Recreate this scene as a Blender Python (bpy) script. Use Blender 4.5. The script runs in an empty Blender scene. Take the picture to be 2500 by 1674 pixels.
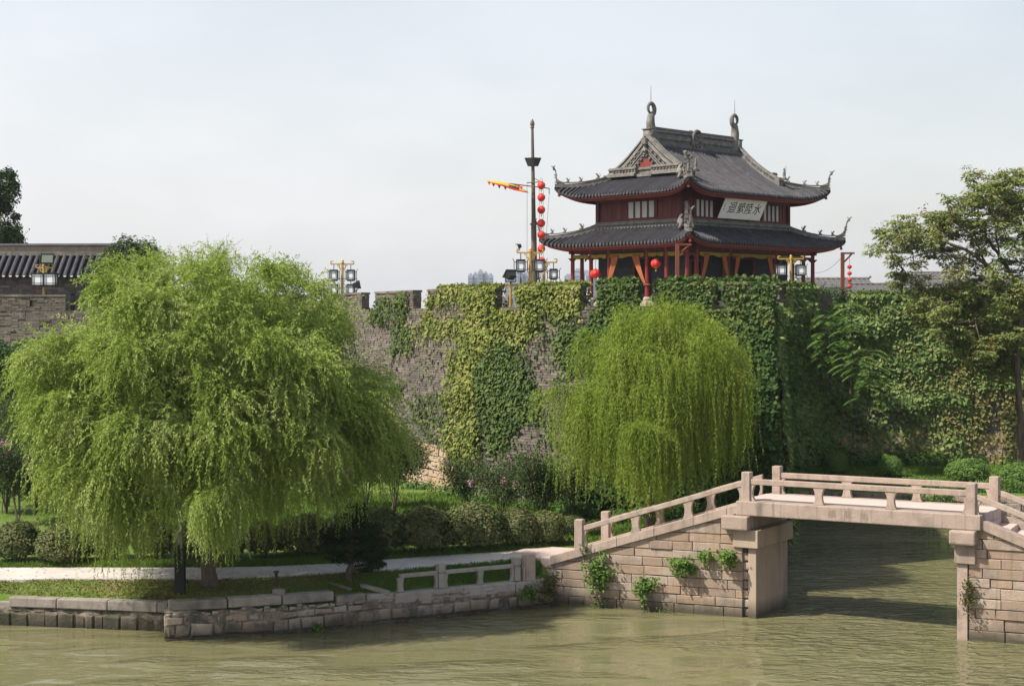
import bpy, bmesh, math, random
import numpy as np
from mathutils import Vector, Matrix
random.seed(11); rng = np.random.default_rng(11)
S = bpy.context.scene
COL = S.collection
R = math.radians
# ---------------------------------------------------------------- camera, world, sun, exposure
F = 4036.0; HOR = 787.0; HC = 9.5          # focal length and horizon row of the 2500 px wide photograph, eye height over the water
cam_d = bpy.data.cameras.new('camera'); cam = bpy.data.objects.new('camera', cam_d); COL.objects.link(cam)
cam.location = (0, 0, HC); cam.rotation_euler = (R(90), 0, 0)
cam_d.sensor_width = 36; cam_d.lens = 36*F/2500; cam_d.shift_y = -(837-HOR)/2500
cam_d.clip_start = 0.5; cam_d.clip_end = 6000
S.camera = cam
SUN_EL, SUN_AZ = R(50), math.atan2(-.93, -.37)
SUN = Vector((math.sin(SUN_AZ)*math.cos(SUN_EL), math.cos(SUN_AZ)*math.cos(SUN_EL), math.sin(SUN_EL)))
W = bpy.data.worlds.new('World'); S.world = W; W.use_nodes = True
wn, wl = W.node_tree.nodes, W.node_tree.links
wn.clear()
w_out = wn.new('ShaderNodeOutputWorld'); w_bg = wn.new('ShaderNodeBackground')
w_sky = wn.new('ShaderNodeTexSky'); w_sky.sky_type = 'NISHITA'; w_sky.sun_disc = False
w_sky.sun_elevation = SUN_EL; w_sky.sun_rotation = SUN_AZ % (2*math.pi)
w_sky.air_density = 1.3; w_sky.dust_density = 3.0; w_sky.ozone_density = 1.0
w_tc = wn.new('ShaderNodeTexCoord')
w_map = wn.new('ShaderNodeMapping'); w_map.inputs['Scale'].default_value = (1.0, 1.0, 2.6)
w_nz = wn.new('ShaderNodeTexNoise'); w_nz.inputs['Scale'].default_value = 4.5; w_nz.inputs['Detail'].default_value = 5; w_nz.inputs['Roughness'].default_value = .55
w_rmp = wn.new('ShaderNodeMapRange'); w_rmp.inputs['From Min'].default_value = .40; w_rmp.inputs['From Max'].default_value = .66
w_rmp.inputs['To Min'].default_value = .80; w_rmp.inputs['To Max'].default_value = .97
w_mix = wn.new('ShaderNodeMix'); w_mix.data_type = 'RGBA'
w_mix.inputs[7].default_value = (8.6, 8.6, 8.95, 1)          # thin high haze
wl.new(w_tc.outputs['Generated'], w_map.inputs['Vector']); wl.new(w_map.outputs[0], w_nz.inputs['Vector'])
wl.new(w_nz.outputs['Fac'], w_rmp.inputs['Value'])
w_sep = wn.new('ShaderNodeSeparateXYZ'); wl.new(w_tc.outputs['Generated'], w_sep.inputs[0])
w_alt = wn.new('ShaderNodeMapRange'); w_alt.inputs['From Min'].default_value = .0; w_alt.inputs['From Max'].default_value = .62; w_alt.inputs['To Min'].default_value = 1.0; w_alt.inputs['To Max'].default_value = .10
wl.new(w_sep.outputs['Z'], w_alt.inputs['Value'])
w_mul = wn.new('ShaderNodeMath'); w_mul.operation = 'MULTIPLY'; wl.new(w_rmp.outputs[0], w_mul.inputs[0]); wl.new(w_alt.outputs[0], w_mul.inputs[1])
w_dot = wn.new('ShaderNodeVectorMath'); w_dot.operation = 'DOT_PRODUCT'; wl.new(w_tc.outputs['Generated'], w_dot.inputs[0]); w_dot.inputs[1].default_value = tuple(SUN)
w_fwd = wn.new('ShaderNodeMapRange'); w_fwd.inputs['From Min'].default_value = -.5; w_fwd.inputs['From Max'].default_value = .25; w_fwd.inputs['To Min'].default_value = .50; w_fwd.inputs['To Max'].default_value = 1.0   # haze glows towards the sun
wl.new(w_dot.outputs['Value'], w_fwd.inputs['Value'])
w_mu2 = wn.new('ShaderNodeMath'); w_mu2.operation = 'MULTIPLY'; wl.new(w_mul.outputs[0], w_mu2.inputs[0]); wl.new(w_fwd.outputs[0], w_mu2.inputs[1])
wl.new(w_mu2.outputs[0], w_mix.inputs[0])
wl.new(w_sky.outputs[0], w_mix.inputs[6]); wl.new(w_mix.outputs[2], w_bg.inputs['Color'])
w_bg.inputs['Strength'].default_value = 0.094
wl.new(w_bg.outputs[0], w_out.inputs['Surface'])
sun_d = bpy.data.lights.new('sun', 'SUN'); sun_o = bpy.data.objects.new('sun', sun_d); COL.objects.link(sun_o)
sun_d.energy = 5.0; sun_d.angle = R(1.2); sun_d.color = (1.0, .93, .82)
sun_o.rotation_euler = SUN.to_track_quat('Z', 'Y').to_euler(); sun_o.location = SUN*300
S.view_settings.view_transform = 'Standard'; S.view_settings.look = 'None'
S.view_settings.exposure = 0.56; S.view_settings.gamma = 1.0; S.view_settings.use_curve_mapping = False
S.render.engine = 'CYCLES'
S.cycles.use_denoising = True
S.cycles.max_bounces = 6; S.cycles.diffuse_bounces = 3; S.cycles.glossy_bounces = 3; S.cycles.transmission_bounces = 4
S.cycles.transparent_max_bounces = 8; S.cycles.volume_bounces = 0

# ---------------------------------------------------------------- helpers
V2S = 2500/2342.0
def at(xv, yv, Y):
    """World point seen at viewing-pixel (xv, yv of the 2342 px wide view) at distance Y."""
    return Vector(((xv*V2S-1250)/F*Y, Y, HC-(yv*V2S-HOR)/F*Y))
def xat(xv, Y): return (xv*V2S-1250)/F*Y
def zat(yv, Y): return HC-(yv*V2S-HOR)/F*Y
def pxm(Y): return F/V2S/Y                   # view pixels per metre at distance Y
ORG = {}
def tag(o, label=None, cat=None, group=None, kind=None):
    if label: o['label'] = label
    if cat: o['category'] = cat
    if group: o['group'] = group
    if kind: o['kind'] = kind
    return o
def empty(name, loc, label=None, cat=None, group=None, rz=0):
    o = bpy.data.objects.new(name, None); COL.objects.link(o); o.location = loc; o.rotation_euler.z = rz
    o.empty_display_size = .3
    ORG[o] = Vector(loc)
    return tag(o, label, cat, group)
def link_mesh(name, me, mat, parent=None, org=None, smooth=False):
    if mat is not None:
        for m in (mat if isinstance(mat, (list, tuple)) else [mat]): me.materials.append(m)
    if smooth:
        me.polygons.foreach_set('use_smooth', [True]*len(me.polygons))
    o = bpy.data.objects.new(name, me); COL.objects.link(o)
    if parent is not None:
        o.parent = parent; ORG[o] = ORG[parent]
    else:
        o.location = org; ORG[o] = Vector(org)
    return o
def kids(o): return list(o.children)
def copy_tree(o, parent=None):
    c = o.copy(); COL.objects.link(c)
    if parent is not None: c.parent = parent
    for ch in kids(o): copy_tree(ch, c)
    return c
def inst(o, loc, rz=0, label=None, group=None, scale=None):
    c = copy_tree(o); c.location = loc; c.rotation_euler.z = rz
    if scale is not None: c.scale = scale if hasattr(scale, '__len__') else (scale,)*3
    ORG[c] = Vector(loc)
    return tag(c, label, None, group)
class MB:
    def __init__(s): s.v = []; s.f = []; s.m = []; s.mi = 0
    def add(s, vs, fs):
        n = len(s.v); s.v += [tuple(v) for v in vs]
        s.f += [tuple(i+n for i in f) for f in fs]; s.m += [s.mi]*len(fs)
        return s
    def hexa(s, p):   # p: 8 points, bottom ring 0-3, top ring 4-7
        return s.add(p, [(3,2,1,0),(4,5,6,7),(0,1,5,4),(1,2,6,5),(2,3,7,6),(3,0,4,7)])
    def box(s, c, d, ax=None, ay=None, az=None):
        ax = Vector(ax) if ax is not None else Vector((1,0,0)); ay = Vector(ay) if ay is not None else Vector((0,1,0)); az = Vector(az) if az is not None else Vector((0,0,1))
        c = Vector(c); x = ax*d[0]/2; y = ay*d[1]/2; z = az*d[2]/2
        return s.hexa([c-x-y-z, c+x-y-z, c+x+y-z, c-x+y-z, c-x-y+z, c+x-y+z, c+x+y+z, c-x+y+z])
    def prism(s, poly, vec):
        n = len(poly); poly = [Vector(p) for p in poly]; vec = Vector(vec)
        return s.add(poly+[p+vec for p in poly], [tuple(range(n))[::-1], tuple(range(n, 2*n))]+[(i,(i+1)%n,n+(i+1)%n,n+i) for i in range(n)])
    def tube(s, pts, rad, n=8, cap=True, squash=None):
        pts = [Vector(p) for p in pts]
        if not hasattr(rad, '__len__'): rad = [rad]*len(pts)
        vs = []; prev = None
        for i, p in enumerate(pts):
            d = (pts[min(i+1, len(pts)-1)]-pts[max(i-1, 0)])
            d = d.normalized() if d.length > 1e-9 else Vector((0,0,1))
            if prev is None:
                a = d.orthogonal().normalized() if abs(d.z) < .9 else Vector((1,0,0))
                a = (a-d*a.dot(d)).normalized()
            else:
                a = prev-d*prev.dot(d); a = a.normalized() if a.length > 1e-6 else d.orthogonal().normalized()
            prev = a; b = d.cross(a)
            for k in range(n):
                t = 2*math.pi*k/n
                vs.append(p+(a*math.cos(t)+b*math.sin(t))*rad[i])
        fs = [(i*n+k, i*n+(k+1)%n, (i+1)*n+(k+1)%n, (i+1)*n+k) for i in range(len(pts)-1) for k in range(n)]
        if cap:
            fs += [tuple(range(n))[::-1], tuple((len(pts)-1)*n+k for k in range(n))]
        return s.add(vs, fs)
    def lathe(s, prof, c, n=10, az=None):
        c = Vector(c); az = Vector(az).normalized() if az is not None else Vector((0,0,1))
        a = az.orthogonal().normalized() if abs(az.z) < .99 else Vector((1,0,0)); b = az.cross(a)
        vs = [c+az*z+(a*math.cos(2*math.pi*k/n)+b*math.sin(2*math.pi*k/n))*r for r, z in prof for k in range(n)]
        m = len(prof)
        fs = [(i*n+k, i*n+(k+1)%n, (i+1)*n+(k+1)%n, (i+1)*n+k) for i in range(m-1) for k in range(n)]
        fs += [tuple(range(n))[::-1], tuple((m-1)*n+k for k in range(n))]
        return s.add(vs, fs)
    def grid(s, rows, thick=None, flip=False):
        """rows: list of equal-length point lists; thick: vector added for a second skin (closed)."""
        m = len(rows); n = len(rows[0]); vs = [Vector(p) for r in rows for p in r]
        q = [(i*n+j, i*n+j+1, (i+1)*n+j+1, (i+1)*n+j) for i in range(m-1) for j in range(n-1)]
        if flip: q = [f[::-1] for f in q]
        if thick is None: return s.add(vs, q)
        t = Vector(thick); N = len(vs)
        fs = q+[tuple(N+i for i in f[::-1]) for f in q]
        ring = [j for j in range(n)]+[i*n+n-1 for i in range(1, m)]+[(m-1)*n+j for j in range(n-2, -1, -1)]+[i*n for i in range(m-2, 0, -1)]
        for k in range(len(ring)):
            a, b = ring[k], ring[(k+1) % len(ring)]
            fs.append((b, a, N+a, N+b) if not flip else (a, b, N+b, N+a))
        return s.add(vs+[v+t for v in vs], fs)
    def sweep(s, pts, wh, up=Vector((0,0,1)), side=None, taper=None, lift=0.0):
        """Rectangular bar along pts: width, height; bottom on the points. taper: list of factors."""
        pts = [Vector(p) for p in pts]; vs = []
        for i, p in enumerate(pts):
            d = pts[min(i+1, len(pts)-1)]-pts[max(i-1, 0)]; d.normalize()
            sd = side if side is not None else d.cross(up).normalized()
            upp = up
            k = taper[i] if taper else 1.0
            w, h = wh[0]*k/2, wh[1]*k
            p = p+upp*lift
            vs += [p-sd*w, p+sd*w, p+sd*w+upp*h, p-sd*w+upp*h]
        fs = [(i*4+k, i*4+(k+1) % 4, (i+1)*4+(k+1) % 4, (i+1)*4+k) for i in range(len(pts)-1) for k in range(4)]
        n = (len(pts)-1)*4
        fs += [(3,2,1,0), (n, n+1, n+2, n+3)]
        return s.add(vs, fs)
    def mesh(s, name, o=Vector((0,0,0))):
        me = bpy.data.meshes.new(name)
        o = Vector(o)
        me.from_pydata([(v[0]-o.x, v[1]-o.y, v[2]-o.z) for v in s.v], [], s.f)
        if any(s.m): me.polygons.foreach_set('material_index', s.m)
        return me
    def build(s, name, mat, parent=None, org=None, smooth=False, bevel=0, seg=2, fixn=False):
        if parent is None and org is None:
            a = np.array(s.v); org = Vector((a[:,0].mean(), a[:,1].mean(), a[:,2].min()))
        o0 = ORG[parent] if parent is not None else Vector(org)
        me = s.mesh(name, o0)
        if fixn:
            bm = bmesh.new(); bm.from_mesh(me); bmesh.ops.recalc_face_normals(bm, faces=bm.faces[:]); bm.to_mesh(me); bm.free()
        o = link_mesh(name, me, mat, parent, o0 if parent is None else None, smooth)
        if bevel:
            b = o.modifiers.new('bevel', 'BEVEL'); b.width = bevel; b.segments = seg; b.limit_method = 'ANGLE'; b.angle_limit = R(40)
        return o
def np_mesh(name, verts, faces, mat, parent=None, org=None, smooth=False, mats_idx=None):
    """verts (N,3), faces (M,k) arrays of one face size."""
    o0 = np.array(ORG[parent] if parent is not None else org, dtype=float)
    verts = np.asarray(verts, dtype=np.float32)-o0.astype(np.float32)
    me = bpy.data.meshes.new(name); M, k = faces.shape
    me.vertices.add(len(verts)); me.vertices.foreach_set('co', verts.ravel())
    me.loops.add(M*k); me.loops.foreach_set('vertex_index', faces.ravel().astype(np.int32))
    me.polygons.add(M); me.polygons.foreach_set('loop_start', (np.arange(M)*k).astype(np.int32))
    me.update(calc_edges=True)
    o = link_mesh(name, me, mat, parent, Vector(o0) if parent is None else None, smooth)
    if mats_idx is not None: me.polygons.foreach_set('material_index', mats_idx.astype(np.int32))
    return o
def unit(a): return a/np.maximum(np.linalg.norm(a, axis=-1, keepdims=True), 1e-9)
def leaf_quads(P, D, L, Wd, N=None, fold=0.0):
    """Kite leaves: base P, axis D, length L, width Wd; N ~ wanted normal."""
    n = len(P); D = unit(D)
    if N is None: N = rng.normal(size=(n,3))
    sd = unit(np.cross(D, N)); L = np.broadcast_to(np.asarray(L, float), (n,))[:,None]; Wd = np.broadcast_to(np.asarray(Wd, float), (n,))[:,None]
    nn = np.cross(sd, D)
    mid = P+D*L*.42
    v = np.stack([P, mid+sd*Wd/2-nn*fold*Wd, P+D*L, mid-sd*Wd/2-nn*fold*Wd], 1).reshape(-1,3)
    return v, np.arange(n*4).reshape(n,4)
def cat_quads(lst):
    vs, fs, n = [], [], 0
    for v, f in lst:
        vs.append(v); fs.append(f+n); n += len(v)
    return np.concatenate(vs), np.concatenate(fs)
def nz2(x, y, seed=0, k=6):
    """cheap smooth noise 0..1 on arrays"""
    r = np.random.default_rng(seed); out = 0
    for i in range(k):
        fx, fy = r.normal(size=2); ph = r.uniform(0, 6.28)
        out = out+np.sin(x*fx*1.7+y*fy*1.7+ph)
    return .5+.5*out/math.sqrt(k)/1.2

# ---------------------------------------------------------------- materials
def new_mat(name):
    m = bpy.data.materials.new(name); m.use_nodes = True; nt = m.node_tree; nt.nodes.clear()
    out = nt.nodes.new('ShaderNodeOutputMaterial')
    return m, nt.nodes, nt.links, out
def ramp(nodes, cols):
    r = nodes.new('ShaderNodeValToRGB'); e = r.color_ramp.elements
    while len(e) < len(cols): e.new(.5)
    for i, c in enumerate(cols):
        e[i].position = i/(len(cols)-1) if len(c) == 3 else c[3]; e[i].color = (*c[:3], 1)
    return r
def solid(name, cols, scale=3.0, rough=.8, bump=.0, bscale=None, rand='object', stain=None, streak=None, metal=0.0, spec=.3, stretch=(1,1,1), mixrand=.5, wet=None, detail=6, contrast=(.3,.7)):
    """Noise-mottled surface. cols: palette; rand: per 'object', per 'island' or None picks along the palette together with noise.
    stain: (colour, scale, threshold) blotches; wet: (z0, z1, colour) tide mark over world height."""
    m, N, L, out = new_mat(name)
    b = N.new('ShaderNodeBsdfPrincipled'); b.inputs['Roughness'].default_value = rough; b.inputs['Metallic'].default_value = metal
    b.inputs['Specular IOR Level'].default_value = spec
    geo = N.new('ShaderNodeNewGeometry')
    mp = N.new('ShaderNodeMapping'); mp.inputs['Scale'].default_value = stretch; L.new(geo.outputs['Position'], mp.inputs['Vector'])
    nz = N.new('ShaderNodeTexNoise'); nz.inputs['Scale'].default_value = scale; nz.inputs['Detail'].default_value = detail; nz.inputs['Roughness'].default_value = .65
    L.new(mp.outputs[0], nz.inputs['Vector'])
    mr = N.new('ShaderNodeMapRange'); mr.inputs['From Min'].default_value = contrast[0]; mr.inputs['From Max'].default_value = contrast[1]
    L.new(nz.outputs['Fac'], mr.inputs['Value'])
    fac = mr.outputs[0]
    if rand:
        if rand == 'object':
            oi = N.new('ShaderNodeObjectInfo'); rv = oi.outputs['Random']
        else: rv = geo.outputs['Random Per Island']
        mx = N.new('ShaderNodeMix'); mx.inputs[0].default_value = mixrand
        L.new(fac, mx.inputs[2]); L.new(rv, mx.inputs[3]); fac = mx.outputs[0]
    rp = ramp(N, cols); L.new(fac, rp.inputs[0]); c = rp.outputs[0]
    def blend(c, fac, col):
        x = N.new('ShaderNodeMix'); x.data_type = 'RGBA'; L.new(fac, x.inputs[0]); L.new(c, x.inputs[6]); x.inputs[7].default_value = (*col, 1); return x.outputs[2]
    if stain:
        n2 = N.new('ShaderNodeTexNoise'); n2.inputs['Scale'].default_value = stain[1]; n2.inputs['Detail'].default_value = 5
        L.new(mp.outputs[0], n2.inputs['Vector'])
        m2 = N.new('ShaderNodeMapRange'); m2.inputs['From Min'].default_value = stain[2]; m2.inputs['From Max'].default_value = stain[2]+.15; m2.inputs['To Max'].default_value = stain[3] if len(stain) > 3 else .8
        L.new(n2.outputs['Fac'], m2.inputs['Value']); c = blend(c, m2.outputs[0], stain[0])
    if streak:
        m4 = N.new('ShaderNodeMapping'); m4.inputs['Scale'].default_value = (5.5,5.5,.45); L.new(geo.outputs['Position'], m4.inputs['Vector'])
        n4 = N.new('ShaderNodeTexNoise'); n4.inputs['Scale'].default_value = 1.0; n4.inputs['Detail'].default_value = 5; n4.inputs['Roughness'].default_value = .6; L.new(m4.outputs[0], n4.inputs['Vector'])
        r4 = N.new('ShaderNodeMapRange'); r4.inputs['From Min'].default_value = .52; r4.inputs['From Max'].default_value = .72; r4.inputs['To Max'].default_value = streak[1]; L.new(n4.outputs['Fac'], r4.inputs['Value'])
        c = blend(c, r4.outputs[0], streak[0])
    if wet:
        sx = N.new('ShaderNodeSeparateXYZ'); L.new(geo.outputs['Position'], sx.inputs[0])
        ad = N.new('ShaderNodeMath'); ad.operation = 'MULTIPLY_ADD'; L.new(nz.outputs['Fac'], ad.inputs[0]); ad.inputs[1].default_value = .25; L.new(sx.outputs['Z'], ad.inputs[2])
        m3 = N.new('ShaderNodeMapRange'); m3.inputs['From Min'].default_value = wet[1]+.12; m3.inputs['From Max'].default_value = wet[0]+.12
        m3.inputs['To Max'].default_value = .85
        L.new(ad.outputs[0], m3.inputs['Value']); c = blend(c, m3.outputs[0], wet[2])
    L.new(c, b.inputs['Base Color'])
    if bump:
        n3 = N.new('ShaderNodeTexNoise'); n3.inputs['Scale'].default_value = bscale or scale*6; n3.inputs['Detail'].default_value = 5; L.new(mp.outputs[0], n3.inputs['Vector'])
        bp = N.new('ShaderNodeBump'); bp.inputs['Strength'].default_value = bump; bp.inputs['Distance'].default_value = .03
        L.new(n3.outputs['Fac'], bp.inputs['Height']); L.new(bp.outputs[0], b.inputs['Normal'])
    L.new(b.outputs[0], out.inputs['Surface'])
    return m
def leafmat(name, cols, trans=.35, scale=.8, rough=.5, mixrand=.5, gloss=.06, stretch=(1,1,1)):
    m, N, L, out = new_mat(name)
    geo = N.new('ShaderNodeNewGeometry')
    nz = N.new('ShaderNodeTexNoise'); nz.inputs['Scale'].default_value = scale; nz.inputs['Detail'].default_value = 3; mp = N.new('ShaderNodeMapping'); mp.inputs['Scale'].default_value = stretch; L.new(geo.outputs['Position'], mp.inputs['Vector']); L.new(mp.outputs[0], nz.inputs['Vector'])
    mr = N.new('ShaderNodeMapRange'); mr.inputs['From Min'].default_value = .3; mr.inputs['From Max'].default_value = .7; L.new(nz.outputs['Fac'], mr.inputs['Value'])
    mx = N.new('ShaderNodeMix'); mx.inputs[0].default_value = mixrand; L.new(mr.outputs[0], mx.inputs[2]); L.new(geo.outputs['Random Per Island'], mx.inputs[3])
    rp = ramp(N, cols); L.new(mx.outputs[0], rp.inputs[0])
    df = N.new('ShaderNodeBsdfDiffuse'); L.new(rp.outputs[0], df.inputs['Color'])
    tr = N.new('ShaderNodeBsdfTranslucent')
    hs = N.new('ShaderNodeHueSaturation'); hs.inputs['Value'].default_value = 1.25; hs.inputs['Saturation'].default_value = 1.1; hs.inputs['Hue'].default_value = .497
    L.new(rp.outputs[0], hs.inputs['Color']); L.new(hs.outputs[0], tr.inputs['Color'])
    ms = N.new('ShaderNodeMixShader'); ms.inputs[0].default_value = trans; L.new(df.outputs[0], ms.inputs[1]); L.new(tr.outputs[0], ms.inputs[2])
    gl = N.new('ShaderNodeBsdfGlossy'); gl.inputs['Roughness'].default_value = .55; gl.inputs['Color'].default_value = (.9,.95,.9,1)
    m2 = N.new('ShaderNodeMixShader'); m2.inputs[0].default_value = gloss*.15; L.new(ms.outputs[0], m2.inputs[1]); L.new(gl.outputs[0], m2.inputs[2])
    L.new(m2.outputs[0], out.inputs['Surface'])
    return m
M = {}
M['bridge'] = solid('bridge_granite', [(.192,.140,.106),(.293,.207,.148),(.259,.196,.152),(.351,.287,.236),(.317,.223,.156),(.234,.172,.129)], 2.6, .85, .5, 22, mixrand=.62, stain=((.12,.105,.085), 1.1, .56, .6), streak=((.10,.09,.075), .55), wet=(.08,.58,(.030,.032,.018)))
M['bridge_beam'] = solid('bridge_beam_granite', [(.231,.180,.146),(.299,.234,.193),(.342,.275,.232)], 2.4, .85, .45, 22, mixrand=.35, stain=((.14,.12,.10), 1.3, .55, .6), streak=((.11,.095,.08), .6))
M['bridge_rail'] = solid('bridge_rail_granite', [(.262,.200,.166),(.350,.270,.223),(.402,.330,.281)], 3.0, .85, .55, 26, mixrand=.4, stain=((.16,.135,.11), 2.2, .56, .6), streak=((.15,.13,.105), .5))
M['bridge_dark'] = solid('bridge_pier_granite', [(.25,.19,.145),(.33,.26,.2),(.37,.30,.235)], 2.0, .85, .3, 24, mixrand=.3, stain=((.12,.10,.08), .9, .55, .6), stretch=(1.6,1.6,.35), wet=(.08,.58,(.032,.032,.018)))
M['balustrade'] = solid('lightened_balustrade_stone', [(.251,.224,.198),(.312,.285,.251),(.357,.327,.293)], 2.4, .9, .5, 20, mixrand=.3, stain=((.16,.145,.12), 1.8, .56, .6), streak=((.16,.145,.12), .45))  # coping stone made lighter, the sun its faces lack put into the colour
M['ivy_lightened'] = leafmat('ivy_leaf_lightened', [(.052,.101,.028),(.101,.164,.045),(.172,.233,.071),(.259,.276,.103)], .2, .7, .4, .6, .08)  # ivy leaf colour lightened to stand in for daylight on the shaded wall
M['deck'] = solid('deck_stone', [(.423,.332,.293),(.497,.402,.366)], 3, .9, .2, 20, mixrand=.3)
M['carved'] = solid('carved_shadow_stone', [(.19,.145,.11),(.24,.18,.14)], 3, .9, rand=None)
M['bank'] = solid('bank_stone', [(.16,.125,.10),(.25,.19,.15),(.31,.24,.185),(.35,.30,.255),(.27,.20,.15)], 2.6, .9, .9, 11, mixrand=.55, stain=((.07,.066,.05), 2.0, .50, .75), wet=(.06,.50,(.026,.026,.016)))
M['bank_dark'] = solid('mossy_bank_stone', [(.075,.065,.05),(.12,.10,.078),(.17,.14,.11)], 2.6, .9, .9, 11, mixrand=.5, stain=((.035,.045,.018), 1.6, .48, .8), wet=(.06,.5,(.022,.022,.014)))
M['mortar'] = solid('rubble_mortar', [(.075,.066,.052),(.17,.14,.11),(.29,.24,.195)], 5, .95, 1.0, 8, rand=None, stain=((.035,.04,.022), 1.3, .50, .7), wet=(.02,.45,(.02,.02,.013)))
M['coping'] = solid('coping_stone', [(.19,.165,.14),(.26,.23,.20),(.34,.305,.27)], 2.0, .9, .5, 18, mixrand=.5, stain=((.10,.09,.075), 1.4, .50, .7), streak=((.10,.09,.07), .5))
M['brick'] = solid('old_grey_brick', [(.067,.058,.051),(.112,.096,.082),(.153,.128,.108),(.224,.192,.164)], 1.3, .95, .3, 30, rand='island', mixrand=.6, stain=((.06,.055,.05), .5, .56, .6))
M['brick_part'] = solid('old_grey_brick_single', [(.067,.058,.051),(.112,.096,.082),(.153,.128,.108),(.224,.192,.164)], 1.3, .95, .3, 30, mixrand=.6, stain=((.06,.055,.05), .5, .56, .6))
M['core'] = solid('wall_mortar', [(.06,.055,.05),(.10,.09,.08)], 3, .95, rand=None)
M['basestone'] = solid('base_stone', [(.213,.148,.090),(.312,.213,.131),(.361,.279,.197),(.246,.213,.180)], 1.6, .9, .6, 16, mixrand=.6, stain=((.14,.12,.1), .9, .58, .6))
M['tile'] = solid('dark_roof_tile', [(.026,.026,.031),(.049,.048,.055),(.077,.076,.082)], 2.5, .75, .2, 20, mixrand=.35, stain=((.13,.125,.115), 3.0, .58, .45))
M['shaded_tilebed'] = solid('shaded_roof_bed', [(.008,.008,.010),(.016,.016,.017)], 3, .9, rand=None)  # near black, shade between the tile rows put into the bed colour
M['plaster'] = solid('grey_ridge_plaster', [(.082,.077,.070),(.156,.146,.131),(.262,.246,.221)], 3.2, .9, .3, 18, mixrand=.25, stain=((.085,.08,.075), 2.2, .54, .65))
M['ridge_dark'] = solid('dark_ridge_tile', [(.05,.05,.055),(.09,.09,.095),(.13,.125,.12)], 4, .85, rand=None)
M['redwood'] = solid('dark_red_lacquer', [(.045,.008,.007),(.095,.013,.011),(.14,.028,.022)], 2.2, .55, .1, 10, rand='object', mixrand=.35, stretch=(1,1,.25), stain=((.03,.012,.01), .8, .56, .6))
M['fascia'] = solid('red_fascia', [(.13,.022,.014),(.20,.04,.026)], 2, .6, rand=None)
M['column'] = solid('red_column', [(.13,.016,.014),(.20,.028,.022)], 3, .5, rand=None, stretch=(1,1,.3))
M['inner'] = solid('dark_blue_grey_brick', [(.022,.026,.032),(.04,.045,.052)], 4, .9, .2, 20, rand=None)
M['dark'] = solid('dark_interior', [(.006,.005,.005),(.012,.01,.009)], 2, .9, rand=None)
M['pane'] = solid('paper_pane', [(.36,.38,.36),(.46,.47,.45)], 2, .4, rand='object')
M['curtain'] = solid('orange_curtain', [(.22,.065,.022),(.36,.12,.04)], 5, .8, rand='object', stretch=(1,1,.3))
M['valance'] = solid('yellow_valance', [(.154,.105,.008),(.294,.210,.017)], 5, .8, rand='object')
M['plaque'] = solid('plaque_white', [(.827,.806,.753),(.890,.869,.816)], 1.5, .6, rand=None)
M['plaque_edge'] = solid('plaque_frame', [(.03,.035,.06),(.05,.05,.08)], 2, .6, rand=None)
M['ink'] = solid('black_ink', [(.008,.008,.008),(.015,.015,.015)], 2, .6, rand=None)
M['gold'] = solid('gold_paint', [(.38,.24,.06),(.52,.35,.11)], 5, .45, rand=None, metal=.25)
M['black'] = solid('black_metal', [(.012,.012,.014),(.03,.03,.033)], 5, .5, rand=None)
M['lampglass'] = solid('milk_glass', [(.72,.75,.78),(.82,.83,.82)], 3, .25, rand=None)
M['flood'] = solid('floodlight_housing', [(.02,.022,.02),(.05,.052,.045)], 4, .4, rand=None)
M['floodglass'] = solid('floodlight_glass', [(.55,.58,.55),(.70,.72,.68)], 3, .1, rand=None, spec=.8)
M['lantern'] = solid('red_lantern_cloth', [(.52,.022,.018),(.66,.05,.035)], 5, .5, rand='object')
M['gilt'] = solid('lantern_gilt', [(.40,.22,.04),(.55,.33,.08)], 5, .5, rand=None)
M['mast'] = solid('mast_wood', [(.055,.04,.03),(.11,.085,.065),(.15,.12,.1)], 3, .7, rand=None, stretch=(1,1,.2))
M['basket'] = solid('mast_basket_wood', [(.025,.028,.035),(.06,.06,.065)], 4, .7, rand=None)
M['frame'] = solid('brown_red_timber', [(.12,.035,.02),(.19,.06,.035)], 3, .7, rand=None, stretch=(1,1,.2))
M['path'] = solid('pale_paving', [(.381,.343,.309),(.447,.410,.377),(.497,.460,.427)], .9, .9, .12, 30, rand=None, stain=((.34,.28,.2), 1.4, .62, .5))
M['bark'] = solid('willow_bark', [(.045,.032,.022),(.10,.075,.055),(.15,.12,.09)], 4, .95, .9, 14, rand=None, stretch=(1,1,.3))
M['bark2'] = solid('smooth_bark', [(.07,.055,.042),(.13,.105,.08)], 4, .95, .5, 14, rand=None, stretch=(1,1,.3))
M['housewall'] = solid('pale_house_wall', [(.50,.50,.49),(.62,.61,.59)], 1, .9, rand='object')
M['houseroof'] = solid('grey_house_roof', [(.07,.07,.075),(.12,.115,.115)], 1.2, .85, .3, 8, rand='object')
M['tower'] = solid('hazed_tower_render', [(.24,.28,.34),(.30,.34,.40)], .05, .9, rand='object')  # pale blue of distance haze mixed into the wall colour
M['towerglass'] = solid('hazed_glass', [(.20,.22,.25),(.26,.28,.31)], .3, .6, rand='object')  # window contrast cut, distance haze mixed into the glass colour
M['willow1'] = leafmat('willow_leaf_fresh', [(.120,.181,.031),(.201,.276,.053),(.282,.356,.094),(.372,.427,.180)], .35, .75, .4, .32, .05)
M['willow2'] = leafmat('willow_leaf_yellowing', [(.089,.146,.020),(.153,.223,.028),(.216,.278,.048),(.266,.300,.088)], .35, .6, .4, .42, .04, (3,3,.45))
M['ivy'] = leafmat('ivy_leaf', [(.025,.052,.015),(.049,.086,.021),(.084,.122,.031),(.137,.166,.051)], .18, .9, .4, .6, .07)
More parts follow.
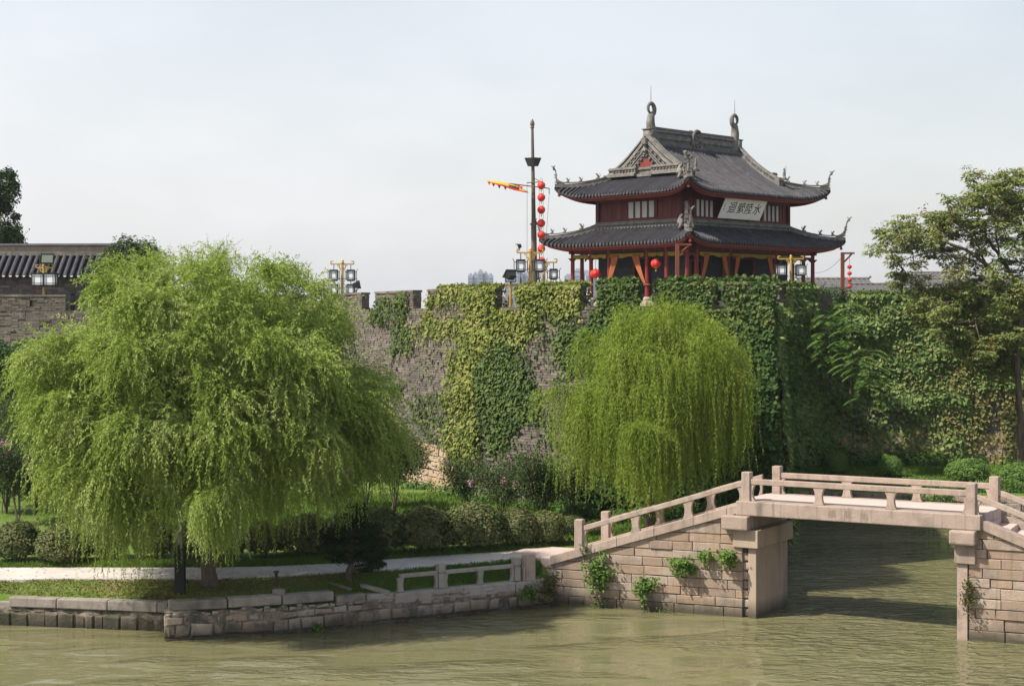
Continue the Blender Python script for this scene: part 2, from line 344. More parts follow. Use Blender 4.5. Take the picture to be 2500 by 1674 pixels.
M['ivy_yellow'] = leafmat('ivy_leaf_yellowing', [(.063,.095,.019),(.125,.159,.034),(.212,.229,.060),(.299,.292,.090)], .22, .9, .4, .6, .06)
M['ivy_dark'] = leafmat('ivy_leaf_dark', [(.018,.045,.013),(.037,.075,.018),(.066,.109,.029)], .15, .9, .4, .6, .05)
M['ivy_brown'] = leafmat('ivy_leaf_brown', [(.094,.114,.038),(.159,.177,.058),(.225,.187,.083),(.140,.208,.062)], .18, .9, .4, .6, .04)
M['box'] = leafmat('clipped_box_leaf', [(.028,.053,.014),(.071,.101,.030),(.132,.144,.057),(.196,.144,.075)], .15, 1.4, .45, .65, .06)
M['boxgreen'] = leafmat('round_shrub_leaf', [(.054,.117,.024),(.110,.195,.044),(.182,.269,.073)], .2, 1.4, .45, .65, .05)
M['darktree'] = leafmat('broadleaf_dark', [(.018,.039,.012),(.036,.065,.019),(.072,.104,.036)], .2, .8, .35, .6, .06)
M['pine'] = leafmat('pine_needle_dark', [(.010,.022,.008),(.022,.040,.014),(.042,.062,.022)], .1, 1.2, .5, .6, .02)
M['myrtle'] = leafmat('myrtle_leaf', [(.024,.059,.018),(.049,.091,.028),(.082,.110,.038),(.098,.074,.038)], .22, 1.2, .45, .6, .05)
M['blossom'] = leafmat('pink_blossom', [(.42,.14,.26),(.52,.26,.40),(.58,.38,.50)], .3, 2, .6, .7, .02)
M['bigtree'] = leafmat('big_tree_leaf', [(.065,.118,.029),(.124,.175,.047),(.223,.238,.081),(.322,.270,.107)], .25, .7, .35, .6, .07)
M['seed'] = leafmat('brown_seed_tuft', [(.10,.045,.02),(.16,.08,.035)], .2, 1, .6, .7, .02)
M['fern'] = leafmat('pinnate_leaf', [(.042,.099,.019),(.080,.152,.031),(.136,.200,.056)], .3, .9, .4, .6, .06)
M['weed'] = leafmat('wall_weed_leaf', [(.062,.125,.022),(.106,.188,.037),(.150,.225,.056)], .3, 2, .4, .6, .04)
M['dryweed'] = leafmat('dry_weed_leaf', [(.05,.07,.018),(.09,.095,.03),(.14,.12,.05)], .25, 2, .5, .6, .03)
M['grass'] = leafmat('grass_blade', [(.054,.108,.019),(.095,.169,.027),(.142,.216,.043)], .3, .5, .5, .6, .03)
M['drygrass'] = leafmat('dry_grass_blade', [(.085,.105,.025),(.13,.14,.04),(.19,.16,.06)], .3, .7, .5, .6, .03)
M['litter'] = leafmat('fallen_leaf', [(.16,.11,.045),(.26,.19,.09),(.20,.17,.06)], .1, 2, .6, .7, .02)
M['skin'] = solid('skin', [(.42,.24,.16),(.48,.28,.19)], 5, .6, rand=None)
M['hair'] = solid('black_hair', [(.01,.009,.008),(.02,.017,.015)], 8, .5, rand=None)
M['white_cloth'] = solid('white_cloth', [(.62,.63,.66),(.72,.73,.75)], 5, .8, rand=None)
M['pink_cloth'] = solid('pink_cloth', [(.42,.04,.09),(.5,.06,.12)], 5, .8, rand=None)
M['dark_cloth'] = solid('dark_cloth', [(.02,.022,.03),(.04,.042,.05)], 5, .8, rand=None)
M['straw'] = solid('pale_straw_hat', [(.62,.58,.48),(.72,.68,.58)], 8, .8, rand=None)
M['bag'] = solid('brown_bag', [(.10,.05,.03),(.15,.08,.05)], 5, .7, rand=None)
M['flag_red'] = solid('flag_red', [(.360,.016,.016),(.440,.032,.024)], 4, .8, rand=None)
M['flag_yellow'] = solid('flag_yellow', [(.440,.304,.016),(.544,.400,.040)], 4, .8, rand=None)
M['flag_dark'] = solid('flag_emblem', [(.02,.025,.02),(.04,.045,.03)], 4, .8, rand=None)
M['rust'] = solid('rusty_iron', [(.05,.035,.028),(.11,.07,.05)], 8, .8, rand=None)
M['polebase'] = solid('black_pole_base', [(.010,.010,.012),(.022,.021,.022)], 3, .7, .15, 20, rand=None)
M['greypole'] = solid('grey_pole', [(.22,.22,.22),(.30,.30,.29)], 3, .5, rand=None)
# ---------------------------------------------------------------- water, land, path
def water_mat():
    m, N, L, out = new_mat('murky_canal_water')
    b = N.new('ShaderNodeBsdfPrincipled'); b.inputs['Roughness'].default_value = .045; b.inputs['IOR'].default_value = 1.33; b.inputs['Specular IOR Level'].default_value = .34
    geo = N.new('ShaderNodeNewGeometry')
    def noise(scale, detail, st, rough=.5, dist=0):
        mp = N.new('ShaderNodeMapping'); mp.inputs['Scale'].default_value = st; mp.inputs['Rotation'].default_value = (0,0,R(-14)); L.new(geo.outputs['Position'], mp.inputs['Vector'])
        n = N.new('ShaderNodeTexNoise'); n.inputs['Scale'].default_value = scale; n.inputs['Detail'].default_value = detail; n.inputs['Roughness'].default_value = rough; n.inputs['Distortion'].default_value = dist
        L.new(mp.outputs[0], n.inputs['Vector']); return n
    big = noise(.16, 3, (1,1.6,1)); rp = ramp(N, [(.112,.106,.050),(.140,.132,.066),(.166,.156,.084)])
    L.new(big.outputs['Fac'], rp.inputs[0]); L.new(rp.outputs[0], b.inputs['Base Color'])
    # calm and ruffled patches
    pat = noise(.11, 2, (1,1.8,1)); pm = N.new('ShaderNodeMapRange'); pm.inputs['From Min'].default_value = .52; pm.inputs['From Max'].default_value = .84; pm.inputs['To Min'].default_value = .08; pm.inputs['To Max'].default_value = 4.2
    sx = N.new('ShaderNodeSeparateXYZ'); L.new(geo.outputs['Position'], sx.inputs[0])
    wx = N.new('ShaderNodeMapRange'); wx.interpolation_type = 'SMOOTHSTEP'; wx.inputs['From Min'].default_value = 3.5; wx.inputs['From Max'].default_value = 10; wx.inputs['To Max'].default_value = .26; L.new(sx.outputs['X'], wx.inputs['Value'])
    sm = N.new('ShaderNodeMath'); L.new(pat.outputs['Fac'], sm.inputs[0]); L.new(wx.outputs[0], sm.inputs[1]); L.new(sm.outputs[0], pm.inputs['Value'])
    w1 = noise(.55, 2, (.7,1.5,1), .4, .6); w2 = noise(1.9, 3, (.62,1.3,1), .5, .9)
    mu = N.new('ShaderNodeMath'); mu.operation = 'MULTIPLY'; L.new(w2.outputs['Fac'], mu.inputs[0]); L.new(pm.outputs[0], mu.inputs[1])
    ad = N.new('ShaderNodeMath'); ad.operation = 'MULTIPLY_ADD'; L.new(w1.outputs['Fac'], ad.inputs[0]); ad.inputs[1].default_value = .55; L.new(mu.outputs[0], ad.inputs[2])
    bp = N.new('ShaderNodeBump'); bp.inputs['Distance'].default_value = .13
    bp.inputs['Strength'].default_value = 1.0; L.new(ad.outputs[0], bp.inputs['Height']); L.new(bp.outputs[0], b.inputs['Normal'])
    L.new(b.outputs[0], out.inputs['Surface']); return m
M['water'] = water_mat()
def struct(o, label, cat=None): return tag(o, label, cat, None, 'structure')
mb = MB(); mb.add([(-380,-50,0),(420,-50,0),(420,97,0),(-380,97,0)], [(0,1,2,3)])
struct(mb.build('water', M['water'], org=(0,40,0)), 'murky olive green canal water with ripples, in front of the stone bridge', 'water')
def interp(x, tab): return float(np.interp(x, [t[0] for t in tab], [t[1] for t in tab]))
FRONT = [(-380,53),(-20,52.95),(-15.9,52.2),(-10.4,51.15),(-10.2,49.75),(-6.97,50.75),(-3.6,52.8),(0,54.95),(1.25,55.9),(1.5,56.6),(9.1,57.0),(9.4,58.5),(10.3,63.2),(12.9,79.3),(13.8,80),(22,77.6),(60,74),(420,74)]
PN = [(-380,52.6),(-16.3,52.75),(-9.3,52.95),(-6,53.7),(-3,54.6),(0,55.95),(1.3,56.3),(40,56.3)]
PF = [(-380,55.4),(-16.3,55.4),(-9.8,55.4),(-6,56.0),(-3,57.2),(0,58.2),(1.3,58.7),(40,58.7)]
HP = [(-380,1.27),(-8,1.28),(1.3,1.48),(40,1.5)]
def front(x): return interp(x, FRONT)
def Hland(x, y):
    if x > 11: return float(np.interp(y, [74,80,88,95], [1.35,1.5,1.95,2.0]))
    f, a, b, h = front(x), interp(x, PN), interp(x, PF), interp(x, HP)
    if x < -10.3: e = .86
    else: e = float(np.interp(x, [-6.97,-4], [1.10,.92]))
    if x > 1.25: e = 1.3
    if y <= a: return float(np.interp(y, [f, max(a, f+.01)], [e, h]))
    if y <= b: return h
    return float(np.interp(y, [b, b+.6, b+3, b+9, 72], [h, h+.06, h+.14, 1.85, 2.02]))
def lawn_mat():
    m, N, L, out = new_mat('lawn_ground')
    b = N.new('ShaderNodeBsdfPrincipled'); b.inputs['Roughness'].default_value = .95; b.inputs['Specular IOR Level'].default_value = .1
    geo = N.new('ShaderNodeNewGeometry')
    n1 = N.new('ShaderNodeTexNoise'); n1.inputs['Scale'].default_value = .5; n1.inputs['Detail'].default_value = 8; n1.inputs['Roughness'].default_value = .7; L.new(geo.outputs['Position'], n1.inputs['Vector'])
    rp = ramp(N, [(.06,.10,.018,.3),(.085,.145,.024,.45),(.12,.155,.04,.56),(.17,.14,.07,.68),(.19,.14,.08,.8)]); L.new(n1.outputs['Fac'], rp.inputs[0])
    n2 = N.new('ShaderNodeTexNoise'); n2.inputs['Scale'].default_value = 14; n2.inputs['Detail'].default_value = 4; L.new(geo.outputs['Position'], n2.inputs['Vector'])
    bp = N.new('ShaderNodeBump'); bp.inputs['Strength'].default_value = .8; bp.inputs['Distance'].default_value = .06; L.new(n2.outputs['Fac'], bp.inputs['Height'])
    L.new(bp.outputs[0], b.inputs['Normal']); L.new(rp.outputs[0], b.inputs['Base Color']); L.new(b.outputs[0], out.inputs['Surface']); return m
M['lawn'] = lawn_mat()
xs = sorted(set([-380,-200,-100,-60]+list(np.arange(-45,46,.5))+[-10.4,-10.2,1.25,9.1,9.4,10.3,12.9]+[60,100,200,420]))
ts = np.concatenate([[0,0], np.linspace(0,1,70)**1.6])
rows = []
for i, t in enumerate(ts):
    r = []
    for x in xs:
        f = front(x); y = f+(98-f)*t; z = Hland(x, y)
        if i == 0: z = -1.0
        r.append((x, y, z))
    rows.append(r)
mb = MB(); mb.grid(rows)
struct(mb.build('lawn', M['lawn'], org=(0,60,0), smooth=True), 'green grassy bank between the canal and the old city wall', 'lawn')
mb = MB(); mb.add([(-380,97.9,1.99),(420,97.9,1.99),(420,1690,1.99),(-380,1690,1.99)], [(0,1,2,3)])
gm = solid('distant_ground', [(.08,.09,.05),(.14,.13,.09)], .02, .95, rand=None)
struct(mb.build('ground', gm, org=(0,500,0)), 'flat city ground stretching away behind the wall', 'ground')
# path: a thin slab of paving following the bank
rows = []
pxs = list(np.arange(-60, 1.6, .5))
def pedge(x): return interp(x, PN)+.06*math.sin(x*2.1)+.04*math.sin(x*5.3), interp(x, PF)+.05*math.sin(x*1.7+1)
for k in range(6):
    r = []
    for x in pxs:
        a, b = pedge(x); y = a+(b-a)*k/5
        r.append((x, y, max(Hland(x, a), Hland(x, b), Hland(x, y))+.03))
    rows.append(r)
mb = MB(); mb.grid(rows, thick=(0,0,-.12))
struct(mb.build('path', M['path'], org=(-20,55,1.2)), 'pale paved footpath running along the canal bank to the bridge', 'path')

# ---------------------------------------------------------------- stone facing helper
def clip_poly(poly, m, c):
    """keep z <= m*s + c"""
    out = []
    for i in range(len(poly)):
        a, b = poly[i], poly[(i+1) % len(poly)]
        fa, fb = a[1]-m*a[0]-c, b[1]-m*b[0]-c
        if fa <= 0: out.append(a)
        if (fa < 0 < fb) or (fb < 0 < fa):
            t = fa/(fa-fb); out.append((a[0]+(b[0]-a[0])*t, a[1]+(b[1]-a[1])*t))
    return out
def face_stone(mb, f, poly, push, cham=.018, back=.14):
    n = len(poly); cs = sum(p[0] for p in poly)/n; cz = sum(p[1] for p in poly)/n
    w = max(p[0] for p in poly)-min(p[0] for p in poly); h = max(p[1] for p in poly)-min(p[1] for p in poly)
    ks, kz = max(0, 1-2*cham/max(w,.05)), max(0, 1-2*cham/max(h,.05))
    ins = [(cs+(p[0]-cs)*ks, cz+(p[1]-cz)*kz) for p in poly]
    vs = [f(*p, -back) for p in poly]+[f(*p, push-cham*.8) for p in poly]+[f(*p, push) for p in ins]
    fs = [(i, (i+1) % n, n+(i+1) % n, n+i) for i in range(n)]+[(n+i, n+(i+1) % n, 2*n+(i+1) % n, 2*n+i) for i in range(n)]
    fs.append(tuple(2*n+i for i in range(n)))
    mb.add(vs, fs)
def courses_polys(s0, s1, zs, lmin, lmax, rnd, jit=.01, gap=.012, clip=None):
    """zs: course boundaries. returns polygons."""
    out = []
    for a, b in zip(zs[:-1], zs[1:]):
        s = s0; first = True
        while s < s1-1e-6:
            l = rnd.uniform(lmin, lmax)
            if first: l *= rnd.uniform(.4, 1); first = False
            e = s+l
            if s1-e < lmin*.5: e = s1
            j = lambda: rnd.uniform(-jit, jit)
            p = [(s+gap/2+j(), a+gap/2+j()), (e-gap/2+j(), a+gap/2+j()), (e-gap/2+j(), b-gap/2+j()), (s+gap/2+j(), b-gap/2+j())]
            if clip: p = clip_poly(p, *clip)
            if len(p) >= 3 and max(q[1] for q in p)-min(q[1] for q in p) > .05 and max(q[0] for q in p)-min(q[0] for q in p) > .05: out.append(p)
            s = e
    return out
def poly_f(pts):
    P = [Vector((p[0], p[1], 0)) for p in pts]; seg = [(b-a).length for a, b in zip(P[:-1], P[1:])]; dr = [(b-a).normalized() for a, b in zip(P[:-1], P[1:])]
    cum = [0]
    for l in seg: cum.append(cum[-1]+l)
    def f(s, z, o=0):
        i = 0
        while i < len(seg)-1 and s > cum[i+1]: i += 1
        d = dr[i]; n = Vector((d.y, -d.x, 0))
        for j in (i-1, i+1):       # blend normals near a bend
            if 0 <= j < len(seg):
                e = abs(s-cum[max(i, j)])
                if e < .6: d2 = dr[j]; n = (n+Vector((d2.y, -d2.x, 0))*(.5*(1-e/.6))).normalized()
        return P[i]+d*(s-cum[i])+n*o+Vector((0,0,z))
    return f, cum[-1]
def plane_f(A, d, n):
    A = Vector((A[0], A[1], 0)); d = Vector((d[0], d[1], 0)); n = Vector((n[0], n[1], 0))
    return lambda s, z, o=0: A+d*s+n*o+Vector((0,0,z))

# ---------------------------------------------------------------- city wall
WP = [(-62,93.2),(-10.5,89.5),(-2.1,72.4),(3.0,66.8),(10.1,63.7),(13.6,86.0),(17.2,89.0),(62,86.5)]
ZF, ZB, ZC, ZT, ZW = 1.5, 9.3, 10.16, 11.02, 9.3   # foot, batter end, crenel sill, merlon top, walkway
def offset_poly(P, d):
    out = []
    ns = []
    for a, b in zip(P[:-1], P[1:]):
        v = Vector((b[0]-a[0], b[1]-a[1])).normalized(); ns.append(Vector((v.y, -v.x)))
    for i, p in enumerate(P):
        n = ns[0] if i == 0 else ns[-1] if i == len(P)-1 else (ns[i-1]+ns[i])/(1+ns[i-1].dot(ns[i]))
        out.append((p[0]+n.x*d, p[1]+n.y*d))
    return out, ns
WB, WN = offset_poly(WP, .5)
WI, _ = offset_poly(WP, -.5)
WI2, _ = offset_poly(WP, -.4)
def wpos(i, t, z, d=0.0):
    """point on segment i (t 0..1) at height z, pushed out by d"""
    a, b = WP[i], WP[i+1]; a2, b2 = WB[i], WB[i+1]
    k = min(max((ZB-z)/(ZB-ZF), 0), 1.1)
    x = a[0]+(b[0]-a[0])*t; y = a[1]+(b[1]-a[1])*t
    x2 = a2[0]+(b2[0]-a2[0])*t; y2 = a2[1]+(b2[1]-a2[1])*t
    n = WN[i]
    return Vector((x+(x2-x)*k+n.x*d, y+(y2-y)*k+n.y*d, z))
def wlen(i): return math.dist(WP[i], WP[i+1])
def wt(i, xv, clampit=True):
    k = (xv*V2S-1250)/F; p, q = WP[i], WP[i+1]; dx, dy = q[0]-p[0], q[1]-p[1]
    t = (k*p[1]-p[0])/(dx-k*dy)
    return min(max(t, 0), 1) if clampit else t
wall = empty('city_wall', (0,70,1.5), 'old grey brick city wall with ivy covered battlements behind the willows', 'city wall')
mb = MB()
nW = len(WP)
low = [(p[0], p[1], -.5) for p in WB]; foot = [(p[0], p[1], ZF) for p in WB]
# mortar core sits 3 cm behind the brick face
def back(i, z):
    pts = []
    O, ns = offset_poly(WP, -.03)
    O2, _ = offset_poly(WP, .47)
    return O, O2
O1, O2 = back(0, 0)
r0 = [(p[0], p[1], -.5) for p in O2]; r1 = [(p[0], p[1], ZF) for p in O2]; r2 = [(p[0], p[1], ZB) for p in O1]; r3 = [(p[0], p[1], ZC-.02) for p in O1]
r4 = [(p[0], p[1], ZC-.02) for p in WI]; r5 = [(p[0], p[1], ZW-.5) for p in WI]
mb.grid([r0, r1, r2, r3, r4, r5])
mb.build('wall_core', M['core'], wall)
def brick_arrays(rects, fpos):
    """rects: list (s0,s1,z0,z1,d). fpos(s,z,d)->Vector. 5 quads each."""
    vs, fs = [], []
    for s0, s1, z0, z1, d in rects:
        n = len(vs)
        for dd in (-.06, d):
            vs += [fpos(s0, z0, dd), fpos(s1, z0, dd), fpos(s1, z1, dd), fpos(s0, z1, dd)]
        fs += [(n+4,n+5,n+6,n+7), (n,n+1,n+5,n+4), (n+1,n+2,n+6,n+5), (n+2,n+3,n+7,n+6), (n+3,n,n+4,n+7)]
    return vs, fs
CH = .112
def brick_rects(s0, s1, z0, z1, L=.40, rnd=random, skip=None):
    out = []; z = z0; row = 0
    while z < z1-.03:
        ze = min(z+CH, z1)
        s = s0-(0 if row % 2 == 0 else L/2)
        while s < s1-.02:
            l = L*rnd.choice((1,1,1,.5,1)); e = min(s+l, s1)
            a = max(s, s0)
            if e-a > .04:
                d = rnd.gauss(.0, .014)
                if rnd.random() < .05: d -= .035
                if not (skip and skip((a+e)/2, (z+ze)/2)): out.append((a+.006, e-.006, z+.007, ze-.007, d))
            s += l
        z = ze; row += 1
    return out
rb = random.Random(3)
stuff_v, stuff_f = [], []
single = []
for i in range(nW-1):
    L = wlen(i)
    lo = ZF if i not in (1,6) else (4.0 if i == 1 else 3.6)
    for r in brick_rects(0, L, lo, ZC, rnd=rb):
        if i == 0 and (r[0] < 25 or r[2] < 6.5): continue           # far left, hidden by the big willow
        if i == 6 and r[0] > 26: continue
        fp = lambda s, z, d, i=i, L=L: wpos(i, s/L, z, d)
        c = wpos(i, (r[0]+r[1])/2/L, (r[2]+r[3])/2)
        xv = (1250+F*c.x/c.y)/V2S; yv = (HOR+(HC-c.z)*F/c.y)/V2S
        if i == 1 and ((902 < xv < 1024 and 800 < yv < 1022) or (800 < xv < 1000 and 708 < yv < 735)):
            single.append((r, fp)); continue
        v, f = brick_arrays([r], fp); n = len(stuff_v); stuff_v += v; stuff_f += [tuple(k+n for k in q) for q in f]
rb.shuffle(single)
for k, (r, fp) in enumerate(single):
    v, f = brick_arrays([r], fp)
    if k < 298:
        m_ = MB(); m_.add(v, f); m_.build('brick', M['brick_part'], wall)
    else:
        n = len(stuff_v); stuff_v += v; stuff_f += [tuple(q+n for q in g) for g in f]
m_ = MB(); m_.add(stuff_v, stuff_f); tag(m_.build('brickwork', M['brick'], wall), kind='stuff')
# base courses of brown stone
rs = random.Random(5); nb = 0
mbs = MB()
for i, zt in ((1, 4.0), (6, 3.6)):
    L = wlen(i)
    fp = lambda s, z, d=0, i=i, L=L: wpos(i, s/L, z, d)
    zs = [1.2]
    while zs[-1] < zt-.2: zs.append(zs[-1]+rs.uniform(.26,.36))
    zs[-1] = zt
    for p in courses_polys(0, L if i == 1 else 26, zs, .35, .95, rs, .02, .02):
        c = fp((p[0][0]+p[1][0])/2, p[0][1]); xv = (1250+F*c.x/c.y)/V2S
        t_ = MB(); tgt = t_ if ((i == 1 and xv > 900) or (i == 6 and 1880 < xv < 2342 and nb < 290)) else mbs
        face_stone(tgt, fp, p, rs.uniform(.0,.07), .025)
        if tgt is t_: t_.build('stone', M['basestone'], wall, fixn=True); nb += 1
tag(mbs.build('base_masonry', M['basestone'], wall), kind='stuff')
# merlons: (segment, from, to in view columns, top, loophole column or None)
MERL = [(0,-70,150,ZT,72),(0,198,330,ZT,None),(0,346,470,ZT,None),(0,486,600,ZT,None),(0,614,722,ZT,None),
        (1,738,827,ZT,None),(1,858,945,ZT,905),(1,978,1067.5,ZT,None),(2,1067.5,1133,ZT,1102),(2,1185,1326,ZT,1268),
        (3,1367,1456,ZT,1418),(3,1499,1632,ZT,None),(3,1650,1770,ZT+.05,None),(5,1783,1868,ZT+.4,None),
        (5,1885,1908,ZT,None),(6,1945,2090,ZT-.05,2020),(6,2124,2240,ZT-.05,None),(6,2260,2400,ZT-.05,None),(6,2420,2600,ZT-.05,None)]
def merlon(i, a, b, zt, loop):
    L = wlen(i); s0, s1 = wt(i, a)*L, wt(i, b)*L
    n = WN[i]; d = Vector((WP[i+1][0]-WP[i][0], WP[i+1][1]-WP[i][1], 0)).normalized(); nn = Vector((n.x, n.y, 0)); th = .42
    A = Vector((*WP[i], 0))
    fr = lambda s, z, o=0: A+d*s+nn*o+Vector((0,0,z))
    hole = None
    if loop:
        c = wt(i, loop)*L; hole = (c-.13, c+.13, ZC+.18, ZC+.60)
    mb = MB()
    def blk(p, q, z0, z1): mb.hexa([fr(p,z0,-.03), fr(q,z0,-.03), fr(q,z0,-th), fr(p,z0,-th), fr(p,z1,-.03), fr(q,z1,-.03), fr(q,z1,-th), fr(p,z1,-th)])
    if hole:
        blk(s0+.03, hole[0], ZC-.02, zt-.1); blk(hole[1], s1-.03, ZC-.02, zt-.1); blk(hole[0], hole[1], ZC-.02, hole[2]); blk(hole[0], hole[1], hole[3], zt-.1)
    else: blk(s0+.03, s1-.03, ZC-.02, zt-.1)
    mr = mb.build('merlon', M['core'], wall)
    rects = brick_rects(s0, s1, ZC, zt-.1, rnd=rb, skip=(lambda s, z: hole[0]-.05 < s < hole[1]+.05 and hole[2] < z < hole[3]) if hole else None)
    v, f = brick_arrays(rects, fr)
    e0 = lambda s, z, o=0: fr(s0-o, z, -s); e1 = lambda s, z, o=0: fr(s1+o, z, -s)
    for e in (e0, e1):
        v2, f2 = brick_arrays(brick_rects(0, th, ZC, zt-.1, rnd=rb), e); k = len(v); v += v2; f += [tuple(q+k for q in g) for g in f2]
    m2 = MB(); m2.add(v, f); tag(m2.build('brickwork', M['brick'], mr), kind='stuff')
    m3 = MB(); s = s0-.03
    while s < s1+.02:
        e = min(s+.40, s1+.03); m3.hexa([fr(s+.004,zt-.1,.04), fr(e-.004,zt-.1,.04), fr(e-.004,zt-.1,-th-.04), fr(s+.004,zt-.1,-th-.04), fr(s+.004,zt,.03), fr(e-.004,zt,.03), fr(e-.004,zt,-th-.03), fr(s+.004,zt,-th-.03)]); s = e
    m3.build('cap', M['brick'], mr)
for a in MERL: merlon(*a)
# walkway on top of the wall
mb = MB(); poly = [(p[0], p[1], 8.8) for p in WI2]+[(62,135,8.8),(-62,135,8.8)]
mb.prism(poly, (0,0,.5))
walk_m = solid('rampart_paving', [(.16,.15,.14),(.22,.21,.19)], 1.2, .9, rand=None)
struct(mb.build('rampart_walk', walk_m, org=(0,95,8.8)), 'stone paved walk along the top of the city wall', 'walkway')

# ---------------------------------------------------------------- canal bank masonry
bank = empty('embankment', (-4.5,52.4,0), 'low stone retaining wall of worn granite blocks along the canal edge', 'retaining wall')
rk = random.Random(9)
def bank_run(pts, rowsdef):
    f, L = poly_f(pts)
    for z0, z1, l0, l1, jit, pmin, pmax, mat in rowsdef:
        for p in courses_polys(0, L, [z0, z1], l0, l1, rk, jit, .035):
            m_ = MB(); face_stone(m_, f, p, rk.uniform(pmin, pmax), rk.uniform(.03,.055)); m_.build('stone', mat, bank, fixn=True)
    return f, L
BANKR = [(-10.36,49.3),(-6.97,50.34),(-3.6,52.36),(0,54.54),(1.35,55.5)]
dR = dL = None
fR, LR = bank_run(BANKR, [(-.35,.10,.35,1.1,.04,-.04,.03,M['bank']),(.10,.48,.32,1.0,.035,-.03,.09,M['bank']),(.48,.70,.25,.8,.035,-.05,.08,M['bank']),(.70,.82,.18,.5,.03,-.10,.03,M['bank'])])
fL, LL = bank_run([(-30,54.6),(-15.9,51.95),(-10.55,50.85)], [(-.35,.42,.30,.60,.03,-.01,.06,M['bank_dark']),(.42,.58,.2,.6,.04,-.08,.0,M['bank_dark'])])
# mortar body behind the stones, with an uneven top ledge
def body(f, L, top, back, name, slope=0.0):
    n = int(L/.15); rows = [[], [], [], []]
    for k in range(n+1):
        s = L*k/n; h = top+slope*s/L+.045*math.sin(s*3.1)+.04*math.sin(s*7.7+1)+rk.uniform(-.02,.02)
        rows[0].append(f(s, -.6, -.03)); rows[1].append(f(s, h-.05, -.02+rk.uniform(-.03,.02))); rows[2].append(f(s, h, -.10)); rows[3].append(f(s, h+.03, -back))
    m_ = MB(); m_.grid(rows); return m_.build(name, M['mortar'], bank, fixn=True)
body(fR, LR, .84, .6, 'rubble_backing', -.26); body(fL, LL, .56, .5, 'rubble_backing')
# return face at the step in the wall
A = Vector((-10.55,51.0)); B = Vector((-10.36,49.3)); d_ = (B-A).normalized(); n_ = Vector((d_.y, -d_.x))
fS = plane_f(A, d_, n_)
for p in courses_polys(0, 1.72, [-.35,.10,.42,.80], .45, .9, rk, .02, .02):
    m_ = MB(); face_stone(m_, fS, p, .02, .03); m_.build('stone', M['bank'], bank, fixn=True)
# coping stones
def s_on(f0, d, xv):
    lo, hi = -30.0, 40.0; k = (xv*V2S-1250)/F
    for _ in range(50):
        m = (lo+hi)/2; p = f0(m,0,0)
        if p.x < k*p.y: lo = m
        else: hi = m
    return (lo+hi)/2
def coping(f, s0, s1, o_front, w, z0, z1, mat=M['coping'], dz=0.0, bev=.035):
    m_ = MB(); g = .008
    m_.hexa([f(s0+g,z0+dz,o_front), f(s1-g,z0,o_front), f(s1-g,z0,o_front-w), f(s0+g,z0+dz,o_front-w), f(s0+g,z1+dz,o_front), f(s1-g,z1,o_front), f(s1-g,z1,o_front-w), f(s0+g,z1+dz,o_front-w)])
    return m_.build('coping_stone', mat, bank, bevel=bev, fixn=True)
for a, b in ((-60,18),(20,130),(130,246),(246,360),(360,384)): coping(fL, s_on(fL,dL,a), s_on(fL,dL,b), .04 if a > 18 else -.15, .5, .58 if a > 18 else .5, .89 if a > 18 else .72)
for a, b, o, z in ((388,522,-.20,1.14),(524,649,-.16,1.17),(651,770,-.18,1.15),(775,842,-.14,1.00),(842,905,-.10,.95),(905,1062,-.02,.93),(1062,1180,.0,.93),(1180,1262,.02,.9)):
    coping(fR, s_on(fR,dR,a), s_on(fR,dR,b), o, .46, z-.29 if a < 770 else .60, z, M['balustrade'] if a > 800 else M['coping'], dz=rk.uniform(-.015,.015))
# loose whitish bits on the ledge
m_ = MB()
for s in [s_on(fR,dR,x) for x in (650,612,688,560)]:
    m_.lathe([(.0,0),(.09,.01),(.11,.05),(.05,.09)], fR(s,.80,-.07), 6)
tag(m_.build('mortar_lumps', M['coping'], bank), kind='stuff')

# ---------------------------------------------------------------- balustrade on the bank
bal = empty('stone_balustrade', (-2,53.5,.93), 'weathered grey stone balustrade with a broken end on the bank coping', 'balustrade')
def hourglass(f, s, z0, z1, w, o, th, half=0, waist=.62):
    """baluster with concave sides in the s-z plane; half -1/+1 keeps one side only; f may slope"""
    m_ = MB(); n = 9; L_, R_ = [], []
    for k in range(n):
        t = k/(n-1); c = math.sin(math.pi*t)**.8; ww = w/2*(1-(1-waist)*c)
        L_.append((s-(ww if half <= 0 else 0), t)); R_.append((s+(ww if half >= 0 else 0), t))
    def P(q, oo):
        ss, t = q; return f(ss, z0(ss)+(z1(ss)-z0(ss))*t, oo)
    front = [P(q,o) for q in L_]+[P(q,o) for q in R_[::-1]]; bk = [P(q,o-th) for q in L_]+[P(q,o-th) for q in R_[::-1]]
    N_ = 2*n; fs = []
    for k in range(n-1):
        fs.append((k, N_-1-k, N_-2-k, k+1)); fs.append((N_+k, N_+k+1, 2*N_-2-k, 2*N_-1-k))
    fs += [(i, (i+1) % N_, N_+(i+1) % N_, N_+i) for i in range(N_)]
    m_.add(front+bk, fs); return m_
def sbox(m_, f, s0, s1, z0a, z0b, h, o0, o1):
    """bar from s0 to s1, bottom z0a..z0b, height h, between depth o0 (front) and o1"""
    return m_.hexa([f(s0,z0a,o0), f(s1,z0b,o0), f(s1,z0b,o1), f(s0,z0a,o1), f(s0,z0a+h,o0), f(s1,z0b+h,o0), f(s1,z0b+h,o1), f(s0,z0a+h,o1)])
